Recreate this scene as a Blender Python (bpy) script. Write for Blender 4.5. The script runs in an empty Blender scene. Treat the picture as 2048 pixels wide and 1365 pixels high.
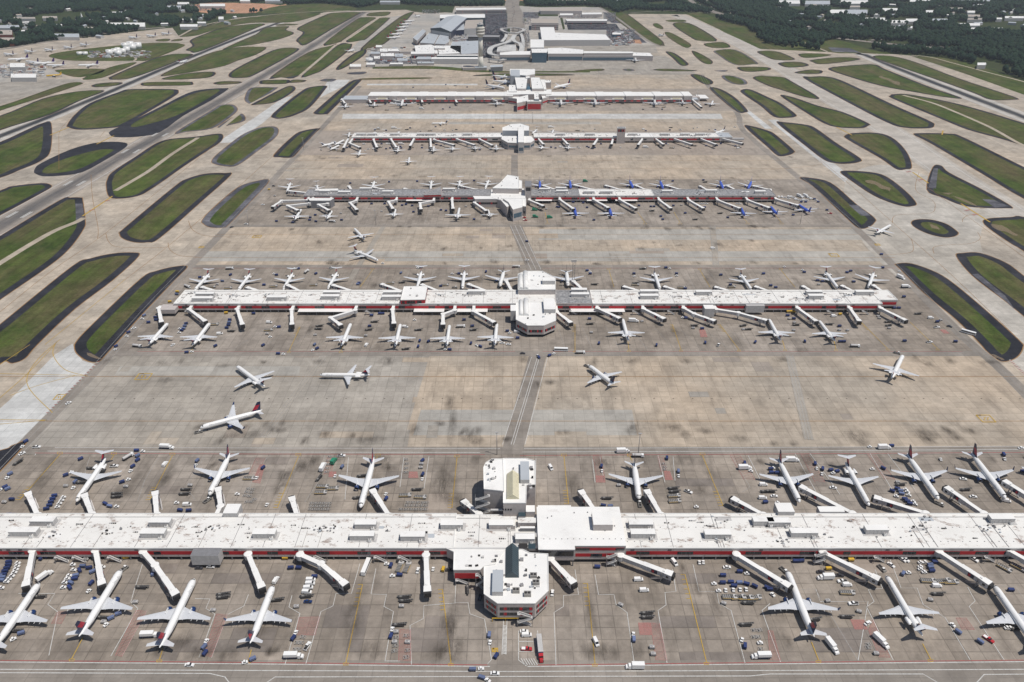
import bpy, math, random, bmesh
from mathutils import Vector, Matrix, geometry
R = math.radians
random.seed(7)
sc = bpy.context.scene
COL = sc.collection
# ---------------------------------------------------------------- camera
F0, H0 = 1550.0, 325.0
PIT = math.atan(850 / F0)
cam_d = bpy.data.cameras.new('camera'); cam = bpy.data.objects.new('camera', cam_d); COL.objects.link(cam)
cam.location = (0, 0, H0); cam.rotation_euler = (math.pi / 2 - PIT, 0, 0)
cam_d.sensor_width = 36; cam_d.lens = F0 / 2048 * 36; cam_d.clip_start = 1; cam_d.clip_end = 60000
sc.camera = cam
# ---------------------------------------------------------------- sky, sun, exposure
SUN = Vector((0.38, -0.17, 1)).normalized()
w = bpy.data.worlds.new("World"); sc.world = w; w.use_nodes = True
nt = w.node_tree; bg = nt.nodes['Background']
sky = nt.nodes.new('ShaderNodeTexSky'); sky.sky_type = 'NISHITA'; sky.sun_disc = False
sky.sun_elevation = math.asin(SUN.z); sky.sun_rotation = math.atan2(SUN.x, SUN.y)
nt.links.new(sky.outputs[0], bg.inputs[0]); bg.inputs[1].default_value = 0.07
sd = bpy.data.lights.new('sun', 'SUN'); sd.energy = 3.75; sd.angle = R(0.53); sd.color = (1, .945, .87)
so = bpy.data.objects.new('sun', sd); COL.objects.link(so); so.location = (0, 0, 900)
so.rotation_euler = SUN.to_track_quat('Z', 'Y').to_euler()
sc.view_settings.view_transform = 'Standard'; sc.view_settings.look = 'None'
sc.cycles.transparent_max_bounces = 32; sc.view_settings.exposure = 0.0; sc.view_settings.gamma = 1
# ---------------------------------------------------------------- survey: photo point <-> ground point
_c, _s = math.cos(PIT), math.sin(PIT)
def G(px, py, z=0.0):
    a = (px - 1024) / F0; b = (py - 682.5) / F0
    dy = _c - b * _s; dz = -_s - b * _c
    t = (z - H0) / dz
    return Vector((a * t, dy * t, z))
def XW(px, Y, z=0.0):
    depth = Y * _c - (z - H0) * _s
    return (px - 1024) / F0 * depth
def PX(x, y, z=0.0):
    depth = y * _c - (z - H0) * _s
    return 1024 + F0 * x / depth, 682.5 - F0 * (y * _s + (z - H0) * _c) / depth
# ---------------------------------------------------------------- materials
MATS = {}
class N:
    def __init__(s, name):
        s.m = bpy.data.materials.new(name); s.m.use_nodes = True; s.t = s.m.node_tree
        s.b = s.t.nodes['Principled BSDF']; MATS[name] = s.m
    def n(s, typ, **k):
        x = s.t.nodes.new(typ)
        for a, v in k.items(): setattr(x, a, v)
        return x
    def l(s, a, b): s.t.links.new(a, b)
    def val(s, sock, v):
        if hasattr(v, 'is_linked') or isinstance(v, bpy.types.NodeSocket): s.l(v, sock)
        else: sock.default_value = v
    def math(s, op, a, b=0.0, clamp=False):
        x = s.n('ShaderNodeMath', operation=op); x.use_clamp = clamp
        s.val(x.inputs[0], a); s.val(x.inputs[1], b); return x.outputs[0]
    def mix(s, f, a, b, mode='MIX'):
        x = s.n('ShaderNodeMix', data_type='RGBA', blend_type=mode)
        s.val(x.inputs[0], f); s.val(x.inputs[6], a); s.val(x.inputs[7], b); return x.outputs[2]
    def pos(s, scale=(1, 1, 1), obj=False):
        g = s.n('ShaderNodeTexCoord').outputs['Object'] if obj else s.n('ShaderNodeNewGeometry').outputs['Position']
        m = s.n('ShaderNodeVectorMath', operation='MULTIPLY'); s.l(g, m.inputs[0]); m.inputs[1].default_value = scale
        return m.outputs[0]
    def noise(s, scale, vec=None, detail=4, rough=.6):
        x = s.n('ShaderNodeTexNoise'); x.inputs['Scale'].default_value = scale
        x.inputs['Detail'].default_value = detail; x.inputs['Roughness'].default_value = rough
        s.l(vec if vec else s.pos(), x.inputs['Vector']); return x.outputs[0]
    def ramp(s, f, lo, hi, a=0.0, b=1.0):
        x = s.n('ShaderNodeMapRange'); x.inputs[1].default_value = lo; x.inputs[2].default_value = hi
        x.inputs[3].default_value = a; x.inputs[4].default_value = b; s.l(f, x.inputs[0]); return x.outputs[0]
    def out(s, colr, rough=.8, spec=.3, metal=0.0):
        s.val(s.b.inputs['Base Color'], colr); s.b.inputs['Roughness'].default_value = rough
        s.b.inputs['Specular IOR Level'].default_value = spec; s.b.inputs['Metallic'].default_value = metal
        return s.m
def c4(c): return (c[0], c[1], c[2], 1)
def plain(name, c, rough=.6, spec=.4, metal=0.0, var=.12, sc_=.6):
    k = N(name)
    f = k.noise(sc_, k.pos())
    g = k.ramp(f, .3, .7, 1 - var, 1 + var)
    hsv = k.n('ShaderNodeHueSaturation'); hsv.inputs['Color'].default_value = c4(c); k.l(g, hsv.inputs['Value'])
    return k.out(hsv.outputs[0], rough, spec, metal)
def concrete(name, c, c2, stain=.5, joint=.78, slab=7.62, var=.1, streak=(.09, .025), th=(.56, .74)):
    k = N(name)
    col = k.mix(k.ramp(k.noise(.006, detail=3), .38, .62), c4(c), c4(c2))
    # one tone per slab
    p = k.pos((1 / slab, 1 / slab, 0)); fl = k.n('ShaderNodeVectorMath', operation='FLOOR'); k.l(p, fl.inputs[0])
    wn = k.n('ShaderNodeTexWhiteNoise'); k.l(fl.outputs[0], wn.inputs['Vector'])
    v = k.ramp(wn.outputs[0], 0, 1, 1 - var * .6, 1 + var * .6)
    p3 = k.pos((1 / 61., 1 / 23., 0)); f3 = k.n('ShaderNodeVectorMath', operation='FLOOR'); k.l(p3, f3.inputs[0])
    w3 = k.n('ShaderNodeTexWhiteNoise'); k.l(f3.outputs[0], w3.inputs['Vector'])
    v = k.math('MULTIPLY', v, k.ramp(w3.outputs[0], 0, 1, 1 - var * .5, 1 + var * .5))
    fine = k.ramp(k.noise(.22, detail=6, rough=.7), .3, .7, 1 - var, 1 + var)
    v = k.math('MULTIPLY', v, fine)
    v = k.math('MULTIPLY', v, k.ramp(k.noise(.035, detail=5, rough=.65), .3, .7, 1 - var * 1.6, 1 + var * 1.3))
    fr = k.n('ShaderNodeVectorMath', operation='FRACTION'); k.l(p, fr.inputs[0])
    sx = k.n('ShaderNodeSeparateXYZ'); k.l(fr.outputs[0], sx.inputs[0])
    j = k.math('MAXIMUM', k.math('LESS_THAN', sx.outputs[0], .06), k.math('LESS_THAN', sx.outputs[1], .075))
    jn = k.ramp(k.noise(.05), .35, .6, .25, 1.0)
    v = k.math('MULTIPLY', v, k.math('SUBTRACT', 1.0, k.math('MULTIPLY', j, k.math('MULTIPLY', jn, 1 - joint))))
    col = k.mix(1.0, col, v, 'MULTIPLY')
    st = k.ramp(k.noise(1.0, k.pos((streak[0], streak[1], 1)), 6, .62), th[0], th[1])
    st2 = k.ramp(k.noise(.35, detail=5), .62, .75)
    s_ = k.math('MULTIPLY', k.math('ADD', st, k.math('MULTIPLY', st2, .35), True), stain)
    col = k.mix(s_, col, (.10, .085, .07, 1))
    return k.out(col, .85, .2)
concrete('taxi', (.425, .365, .295), (.36, .32, .27), .3, .85, var=.15, streak=(.05, .008))
concrete('lane', (.43, .355, .275), (.37, .325, .27), .65, .72, th=(.52, .82), var=.12)
concrete('lane_grey', (.34, .315, .28), (.325, .295, .255), .5, .72, th=(.52, .82), var=.12)
concrete('stand', (.265, .228, .19), (.30, .265, .23), .8, .64, streak=(.07, .018), var=.16, th=(.5, .78))
concrete('stand_dk', (.20, .175, .155), (.23, .20, .175), .6, .7, var=.14)
concrete('stand_far', (.33, .28, .235), (.30, .265, .23), .42, .8)  # far stands made paler, distance haze put into the colour; also used for odd slabs
concrete('slab_grey', (.355, .34, .312), (.375, .355, .32), .35, .8)
concrete('slab_light', (.52, .525, .515), (.46, .455, .44), .2, .8)
concrete('runway', (.46, .435, .40), (.42, .395, .36), .25, .9)
concrete('runway_plain', (.41, .375, .33), (.44, .41, .37), .25, .9, streak=(.04, .006))
concrete('taxi_grey', (.42, .395, .355), (.39, .36, .315), .2, .85, var=.13, streak=(.05, .01))
concrete('road_faint', (.315, .285, .245), (.34, .31, .27), .5, .8)
concrete('runway_grey', (.31, .275, .24), (.35, .31, .27), .35, .9, streak=(.05, .004))
concrete('road', (.235, .212, .187), (.275, .245, .215), .6, .85, streak=(.03, .03), th=(.5, .8))
concrete('lot', (.33, .32, .30), (.40, .37, .33), .3, .95)
concrete('asphalt', (.022, .023, .030), (.032, .032, .040), 0, .9, var=.25)
concrete('asphalt_worn', (.115, .115, .13), (.08, .08, .095), 0, .9, var=.3)
def grass(name, a, b, brown, bs=.5):
    k = N(name)
    col = k.mix(k.ramp(k.noise(.02, detail=6), .35, .65), c4(a), c4(b))
    br = k.ramp(k.noise(1.0, k.pos((.020, .008, 1)), 7, .72), .42, .64)
    col = k.mix(k.math('MULTIPLY', br, bs), col, c4(brown))
    fine = k.math('MULTIPLY', k.ramp(k.noise(.35, detail=6, rough=.8), .3, .7, .66, 1.34), k.ramp(k.noise(.06, detail=5, rough=.7), .3, .7, .72, 1.28))
    mow = k.ramp(k.noise(1.0, k.pos((.16, .006, 1)), 2), .3, .7, .82, 1.18)
    col = k.mix(1.0, col, k.math('MULTIPLY', fine, mow), 'MULTIPLY')
    k.out(col, .95, .1)
grass('grass', (.038, .062, .014), (.075, .100, .024), (.112, .090, .048), .8)
grass('rough', (.030, .046, .017), (.044, .062, .020), (.065, .060, .034))
grass('dirt', (.42, .22, .13), (.48, .28, .18), (.34, .22, .16))
def paint(name, c, keep=.9):
    k = N(name)
    a = k.ramp(k.noise(.8, detail=4, rough=.7), .3, .55, keep * .6, keep)
    k.out(c4(c), .7, .2); k.l(a, k.b.inputs['Alpha'])
paint('p_white', (.62, .62, .60)); paint('p_yellow', (.52, .34, .06)); paint('p_red', (.42, .12, .11), .75)
paint('p_pink', (.50, .22, .20), .55); paint('p_orange', (.36, .19, .06), .7); paint('p_dark', (.10, .075, .06), .7)
paint('bare', (.33, .25, .17), .5); paint('p_faint', (.55, .54, .52), .45)
def smear(name, c, amt, nsc=.25):
    k = N(name)
    uv = k.n('ShaderNodeUVMap').outputs[0]
    sx = k.n('ShaderNodeSeparateXYZ'); k.l(uv, sx.inputs[0])
    dx = k.math('ABSOLUTE', k.math('SUBTRACT', sx.outputs[0], .5)); dy = k.math('ABSOLUTE', k.math('SUBTRACT', sx.outputs[1], .5))
    d = k.math('SQRT', k.math('ADD', k.math('MULTIPLY', dx, dx), k.math('MULTIPLY', dy, dy)))
    f = k.ramp(d, .5, .05)
    nz = k.ramp(k.noise(1.0, k.pos((.22, .07, 1)), 6, .7), .34, .74)
    k.out(c4(c), .8, .2); k.l(k.math('MULTIPLY', k.math('MULTIPLY', f, nz), amt, True), k.b.inputs['Alpha'])
smear('oil', (.075, .062, .050), .75, .12)
def rubber(name, c, amt):
    k = N(name)
    uv = k.n('ShaderNodeUVMap').outputs[0]
    sx = k.n('ShaderNodeSeparateXYZ'); k.l(uv, sx.inputs[0])
    dx = k.math('ABSOLUTE', k.math('SUBTRACT', sx.outputs[0], .5))
    f = k.ramp(dx, .5, .15)
    nz = k.ramp(k.noise(1.0, k.pos((.12, .01, 1)), 5), .25, .6, .55, 1)
    k.out(c4(c), .8, .2); k.l(k.math('MULTIPLY', k.math('MULTIPLY', f, nz), amt, True), k.b.inputs['Alpha'])
rubber('rubber', (.04, .042, .048), .95); rubber('rubber_soft', (.12, .12, .125), .6)
# building materials
def roofm(name, c, dirt, amt, sc_=.12, th=(.64, .74)):
    k = N(name)
    d = k.ramp(k.noise(sc_, k.pos((1, 1.5, 1)), 7, .75), th[0], th[1])
    d = k.math('MULTIPLY', d, amt)
    g = k.ramp(k.noise(.05, detail=3), .3, .7, .93, 1.03)
    col = k.mix(d, c4(c), c4(dirt)); col = k.mix(1.0, col, g, 'MULTIPLY')
    k.out(col, .6, .3)
roofm('roof_white', (.74, .73, .70), (.22, .145, .11), .9, .11, (.535, .66))
roofm('roof_clean', (.78, .775, .755), (.42, .38, .35), .4, .1, (.56, .7))
roofm('roof_gravel', (.20, .20, .205), (.42, .42, .42), .9, .35, (.45, .6))
roofm('roof_grey', (.42, .45, .48), (.25, .25, .26), .5)
roofm('roof_tan', (.42, .37, .32), (.25, .22, .2), .5)
plain('facade', (.46, .42, .40), .7, .3, var=.1)
plain('facade_dk', (.20, .20, .21), .7, .3)
plain('red', (.46, .022, .03), .5, .3, var=.2, sc_=.15)
plain('glass', (.022, .024, .028), .15, .7, var=.3)
plain('glass_blue', (.06, .12, .17), .15, .7, var=.3)
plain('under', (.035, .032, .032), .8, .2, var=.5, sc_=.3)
plain('unit', (.47, .46, .45), .6, .3, .0)
plain('bridge_side', (.50, .49, .49), .5, .3)
plain('steel', (.34, .33, .33), .5, .4, .4)
plain('teal_dk', (.035, .06, .075), .35, .5)
plain('cream', (.62, .58, .42), .5, .3)
plain('brick', (.28, .09, .06), .8, .2)
plain('tower', (.62, .60, .54), .7, .3, var=.05)
# aircraft / vehicles
plain('white', (.80, .80, .79), .3, .5, var=.03)
plain('wing', (.56, .575, .60), .35, .5, var=.05)
plain('navy', (.012, .035, .12), .3, .5)
plain('navy_dk', (.012, .018, .05), .35, .5)
plain('tail_red', (.42, .012, .03), .35, .5)
plain('swblue', (.05, .11, .52), .3, .5)
plain('orange', (.65, .16, .03), .4, .4)
plain('purple', (.05, .02, .13), .4, .4)
plain('tyre', (.02, .02, .02), .8, .2)
plain('cartblue', (.025, .042, .135), .6, .3, var=.35, sc_=.1)
plain('cartlite', (.12, .155, .27), .6, .3, var=.3, sc_=.1)
plain('black', (.03, .028, .028), .6, .3)
plain('vred', (.45, .03, .04), .4, .4)
plain('vgreen', (.03, .22, .13), .5, .4)
plain('yellow', (.6, .38, .04), .5, .4)
plain('greymetal', (.30, .29, .27), .5, .4, .3)
plain('trunk', (.10, .07, .05), .9, .1)
CARCOL = []
for i, c in enumerate([(.65, .65, .64), (.3, .3, .32), (.05, .05, .06), (.35, .05, .05), (.06, .09, .2), (.45, .44, .42)]):
    plain('paint%d' % i, c, .3, .5); CARCOL.append('paint%d' % i)
def leaf(name, a, b):
    k = N(name)
    col = k.mix(k.ramp(k.noise(.03, detail=5, rough=.7), .35, .65), c4(a), c4(b))
    col = k.mix(1.0, col, k.ramp(k.noise(.25, detail=4), .3, .7, .7, 1.35), 'MULTIPLY')
    k.out(col, .9, .1)
leaf('forest', (.008, .021, .014), (.020, .040, .020))
# ---------------------------------------------------------------- mesh builder
class MB:
    def __init__(s): s.v = []; s.f = []; s.mi = []; s.mats = []; s.sm = []; s.uv = None
    def _m(s, m):
        if m not in s.mats: s.mats.append(m)
        return s.mats.index(m)
    def add(s, verts, faces, m, smooth=False):
        o = len(s.v); s.v += [tuple(v) for v in verts]; k = s._m(m)
        for f in faces: s.f.append([i + o for i in f]); s.mi.append(k); s.sm.append(smooth)
    def box(s, x0, x1, y0, y1, z0, z1, m, rot=0, piv=None):
        vs = [(x, y, z) for z in (z0, z1) for x, y in ((x0, y0), (x1, y0), (x1, y1), (x0, y1))]
        if rot:
            cx, cy = piv if piv else ((x0 + x1) / 2, (y0 + y1) / 2); c, q = math.cos(rot), math.sin(rot)
            vs = [(cx + (x - cx) * c - (y - cy) * q, cy + (x - cx) * q + (y - cy) * c, z) for x, y, z in vs]
        s.add(vs, [(3, 2, 1, 0), (4, 5, 6, 7), (0, 1, 5, 4), (1, 2, 6, 5), (2, 3, 7, 6), (3, 0, 4, 7)], m)
    def hexa(s, vs, m): s.add(vs, [(3, 2, 1, 0), (4, 5, 6, 7), (0, 1, 5, 4), (1, 2, 6, 5), (2, 3, 7, 6), (3, 0, 4, 7)], m)
    def beam(s, a, b, wd, h, m, wd2=None, h2=None):
        a, b = Vector(a), Vector(b); d = (b - a); d.normalize(); r = d.cross(Vector((0, 0, 1)))
        if r.length < 1e-3: r = Vector((1, 0, 0))
        r.normalize(); u = r.cross(d); wd2 = wd2 or wd; h2 = h2 or h
        q = lambda p, W, H_: [p - r * W / 2 - u * H_ / 2, p + r * W / 2 - u * H_ / 2, p + r * W / 2 + u * H_ / 2, p - r * W / 2 + u * H_ / 2]
        s.add(q(a, wd, h) + q(b, wd2, h2), [(0, 1, 2, 3), (7, 6, 5, 4), (0, 4, 5, 1), (1, 5, 6, 2), (2, 6, 7, 3), (3, 7, 4, 0)], m)
    def prism(s, poly, z0, z1, m, mtop=None):
        a = sum(poly[i][0] * poly[(i + 1) % len(poly)][1] - poly[(i + 1) % len(poly)][0] * poly[i][1] for i in range(len(poly)))
        if a < 0: poly = poly[::-1]
        n = len(poly); vs = [(p[0], p[1], z0) for p in poly] + [(p[0], p[1], z1) for p in poly]
        s.add(vs, [(i, (i + 1) % n, n + (i + 1) % n, n + i) for i in range(n)], m)
        s.add([(p[0], p[1], z1) for p in poly], [list(range(n))], mtop or m)
    def loft(s, rings, m, smooth=True, cap=True):
        n = len(rings[0]); o = len(s.v); k = s._m(m)
        for r in rings: s.v += [tuple(p) for p in r]
        for i in range(len(rings) - 1):
            for j in range(n):
                a = o + i * n + j; b = o + i * n + (j + 1) % n
                s.f.append([a, b, b + n, a + n]); s.mi.append(k); s.sm.append(smooth)
        if cap:
            s.f.append([o + j for j in range(n)][::-1]); s.mi.append(k); s.sm.append(False)
            e = o + (len(rings) - 1) * n; s.f.append([e + j for j in range(n)]); s.mi.append(k); s.sm.append(False)
    def cyl(s, a, b, r0, r1, m, n=10, smooth=True, cap=True):
        a, b = Vector(a), Vector(b); d = (b - a).normalized(); x = d.orthogonal().normalized(); y = d.cross(x)
        ring = lambda p, r: [p + (x * math.cos(t) + y * math.sin(t)) * r for t in [2 * math.pi * i / n for i in range(n)]]
        s.loft([ring(a, r0), ring(b, r1)], m, smooth, cap)
    def build(s, name, parent=None):
        me = bpy.data.meshes.new(name); me.from_pydata(s.v, [], s.f)
        for m in s.mats: me.materials.append(MATS[m])
        me.polygons.foreach_set('material_index', s.mi); me.polygons.foreach_set('use_smooth', s.sm)
        if s.uv:
            l = me.uv_layers.new(name='UVMap'); l.data.foreach_set('uv', s.uv)
        me.update()
        o = bpy.data.objects.new(name, me); COL.objects.link(o)
        if parent: o.parent = parent
        return o
def empty(name, loc=(0, 0, 0), rz=0):
    o = bpy.data.objects.new(name, None); COL.objects.link(o); o.location = loc; o.rotation_euler = (0, 0, rz)
    o.empty_display_size = .5; return o
def tag(o, label, cat, group=None):
    o['label'] = label; o['category'] = cat
    if group: o['group'] = group
    return o
def struct(o, kind='structure'): o['kind'] = kind; return o
def copy_tree(o, parent=None):
    c = o.copy(); COL.objects.link(c)
    if parent: c.parent = parent
    for ch in o.children: copy_tree(ch, c)
    return c
# ---------------------------------------------------------------- ground sheets
def smooth(poly, n=4, closed=True):
    out = []; L = len(poly)
    for i in range(L if closed else L - 1):
        if closed: p0, p1, p2, p3 = poly[i - 1], poly[i], poly[(i + 1) % L], poly[(i + 2) % L]
        else: p0, p1, p2, p3 = poly[max(i - 1, 0)], poly[i], poly[i + 1], poly[min(i + 2, L - 1)]
        for k in range(n):
            t = k / n
            out.append(tuple(.5 * (2 * p1[a] + (p2[a] - p0[a]) * t + (2 * p0[a] - 5 * p1[a] + 4 * p2[a] - p3[a]) * t * t + (3 * p1[a] - p0[a] - 3 * p2[a] + p3[a]) * t ** 3) for a in (0, 1)))
    if not closed: out.append(tuple(poly[-1][:2]))
    return out
def W(pts): return [G(x, y)[:2] for x, y in pts]
def sheet(mb, poly, z, m):
    a = sum(poly[i][0] * poly[(i + 1) % len(poly)][1] - poly[(i + 1) % len(poly)][0] * poly[i][1] for i in range(len(poly)))
    if a < 0: poly = poly[::-1]
    tr = geometry.tessellate_polygon([[Vector((p[0], p[1], 0)) for p in poly]])
    fs = []
    for t in tr:
        a, b, c = [poly[i] for i in t]
        ar = (b[0] - a[0]) * (c[1] - a[1]) - (c[0] - a[0]) * (b[1] - a[1])
        fs.append(t if ar > 0 else t[::-1])
    mb.add([(p[0], p[1], z) for p in poly], fs, m)
def inset(poly, d):
    a = sum(poly[i][0] * poly[(i + 1) % len(poly)][1] - poly[(i + 1) % len(poly)][0] * poly[i][1] for i in range(len(poly)))
    if a < 0: poly = poly[::-1]
    n = len(poly); out = []
    for i in range(n):
        p, q, r = Vector(poly[i - 1][:2]), Vector(poly[i][:2]), Vector(poly[(i + 1) % n][:2])
        t = (r - p)
        if t.length < 1e-6: continue
        t.normalize(); nn = Vector((-t.y, t.x)); out.append(q + nn * d)
    if d <= 0: return [tuple(p) for p in out]
    # drop points that came too close to the outline (narrow ends)
    res = []
    for p in out:
        md = 1e9
        for i in range(n):
            A, B = Vector(poly[i][:2]), Vector(poly[(i + 1) % n][:2]); ab = B - A
            l2 = ab.length_squared
            t = 0 if l2 == 0 else max(0, min(1, (p - A).dot(ab) / l2))
            md = min(md, (p - A - ab * t).length)
        ins = False; j = n - 1
        for i in range(n):
            yi, yj = poly[i][1], poly[j][1]
            if (yi > p.y) != (yj > p.y) and p.x < (poly[j][0] - poly[i][0]) * (p.y - yi) / (yj - yi) + poly[i][0]: ins = not ins
            j = i
        if ins and md > d * .8: res.append(tuple(p))
    return res
def strip(mb, pts, wd, z, m, uvlist=None):
    n = len(pts); L = []; Rr = []
    for i in range(n):
        a = Vector(pts[max(i - 1, 0)][:2]); b = Vector(pts[min(i + 1, n - 1)][:2]); t = (b - a)
        if t.length < 1e-6: t = Vector((1, 0))
        t.normalize(); nn = Vector((-t.y, t.x)); p = Vector(pts[i][:2]); wi = wd[i] if isinstance(wd, (list, tuple)) else wd
        L.append((p + nn * wi / 2)); Rr.append((p - nn * wi / 2))
    vs = [(q.x, q.y, z) for q in L] + [(q.x, q.y, z) for q in Rr]
    mb.add(vs, [(n + i, n + i + 1, i + 1, i) for i in range(n - 1)], m)
    if uvlist is not None:
        for i in range(n - 1): uvlist += [0, i, 0, i + 1, 1, i + 1, 1, i]
# base ground reaching the horizon
mb = MB(); sheet(mb, [(-30000, -2000), (30000, -2000), (30000, 40000), (-30000, 40000)], -.35, 'rough'); struct(mb.build('ground'))
# airfield concrete
AF = [(-420, 190), (0, 97), (100, 83), (200, 72), (320, 58), (345, 56), (357, 72), (380, 66), (437, 45), (475, 36), (540, 30), (640, 27), (665, 22), (720, 22), (812, 20), (829, 24),
      (860, 27), (905, 24), (910, 13), (1016, 12), (1046, 12), (1050, 24), (1078, 15), (1170, 14), (1214, 22), (1230, 32), (1290, 70), (1322, 92), (1330, 92), (1325, 82), (1290, 56), (1256, 29), (1262, 28), (1372, 29), (1400, 36), (1470, 70), (1500, 87),
      (1505, 97), (1536, 99), (1690, 106), (1790, 109), (1835, 113), (1911, 131), (1986, 153), (2048, 178), (2500, 330)]
af = W(AF); af = [(-900, 100)] + [(-1400, af[0][1])] + af + [(1400, af[-1][1]), (1000, 100)]
mb = MB(); sheet(mb, af, 0, 'taxi'); struct(mb.build('taxiway'))
# ---------------------------------------------------------------- pavement areas (each its own sheet height)
ZP = [0.01]
def zone(name, polypx, m, sm=0):
    p = W(polypx)
    if sm: p = smooth(p, 3)
    mb = MB(); sheet(mb, p, ZP[0], m); ZP[0] += .0009; return struct(mb.build(name))
def zoneW(name, poly, m):
    mb = MB(); sheet(mb, poly, ZP[0], m); ZP[0] += .0009; return struct(mb.build(name))
def roadx(y): return G(1024, y).y
# the apron between the two perimeter roads, lanes first, then the stands round each concourse
LR = [(720, 172), (672, 226), (594, 310), (457, 453), (322, 592), (250, 673), (180, 752), (52, 884), (-60, 1005), (-330, 1330), (-400, 1500)]
RR = [(1404, 150), (1419, 176), (1474, 225), (1487, 262), (1598, 356), (1711, 456), (1796, 541), (1926, 673), (1990, 728), (2055, 792), (2230, 975), (2500, 1300), (2600, 1500)]
zone('apron', LR + RR[::-1] + [(1400, 146), (1180, 143), (900, 141), (745, 140)], 'lane')
def band(name, y0, y1, m, l=None, r=None):
    def edge(tab, y):
        for (xa, ya), (xb, yb) in zip(tab, tab[1:]):
            if ya <= y <= yb:
                A, B, Yg = G(xa, ya), G(xb, yb), G(1024, y).y
                t = (Yg - A.y) / (B.y - A.y); return (A.x + (B.x - A.x) * t, Yg)
    a0 = G(l[0], y0)[:2] if l else edge(LR, y0); a1 = G(l[1], y1)[:2] if l else edge(LR, y1)
    b0 = G(r[0], y0)[:2] if r else edge(RR, y0); b1 = G(r[1], y1)[:2] if r else edge(RR, y1)
    zoneW(name, [a1, b1, b0, a0], m)
band('apron', 710, 905, 'lane_grey', None, (860, 800))
band('apron', 895, 1480, 'stand'); band('apron', 531, 709, 'stand'); band('apron', 359, 449, 'stand')
band('apron', 262, 311, 'stand_far'); band('apron', 178, 222, 'stand_far')
band('apron', 503, 523, 'slab_grey', (402, 385), (1758, 1782)); band('apron', 459, 480, 'slab_grey', (1079, 1077), None)
band('apron', 820, 871, 'slab_grey', (842, 826), (1264, 1274)); band('apron', 860, 895, 'lane_grey', (250, 215), (820, 815))
band('apron', 228, 238, 'slab_light', (686, 684), (1441, 1446)); band('apron', 244, 249, 'slab_grey', (900, 895), (1200, 1203))
band('apron', 168, 171, 'slab_light', (735, 733), (955, 955)); band('apron', 733, 750, 'slab_grey', (240, 230), (600, 598))
random.seed(5)
for yb0, yb1, n in ((712, 893, 26), (451, 530, 16), (315, 356, 10), (915, 1010, 16), (1130, 1345, 30)):
    for i in range(n):
        y = random.uniform(yb0, yb1); x = random.uniform(250 if yb0 > 600 else 520, 1850 if yb0 > 600 else 1550)
        g = G(x, y); sx_, sy_ = random.choice([1, 2, 3, 5]) * 7.62, random.choice([1, 1, 2]) * 7.62
        gx, gy = math.floor(g.x / 7.62) * 7.62, math.floor(g.y / 7.62) * 7.62
        if PX(gx, gy)[1] > 1340 and yb0 > 1000: continue
        zoneW('apron', [(gx, gy), (gx + sx_, gy), (gx + sx_, gy + sy_), (gx, gy + sy_)], random.choice(['lane', 'lane_grey', 'lane', 'stand_far'] if yb0 < 900 else ['stand', 'stand_dk', 'stand_far', 'stand_dk']))
for p in ([(145, 688), (150, 700), (165, 722), (198, 732), (178, 755), (52, 888), (-80, 935), (-100, 905), (20, 800), (110, 710)],
          [(440, 282), (512, 234), (562, 199), (588, 190), (560, 215), (547, 228), (525, 247), (470, 285), (432, 287)],
          [(1713, 458), (1753, 441), (1813, 491), (1761, 491)], [(1536, 240), (1555, 240), (1700, 352), (1845, 480), (1900, 560), (1850, 500), (1690, 365)],
          [(1472, 206), (1484, 210), (1545, 258), (1530, 258)], [(656, 160), (700, 160), (690, 172), (660, 186), (640, 196)]):
    zone('taxiway', p, 'slab_light')
zone('taxiway', [(1700, 350), (1690, 400), (1740, 436), (1716, 470), (1800, 560), (1900, 602), (2048, 745), (2300, 980), (2300, 760), (2048, 553), (1965, 505), (1975, 440), (2048, 424), (1960, 400), (1835, 345), (1760, 330)], 'taxi_grey', 1)
# terminal ground, car parks, cargo and outer aprons, red earth, fields
zone('parking_lot', [(770, 36), (815, 30), (905, 26), (912, 14), (1015, 13), (1046, 13), (1078, 15), (1200, 15), (1225, 30), (1290, 72), (1316, 91), (1020, 92), (1010, 138), (950, 140), (880, 137), (740, 136), (735, 110), (700, 100)], 'lot')
zone('apron', [(1006, 117), (1330, 112), (1395, 150), (1180, 150), (1000, 146)], 'lane_grey')
zone('apron', [(1024, 91), (1310, 91), (1316, 106), (1024, 106)], 'lane_grey')
zone('parking_lot', [(968, 27), (1018, 27), (1016, 70), (1000, 110), (962, 118)], 'asphalt')
zone('parking_lot', [(1046, 25), (1078, 25), (1078, 36), (1048, 36)], 'asphalt_worn'); zone('parking_lot', [(1213, 60), (1262, 60), (1294, 86), (1226, 88)], 'asphalt_worn'); zone('parking_lot', [(1086, 82), (1222, 82), (1226, 90), (1088, 90)], 'asphalt_worn'); zone('parking_lot', [(735, 119), (870, 120), (955, 122), (955, 129), (735, 128)], 'asphalt_worn'); zone('parking_lot', [(1205, 24), (1226, 30), (1250, 48), (1222, 46)], 'asphalt_worn')
zone('grass', [(1040, 38), (1052, 38), (1052, 43), (1040, 43)], 'grass'); zone('grass', [(1070, 26), (1116, 27), (1116, 33), (1070, 33)], 'rough'); zone('grass', [(1236, 58), (1262, 72), (1284, 90), (1262, 76), (1246, 68)], 'grass'); zone('grass', [(1120, 36), (1125, 36), (1130, 58), (1126, 60)], 'rough'); zone('dirt', [(1262, 80), (1280, 80), (1284, 88), (1266, 87)], 'dirt'); zone('grass', [(1012, 14), (1020, 14), (1020, 70), (1014, 60)], 'rough')
zone('parking_lot', [(1133, 48), (1232, 48), (1240, 60), (1136, 60)], 'asphalt')
zone('apron', [(-200, 178), (0, 163), (60, 160), (160, 158), (170, 165), (80, 186), (0, 208), (-200, 262)], 'lane_grey')
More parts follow.
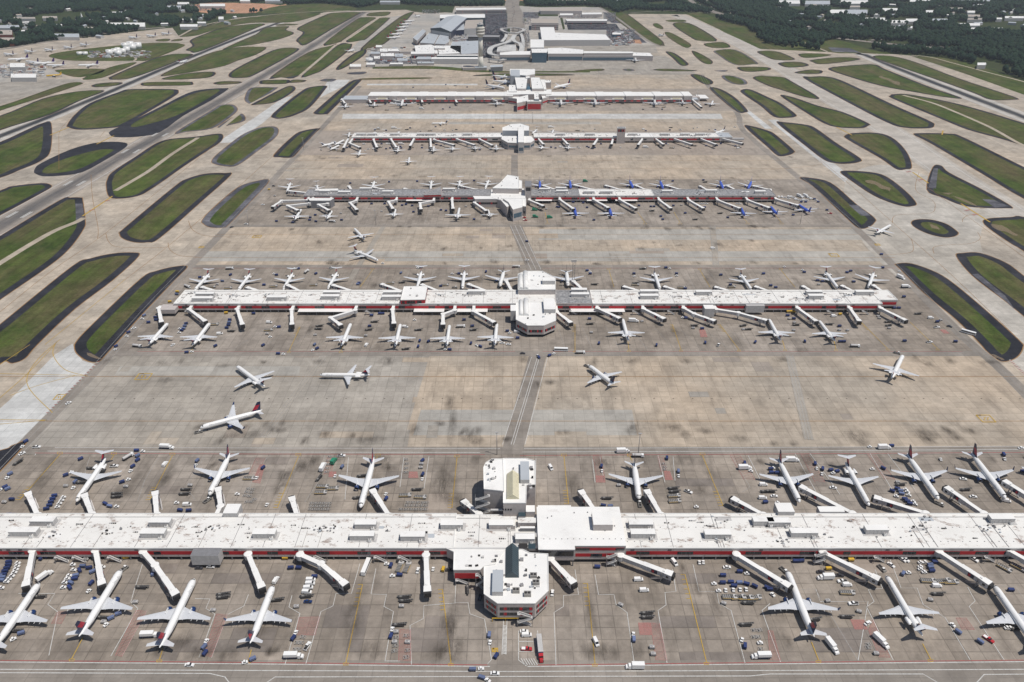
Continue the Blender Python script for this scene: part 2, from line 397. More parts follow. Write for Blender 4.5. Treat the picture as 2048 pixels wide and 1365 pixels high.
zone('parking_lot', [(-150, 148), (0, 138), (95, 137), (150, 147), (60, 162), (-150, 175)], 'lot')
zone('dirt', [(390, 10), (440, 6), (530, 8), (560, 11), (572, 9), (570, 18), (512, 26), (455, 27), (400, 25)], 'dirt', 1)
zone('dirt', [(1075, 2), (1160, 0), (1160, -6), (960, -6), (1010, 2)], 'dirt')
zone('grass', [(512, 26), (560, 12), (640, 8), (700, 14), (712, 20), (660, 24), (560, 27)], 'grass', 1)
zone('grass', [(840, 12), (908, 14), (905, 26), (870, 24)], 'rough')
zone('grass', [(1372, 28), (1400, 24), (1450, 44), (1530, 60), (1582, 76), (1650, 104), (1540, 99), (1500, 95), (1440, 60)], 'grass')
zone('grass', [(1585, 77), (1612, 73), (1690, 84), (1740, 100), (1790, 108), (1720, 107), (1655, 104)], 'grass', 1)
zone('grass', [(1823, 113), (1880, 115), (1940, 127), (2048, 163), (2200, 215), (2200, 240), (2048, 190), (1936, 150), (1870, 128)], 'grass')
zone('asphalt', [(1656, 95), (1700, 97), (1722, 106), (1665, 104)], 'asphalt_worn')
zone('grass', [(745, 134), (850, 132), (905, 135), (950, 140.5), (1020, 143), (1180, 142.5), (1180, 145.5), (1000, 146), (940, 144), (880, 138.5), (745, 138)], 'grass')
# runways
def seg(a, b, ext0=0, ext1=0, n=24):
    A, B = G(*a), G(*b); d = (B - A); L = d.length; d.normalize(); A = A - d * ext0; B = B + d * ext1
    return [tuple((A + (B - A) * i / n)[:2]) for i in range(n + 1)]
def ribbon(name, pts, wd, m, uv=False):
    mb = MB(); ul = [] if uv else None; strip(mb, pts, wd, ZP[0], m, ul)
    if uv: mb.uv = [float(x) for x in ul]
    ZP[0] += .0009; return struct(mb.build(name))
def path(pts, ext0, ext1):
    q = [Vector(G(x, y)[:2]) for x, y in pts]; a = (q[0] - q[1]).normalized(); b = (q[-1] - q[-2]).normalized()
    return [tuple(q[0] + a * ext0)] + smooth([tuple(v) for v in q], 4, False) + [tuple(q[-1] + b * ext1)]
rw1 = path([(0, 273), (175, 203), (385, 113.5), (512, 63), (560, 45)], 500, 60); rw2 = path([(0, 452), (270, 299), (545, 142), (640, 83), (728, 25)], 700, 0)
rw3 = path([(1357, 32), (1462, 80), (1548, 125), (1659, 196), (1762, 252), (1898, 346), (2048, 443)], 0, 600); rw4 = path([(1727, 109), (1811, 144), (1936, 192), (2048, 235)], 0, 700)
ribbon('runway', rw1, 46, 'runway'); ribbon('runway', rw2, 50, 'runway_grey'); ribbon('runway', rw3, 58, 'runway_plain'); ribbon('runway', rw4, 50, 'runway')
ribbon('runway', rw1, 24, 'rubber', 1); ribbon('runway', rw4, 26, 'rubber', 1); ribbon('runway', rw2, 30, 'rubber_soft', 1)
# service roads round and across the apron
for tab in (LR, RR): ribbon('service_road', smooth(W(tab), 3, False), 9.5, 'road')
for a, b, wd in (((1077, 706), (1024, 905), 14.5), ((1030, 449), (1069, 541), 15), ((1029, 311), (1029, 358), 10), ((648, 711), (528, 872), 7), ((1579, 711), (1618, 880), 7), ((1425, 452), (1432, 533), 7), ((770, 449), (700, 560), 6)):
    ribbon('service_road', seg(a, b, n=4), wd, 'road' if 1000 < a[0] < 1100 else 'road_faint')
for y, wd in ((902, 9), (1340, 11), (707.5, 9), (534, 9), (452, 8), (1361, 7)): ribbon('service_road', [(edge_l, roadx(y)) for edge_l in [XW(px, roadx(y)) for px in ({902: (40, 2180), 1340: (-300, 2330), 707.5: (225, 1965), 534: (380, 1790), 452: (465, 1700), 1361: (-300, 2330)}[y])]], wd, 'road')
# ---------------------------------------------------------------- grass islands with asphalt shoulders
ISL = [  # outline, shoulder width, shoulder
([(-200, 330), (-100, 255), (0, 232), (85, 198), (150, 184), (200, 181), (205, 185), (160, 202), (100, 230), (0, 261), (-100, 300)], 5, 0), ([(-150, 255), (0, 213), (62, 192), (125, 170), (150, 165), (164, 166), (160, 170), (100, 190), (50, 206), (0, 222), (-150, 275)], 2, 0),
([(-150, 345), (0, 285), (50, 262), (85, 247), (102, 247), (101, 300), (82, 322), (38, 341), (0, 356), (-150, 400)], 13, 0),
([(135, 250), (150, 230), (180, 207), (237, 185), (262, 179), (345, 179), (357, 184), (350, 192), (312, 215), (250, 250), (212, 257), (160, 260), (137, 255)], 9, 0),
([(282, 170), (295, 165), (375, 164), (385, 166), (378, 171), (300, 172.5)], 5, 0), ([(183, 172), (200, 167), (237, 165), (245, 167), (232, 172), (195, 175)], 6, 0),
([(218, 157), (225, 152), (287, 125), (335, 110), (375, 108), (385, 111), (350, 125), (312, 140), (262, 157), (225, 160)], 6, 0),
([(322, 151), (375, 125), (425, 105), (475, 95), (512, 94), (533, 96), (512, 110), (475, 122), (450, 132), (412, 140), (350, 150)], 3, 0),
([(322, 159), (362, 149), (412, 144), (431, 146), (420, 155), (375, 159)], 6, 0), ([(427, 167), (445, 163), (482, 164), (475, 168), (440, 170)], 5, 0),
([(460, 155), (465, 142), (512, 117), (549, 100), (575, 96), (595, 97), (597, 101), (575, 115), (512, 149), (490, 156)], 6, 0),
([(372, 100), (385, 92), (380, 82), (400, 72), (450, 55), (512, 48), (530, 49), (512, 57), (450, 84), (395, 105), (380, 103)], 6, 0),
([(360, 74), (375, 67), (437, 46), (475, 37), (512, 34), (570, 27), (637, 27), (632, 32), (595, 43), (557, 46), (512, 46), (475, 50), (425, 62), (390, 72)], 3, 0),
([(445, 100), (475, 85), (512, 69), (532, 56), (577, 53), (572, 60), (588, 67), (562, 78), (512, 89), (475, 94)], 4, 0), ([(552, 50), (570, 48), (596, 49), (587, 51), (557, 52)], 3, 0),
([(594, 59), (607, 50), (647, 32), (667, 26), (720, 25), (712, 32), (662, 60), (612, 90), (597, 86), (593, 80), (606, 66)], 6, 0),
([(647, 89), (712, 40), (729, 35), (752, 36), (737, 46), (687, 80), (682, 84)], 3, 0), ([(692, 82), (749, 42), (762, 36), (778, 36), (777, 40), (737, 75), (724, 81)], 4, 0),
([(734, 32), (742, 26), (779, 24), (777, 30), (762, 33)], 4, 0), ([(723, 96), (799, 35), (827, 24), (819, 35), (777, 82), (749, 94)], 4, 0),
([(542, 154), (617, 105), (662, 92), (670, 91), (600, 151), (562, 155)], 3, 0), ([(604, 151), (675, 91), (699, 88), (704, 90), (697, 102), (654, 135), (632, 147)], 4, 0),
([(672, 139), (684, 125), (712, 105), (732, 100), (727, 112), (687, 137)], 6, 0), ([(519, 166), (527, 161), (574, 160), (579, 162), (572, 168), (527, 169)], 6, 0),
([(577, 166), (587, 160), (612, 161), (604, 165)], 5, 0), ([(640, 162), (652, 158), (672, 159), (662, 164)], 12, 1),
([(490, 195), (497, 180), (512, 175), (550, 175), (553, 178), (512, 205), (500, 208), (491, 203)], 7, 1), ([(503, 210), (520, 201), (572, 174), (590, 175), (585, 185), (550, 205), (512, 210)], 6, 0),
([(547, 227), (600, 185), (620, 175), (652, 172), (648, 182), (620, 215), (592, 230), (567, 237), (549, 237)], 8, 0), ([(629, 228), (637, 217), (699, 165), (722, 160), (717, 167), (662, 222), (652, 229)], 9, 0),
([(352, 265), (425, 220), (440, 211), (465, 210), (475, 220), (460, 235), (425, 257), (375, 264)], 6, 1), ([(435, 255), (475, 230), (487, 230), (489, 242), (462, 250)], 6, 1),
([(213, 373), (215, 360), (225, 345), (270, 315), (325, 282), (392, 274), (435, 268), (446, 272), (440, 285), (410, 305), (365, 335), (330, 360), (300, 380), (280, 391), (250, 397), (220, 395)], 7, 0),
([(-150, 440), (0, 382), (25, 373), (82, 367), (100, 370), (101, 376), (75, 391), (25, 418), (0, 431), (-150, 510)], 8, 0),
([(-150, 565), (0, 473), (120, 401), (140, 396), (162, 396), (165, 401), (170, 441), (167, 458), (140, 496), (100, 531), (0, 600), (-150, 705)], 9, 0),
([(240, 468), (250, 456), (350, 373), (375, 358), (412, 348), (450, 347), (461, 351), (400, 406), (320, 476), (295, 485), (270, 485), (247, 478)], 8, 0),
([(405, 441), (425, 418), (475, 376), (512, 363), (538, 362), (500, 405), (458, 449), (445, 456), (420, 455), (407, 448)], 9, 1),
([(-80, 820), (-80, 715), (0, 650), (145, 533), (180, 518), (225, 508), (265, 506), (277, 513), (225, 561), (150, 618), (75, 689), (50, 717), (25, 727), (0, 728)], 9, 0),
([(155, 682), (185, 650), (282, 558), (312, 543), (350, 534), (374, 534), (352, 558), (296, 616), (246, 671), (211, 710), (196, 724), (175, 722), (155, 708), (150, 695)], 9, 0),
([(-150, 930), (0, 902), (25, 892), (52, 883), (36, 905), (-40, 984), (-150, 1100)], 9, 0),
([(548, 310), (587, 272), (607, 262), (639, 257), (633, 264), (608, 290), (589, 312), (578, 316), (560, 315)], 8, 0), ([(424, 322), (437, 307), (482, 272), (512, 258), (530, 254), (550, 254), (557, 262), (549, 277), (512, 305), (475, 331), (450, 333), (428, 328)], 7, 1),
([(1230, 21), (1256, 30), (1290, 55), (1324, 82), (1325, 90), (1310, 90), (1262, 62), (1215, 25)], 3, 0), ([(1306, 49), (1314, 47), (1325, 54), (1325, 59), (1311, 55)], 2, 0), ([(1333, 41), (1366, 40), (1371, 44), (1339, 44)], 2, 0),
([(1345, 49), (1379, 47), (1434, 80), (1399, 82), (1381, 75)], 5, 0), ([(1330, 65), (1344, 67), (1379, 87), (1379, 95), (1366, 94), (1336, 75)], 2, 0), ([(1408, 88), (1446, 85), (1460, 95), (1424, 96)], 4, 0),
([(1331, 104), (1349, 107), (1374, 125), (1375, 131), (1361, 131), (1346, 117)], 6, 0), ([(1384, 102), (1399, 107), (1424, 122), (1421, 129), (1406, 126), (1389, 112)], 3, 0),
([(1429, 102), (1471, 100), (1514, 125), (1506, 129), (1469, 130), (1436, 110)], 5, 1), ([(1474, 136), (1491, 134), (1534, 135), (1540, 140), (1510, 144), (1486, 143)], 6, 0), ([(1428, 142), (1454, 141), (1449, 144)], 12, 1),
([(1381, 151), (1399, 150), (1424, 162), (1423, 169), (1406, 168)], 6, 0), ([(1444, 152), (1464, 152), (1489, 160), (1493, 169), (1469, 169), (1449, 160)], 7, 1),
([(1419, 177), (1439, 178), (1469, 195), (1494, 220), (1491, 225), (1476, 225), (1449, 205)], 7, 0), ([(1481, 182), (1499, 179), (1536, 195), (1561, 207), (1590, 228), (1590, 234), (1573, 236), (1548, 234), (1521, 212), (1491, 192)], 8, 0),
([(1490, 254), (1504, 253), (1536, 262), (1551, 270), (1586, 300), (1587, 306), (1576, 311), (1556, 312), (1535, 294)], 8, 0), ([(1514, 104), (1536, 102), (1556, 104), (1573, 110), (1590, 119), (1573, 121), (1548, 120), (1530, 113)], 5, 0),
([(1556, 127), (1581, 124), (1603, 125), (1618, 131), (1598, 135), (1571, 135)], 7, 0), ([(1590, 145), (1618, 140), (1641, 141), (1645, 145), (1636, 148), (1601, 148)], 6, 0), ([(1597, 109), (1623, 107), (1663, 110), (1636, 115), (1608, 116)], 4, 0),
([(1621, 121), (1661, 116), (1698, 115), (1721, 119), (1686, 125), (1641, 129), (1626, 125)], 5, 0), ([(1657, 137), (1716, 130), (1751, 130), (1773, 140), (1861, 175), (1922, 196), (1898, 196), (1836, 186), (1761, 172), (1686, 150)], 7, 0),
([(1745, 114), (1776, 112), (1823, 122), (1911, 155), (1986, 180), (2035, 197), (2026, 200), (1981, 200), (1948, 187), (1873, 160), (1786, 130)], 5, 0),
([(1608, 157), (1623, 154), (1656, 154), (1691, 165), (1786, 210), (1858, 242), (1868, 251), (1858, 257), (1811, 256), (1773, 245), (1686, 200)], 9, 0),
([(1506, 157), (1520, 152), (1536, 153), (1566, 155), (1586, 165), (1638, 196), (1611, 195), (1561, 180), (1536, 172)], 5, 0), ([(1561, 192), (1586, 195), (1636, 212), (1686, 225), (1736, 247), (1736, 252), (1721, 257), (1676, 255), (1648, 247), (1611, 225)], 7, 0),
([(1781, 192), (1788, 189), (1823, 190), (1923, 210), (2048, 247), (2160, 285), (2160, 325), (2048, 292), (1998, 277), (1936, 260), (1886, 240), (1786, 198)], 8, 0),
([(1555, 247), (1568, 245), (1611, 250), (1631, 257), (1673, 287), (1720, 317), (1716, 325), (1693, 328), (1671, 327), (1648, 320), (1611, 292)], 9, 0),
([(1690, 272), (1706, 267), (1748, 266), (1776, 272), (1798, 287), (1816, 310), (1823, 335), (1811, 339), (1793, 339), (1761, 317), (1696, 280)], 8, 0),
([(1828, 270), (1841, 267), (1898, 268), (1926, 275), (2048, 335), (2200, 410), (2200, 470), (2048, 398), (1961, 346), (1861, 287)], 8, 0),
([(1681, 345), (1698, 342), (1748, 346), (1776, 356), (1811, 383), (1832, 407), (1823, 413), (1806, 413), (1773, 403), (1741, 388), (1701, 361)], 9, 0),
([(1600, 357), (1618, 356), (1661, 366), (1711, 408), (1748, 436), (1748, 446), (1736, 455), (1716, 456), (1684, 428), (1626, 373)], 9, 0),
([(1854, 380), (1866, 335), (1882, 332), (1898, 346), (1961, 378), (2022, 413), (2011, 417), (1961, 416), (1923, 411), (1886, 396)], 8, 0), ([(1823, 446), (1833, 440), (1861, 440), (1891, 448), (1911, 461), (1916, 468), (1906, 474), (1886, 475), (1856, 468), (1831, 456)], 10, 0),
([(1967, 446), (1976, 438), (2023, 435), (2048, 435), (2160, 470), (2160, 580), (2048, 503), (2023, 488), (1986, 463)], 9, 0), ([(1913, 513), (1926, 507), (1961, 507), (2011, 526), (2048, 553), (2160, 640), (2160, 720), (2048, 633), (2011, 603), (1946, 553)], 10, 0),
([(1792, 529), (1823, 528), (1873, 546), (1911, 571), (1973, 623), (2038, 682), (2045, 695), (2036, 712), (2020, 721), (2000, 722), (1975, 704), (1958, 685), (1911, 638), (1850, 588), (1800, 538)], 9, 0),
([(1148, 142), (1200, 138), (1208, 141), (1190, 143)], 3, 0), ([(1245, 140), (1258, 138), (1270, 141), (1258, 143)], 8, 1), ([(1306, 140), (1330, 138), (1391, 141), (1380, 143), (1330, 143)], 5, 0),
([(696, 146), (732, 144), (724, 149), (700, 149)], 30, 1), ([(732, 157), (850, 155.5), (852, 158), (732, 160)], 1, 0), ([(958, 150), (1020, 147), (1110, 148), (1150, 150.5), (1110, 152), (960, 152.5)], 6, 0),
([(98, 112), (120, 105), (200, 95), (290, 87), (340, 86), (362, 88), (366, 94), (300, 120), (265, 122), (150, 122), (110, 117)], 1, 0), ([(313, 80), (330, 78), (340, 79), (335, 83), (315, 83)], 3, 0), ([(342, 83), (350, 79), (364, 78), (362, 82)], 3, 0),
([(115, 140), (200, 138), (205, 145), (160, 155), (125, 148)], 1, 0), ([(165, 158), (220, 135), (262, 126), (272, 127), (240, 142), (200, 157)], 2, 0),
]
gm, sm_, wm, om = MB(), MB(), MB(), MB()
zz = 0.17
for i, (p, wd, kind) in enumerate(ISL):
    P_ = smooth(W(p), 4)
    sheet(om, inset(P_, -.9), zz, 'p_orange'); sheet(sm_, P_, zz + .004, 'asphalt_worn' if kind else 'asphalt')
    q = inset(P_, wd)
    if len(q) > 5: sheet(gm, q, zz + .008, 'grass')
struct(om.build('taxiway_edge_line')); struct(sm_.build('shoulder')); struct(gm.build('grass'))
ZP[0] = .185
# asphalt wedge with a grass tongue, worn patches on shoulders, light dirt tracks through the islands
zone('shoulder', [(220, 270), (222, 262), (265, 242), (325, 212), (375, 187), (410, 179), (450, 177), (456, 179), (425, 200), (367, 232), (320, 265), (275, 274), (232, 275)], 'asphalt', 1)
zone('grass', [(265, 255), (270, 245), (325, 217), (378, 191), (412, 182), (440, 181), (400, 207), (352, 232), (300, 248)], 'grass', 1)
zone('shoulder', [(68, 345), (70, 338), (82, 327), (140, 300), (187, 287), (225, 284), (250, 286), (255, 291), (245, 300), (212, 320), (165, 345), (120, 352), (85, 353), (70, 347)], 'asphalt', 1)
zone('grass', [(85, 346), (100, 330), (150, 312), (200, 300), (225, 300), (222, 305), (165, 336), (120, 346)], 'grass', 1)
for p in ([(151, 408), (165, 408), (169, 440), (152, 448)], [(1697, 410), (1716, 411), (1741, 432), (1722, 432)], [(1944, 549), (1956, 548), (2010, 592), (2030, 620), (2012, 604)],
          [(1867, 337), (1876, 337), (1872, 378), (1857, 376)], [(1964, 399), (1986, 400), (2018, 413), (1990, 416)]):
    zone('shoulder', p, 'asphalt_worn')
concrete('track', (.42, .37, .30), (.36, .31, .24), .2, 1)
for p, wd in (([(231, 382), (262, 364), (300, 341), (345, 308), (396, 276)], 7), ([(-100, 590), (0, 527), (60, 490), (110, 462), (152, 445), (168, 436)], 8), ([(687, 82), (700, 76), (757, 37)], 6), ([(600, 152), (640, 118), (672, 90)], 8),
              ([(500, 209), (553, 182), (572, 173)], 5), ([(441, 258), (478, 228)], 7), ([(1806, 191), (1860, 205), (1900, 220), (1980, 255), (2048, 292), (2150, 330)], 7), ([(1583, 76), (1620, 90), (1655, 104)], 6),
              ([(1823, 111), (1861, 115), (1911, 128), (1986, 148), (2048, 164), (2200, 206)], 6), ([(360, 72), (410, 50), (512, 33), (640, 23), (700, 21)], 8), ([(265, 110), (272, 118), (268, 122)], 6)):
    ribbon('path', smooth(W(p), 4, False), wd, 'track')
# bare earth patches inside the grass
random.seed(3)
for x, y, rx, ry in ((1760, 372, 30, 5), (1930, 402, 45, 3), (2010, 460, 30, 6), (1870, 455, 14, 4), (185, 712, 18, 4), (1995, 715, 16, 3), (1782, 162, 25, 4), (455, 720, 1, 1)):
    pp = [(x + rx * math.cos(t) * random.uniform(.5, 1.1), y + ry * math.sin(t) * random.uniform(.5, 1.1) + rx * math.cos(t) * .35) for t in [k * .5 for k in range(12)]]
    if rx > 2: zone('dirt', pp, 'bare', 1)
# ---------------------------------------------------------------- roads outside the fence
for p, wd in (([(1330, -30), (1362, 0), (1385, 12), (1420, 22), (1440, 28), (1480, 40), (1530, 50), (1590, 62), (1650, 73), (1720, 82), (1800, 90), (1860, 95), (1940, 100), (2048, 109), (2300, 130)], 26),
              ([(1360, -30), (1380, 0), (1400, 12), (1430, 24), (1470, 35), (1520, 46), (1640, 50)], 22), ([(1395, -30), (1410, 0), (1415, 8), (1440, 20), (1480, 30), (1540, 36)], 20),
              ([(1740, 81), (1780, 77), (1815, 68), (1830, 73)], 16), ([(1030, -20), (1026, 0), (1024, 12), (1030, 28), (1032, 56)], 60), ([(1034, 56), (1040, 80), (1042, 104)], 40), ([(1200, 15), (1232, 35), (1290, 78), (1318, 92)], 10),
              ([(1260, 26), (1350, 22), (1460, 30)], 8), ([(1840, 88), (1930, 99), (2048, 108)], 14), ([(0, 100), (120, 80), (250, 62), (330, 55)], 20)):
    ribbon('road', smooth(W(p), 4, False), wd, 'road')
# ---------------------------------------------------------------- painted markings
mk = {}
def pl(pts, wd, m, z=0.0, sm2=0):
    if m not in mk: mk[m] = MB()
    q = W(pts)
    if sm2: q = smooth(q, sm2, False)
    strip(mk[m], q, wd, .225 + z * .5, m)
def hl(y, x0, x1, wd, m, z=0.0): pl([(x0, y), (x1, y)], wd, m, z)
bow = lambda y, x0, x1: [(x0, y - 5), (512, y - 2), (1024, y), (1536, y - 2), (x1, y - 5)]
# near road and stand limit lines
pl([(-120, 1321), (512, 1326), (975, 1331)], .5, 'p_red'); pl([(1075, 1331), (1536, 1326), (2200, 1320)], .5, 'p_red')
pl([(-120, 1324), (512, 1329), (980, 1334)], .45, 'p_white'); pl([(1055, 1334), (1536, 1329), (2200, 1323)], .45, 'p_white')
pl(bow(1344, -150, 2200), .45, 'p_white'); pl([(-120, 1346), (420, 1348), (450, 1355), (465, 1375)], .45, 'p_white'); pl([(525, 1372), (550, 1355), (1500, 1353), (1540, 1349), (1846, 1349), (1885, 1372)], .45, 'p_white'); pl([(1948, 1372), (1968, 1350), (2200, 1348)], .45, 'p_white')
for y, x0, x1 in ((910, 70, 2150), ): pl([(x0, y - 3), (512, y - 1), (970, y), ], .5, 'p_red'); pl([(1040, y + 2), (1536, y - 1), (x1, y - 5)], .5, 'p_red')
pl([(95, 903), (512, 905), (960, 906)], .45, 'p_white'); pl([(1045, 905), (1536, 903), (2160, 899)], .45, 'p_white'); pl([(110, 896), (1000, 898)], .4, 'p_white'); pl([(1048, 898), (2130, 893)], .4, 'p_white')
for y, l, r in ((704, 275, 1925), (711, 262, 1935), (706.5, 270, 1930), (537, 385, 1790), (531, 395, 1780), (449, 470, 1690), (455, 465, 1698), (358, 545, 1595), (309, 605, 1560)):
    m_ = 'p_red' if y in (704, 537) else 'p_faint'
    for a, b in ((l, 1030), (1085, r)): hl(y, a, b, .45, m_)
# lane centre lines (brown-orange) and drains
for y, l, r in ((754, 0, 2300), (843, -80, 2300), (516, 385, 1790), (470, 430, 1720), (338, 570, 1580), (322, 585, 1570), (246, 660, 1500), (233, 670, 1490), (159, 730, 1400)): hl(y, l, r, .55, 'p_orange')
for y, l, r, st in ((798, 230, 2140, 38.5), (491, 470, 1700, 24)):
    x = l
    while x < r: pl([(x - 1.2, y), (x + 1.6, y)], .9, 'p_dark', .004); x += st
# taxi curves
for p in ([(172, 752), (130, 740), (107, 712), (110, 690), (120, 680)], [(-10, 805), (55, 748), (110, 690)], [(105, 826), (60, 780), (56, 750), (80, 715), (115, 684)], [(0, 748), (175, 752)], [(0, 840), (95, 841)], [(-10, 850), (95, 841)], [(20, 792), (75, 772), (150, 752)],
          [(212, 468), (218, 485), (240, 495), (330, 496)], [(195, 478), (196, 455), (185, 395), (182, 350)], [(377, 442), (385, 460), (410, 472), (460, 475)], [(336, 486), (340, 500), (360, 512), (400, 515)], [(0, 625), (100, 545), (210, 468), (330, 372), (430, 290)],
          [(250, 560), (340, 490), (470, 380), (560, 300)], [(0, 0 + 730), (60, 690)], [(90, 690), (250, 560)], [(1868, 508), (1868, 495), (1900, 490), (1940, 488), (1960, 478), (1955, 465)], [(1925, 445), (1926, 438), (1940, 430), (1970, 427)], [(1765, 511), (1820, 506), (1826, 492), (1822, 478)],
          [(1785, 447), (1786, 436), (1800, 430), (1860, 427), (1870, 415), (1865, 402), (1835, 385), (1831, 370), (1838, 345)], [(1640, 320), (1700, 370), (1790, 450), (1900, 548), (2048, 690)], [(1820, 350), (1930, 430), (2048, 515)], [(1540, 340), (1640, 330), (1630, 318)],
          [(118, 340), (118, 290), (120, 262), (140, 238)], [(200, 275), (210, 262)]):
    pl(p, .5, 'p_yellow' if p[0][1] > 660 else 'p_orange', .006, 5)
# hold-short bars
for a, b in (((165, 433), (225, 393)), ((1825, 345), (1857, 367)), ((1922, 408), (1980, 445)), ((100, 271), (138, 255)), ((193, 289), (228, 272)), ((1673, 255), (1704, 271)), ((1886, 262), (1884, 270))):
    pl([a, b], 2.2, 'p_yellow', .008)
for a in ((215, 402), (183, 421), (1817, 344), (1842, 360), (1935, 421), (1950, 430)): pl([(a[0] - 5, a[1] + 1), (a[0] + 5, a[1] - 1)], 3.5, 'p_pink', .009)
# runway edges, touchdown bars
def off(pts, d):
    out = []
    for i in range(len(pts)):
        t = (Vector(pts[min(i + 1, len(pts) - 1)]) - Vector(pts[max(i - 1, 0)])).normalized(); out.append(tuple(Vector(pts[i]) + Vector((-t.y, t.x)) * d))
    return out
mkw = MB()
for rw, h in ((rw1, 18), (rw2, 20), (rw3, 21), (rw4, 20)):
    for sgn in (-1, 1): strip(mkw, off(rw, sgn * h), .9, .166, 'p_white')
A = Vector(G(0, 452)[:2]); Bv = Vector(G(545, 142)[:2]); T = (Bv - A).normalized(); nn = Vector((-T.y, T.x))
for px, py in ((38, 430), (150, 367), (262, 303), (320, 270), (-60, 486)):
    g = Vector(G(px, py)[:2]); s0 = (g - A).dot(T); c = A + T * s0
    for sgn in (-1, 1):
        for kk in (8, 10.5):
            q = c + nn * sgn * kk; strip(mkw, [tuple(q - T * 11), tuple(q + T * 11)], 1.5, .226, 'p_white')
struct(mkw.build('runway_marking'))
# crosswalk road line pairs over the lanes
for a, b in (((1063, 715), (1005, 890)), ((1095, 715), (1050, 890)), ((1075, 715), (1022, 890)), ((1079, 715), (1027, 890)), ((1021, 452), (1062, 540)), ((1040, 452), (1082, 540)), ((1030, 452), (1072, 540)),
             ((643, 712), (520, 875)), ((655, 712), (534, 875)), ((649, 712), (527, 875)), ((1573, 712), (1612, 880)), ((1585, 712), (1624, 880)), ((1579, 712), (1618, 880)), ((1420, 452), (1427, 533)), ((1431, 452), (1438, 533)), ((1007, 1240), (1004, 1310)), ((1014, 1240), (1012, 1310)), ((1075, 1262), (1078, 1320))):
    pl([a, b], .4, 'p_white' if 1000 < a[0] < 1100 else 'p_faint', .004)
for a, b, s_ in ((LR, 5, 1), (RR, -5, 1)):
    for d in (-4.4, 0, 4.4):
        if 'p_faint' not in mk: mk['p_faint'] = MB()
        strip(mk['p_faint'], [tuple(Vector(p) + Vector((d * 1.15, 0))) for p in smooth(W(a), 3, False)], .4, .228, 'p_faint')
# red and white dashes along the road edges
for a, b in (((92, 830), (200, 722)), ((2020, 722), (2080, 780))):
    for k in range(40):
        t = k / 40; x = a[0] + (b[0] - a[0]) * t; y = a[1] + (b[1] - a[1]) * t
        pl([(x - 2, y - 1), (x + 2, y - 1)], .9, 'p_red' if k % 2 else 'p_white', .006)
# yellow lead-in lines with stop combs
for (x0, y0), (x1, y1), comb in (((144, 1318), (166, 1276), 0), ((319, 1320), (326, 1298), 0), ((497, 1322), (503, 1300), 0), ((692, 1326), (725, 1170), 1), ((902, 1327), (885, 1180), 1), ((1190, 1328), (1175, 1168), 1), ((1413, 1325), (1370, 1150), 1), ((1637, 1321), (1623, 1285), 0), ((1861, 1319), (1845, 1288), 0),
                                 ((597, 913), (555, 1016), 1), ((914, 916), (904, 1016), 1), ((1128, 914), (1137, 1008), 1), ((1405, 912), (1446, 1012), 1), ((120, 910), (40, 1000), 1), ((345, 912), (300, 1000), 1), ((228, 911), (222, 921), 0), ((756, 914), (750, 920), 0), ((1260, 914), (1264, 922), 0),
                                 ((382, 704), (395, 680), 0), ((578, 703), (600, 655), 1), ((682, 703), (686, 693), 0), ((1150, 702), (1150, 650), 1), ((1258, 701), (1256, 684), 0), ((1362, 700), (1345, 650), 1), ((1478, 700), (1440, 650), 1), ((1570, 699), (1565, 682), 0), ((1672, 699), (1668, 682), 0), ((1775, 698), (1722, 645), 1), ((1875, 698), (1820, 645), 0),
                                 ((1218, 541), (1228, 575), 0), ((745, 541), (720, 575), 0), ((1400, 541), (1420, 575), 0), ((1562, 541), (1590, 575), 0), ((1095, 446), (1090, 425), 0), ((1290, 446), (1275, 425), 0), ((1360, 446), (1348, 425), 0), ((1495, 446), (1480, 430), 0), ((1563, 446), (1550, 430), 0)):
    pl([(x0, y0), (x1, y1)], .45, 'p_yellow', .008)
    s = -1 if y1 < y0 else 1; k = 5.0 if y0 > 800 else 3.2
    bx = [(x0 - k, y0 + 2 * s * -.5), (x0 + k, y0 - s), (x0 + k - .3, y0 - s * 5 * k / 5), (x0 - k - .3, y0 - s * 5 * k / 5), (x0 - k, y0 - s)]
    pl(bx, .4, 'p_yellow', .009)
    if comb:
        for j in range(6):
            t = 1 - j * .055; x = x0 + (x1 - x0) * t; y = y0 + (y1 - y0) * t
            pl([(x - 9 * k / 5, y), (x + 1, y)], .4, 'p_yellow', .010)
# painted gate boxes on the lane
for (x, y), w_, h_ in (((287, 754), 13, 6), ((119, 795), 8, 5), ((1972, 838), 13, 7), ((1668, 511), 8, 3), ((514, 474), 8, 2), ((1755, 490), 4, 1.5), ((403, 495), 4, 1.5), ((960 + 30, 1301), 5, 3)):
    sk = (x - 1024) / (y + 167) * h_
    bx = [(x - w_ - sk * -1 * -1, y - h_), (x + w_ - sk, y - h_), (x + w_ + sk, y + h_), (x - w_ + sk, y + h_), (x - w_ - sk, y - h_), (x - w_ * .3 - sk, y - h_)]
    pl(bx, 1.1 if y > 700 else 1.6, 'p_yellow', .010)
    for dx in (-.35, .15): pl([(x + dx * w_, y - h_ * .35), (x + (dx + .25) * w_, y - h_ * .35), (x + dx * w_, y + h_ * .4), (x + (dx + .25) * w_, y + h_ * .4)], .6, 'p_yellow', .011)
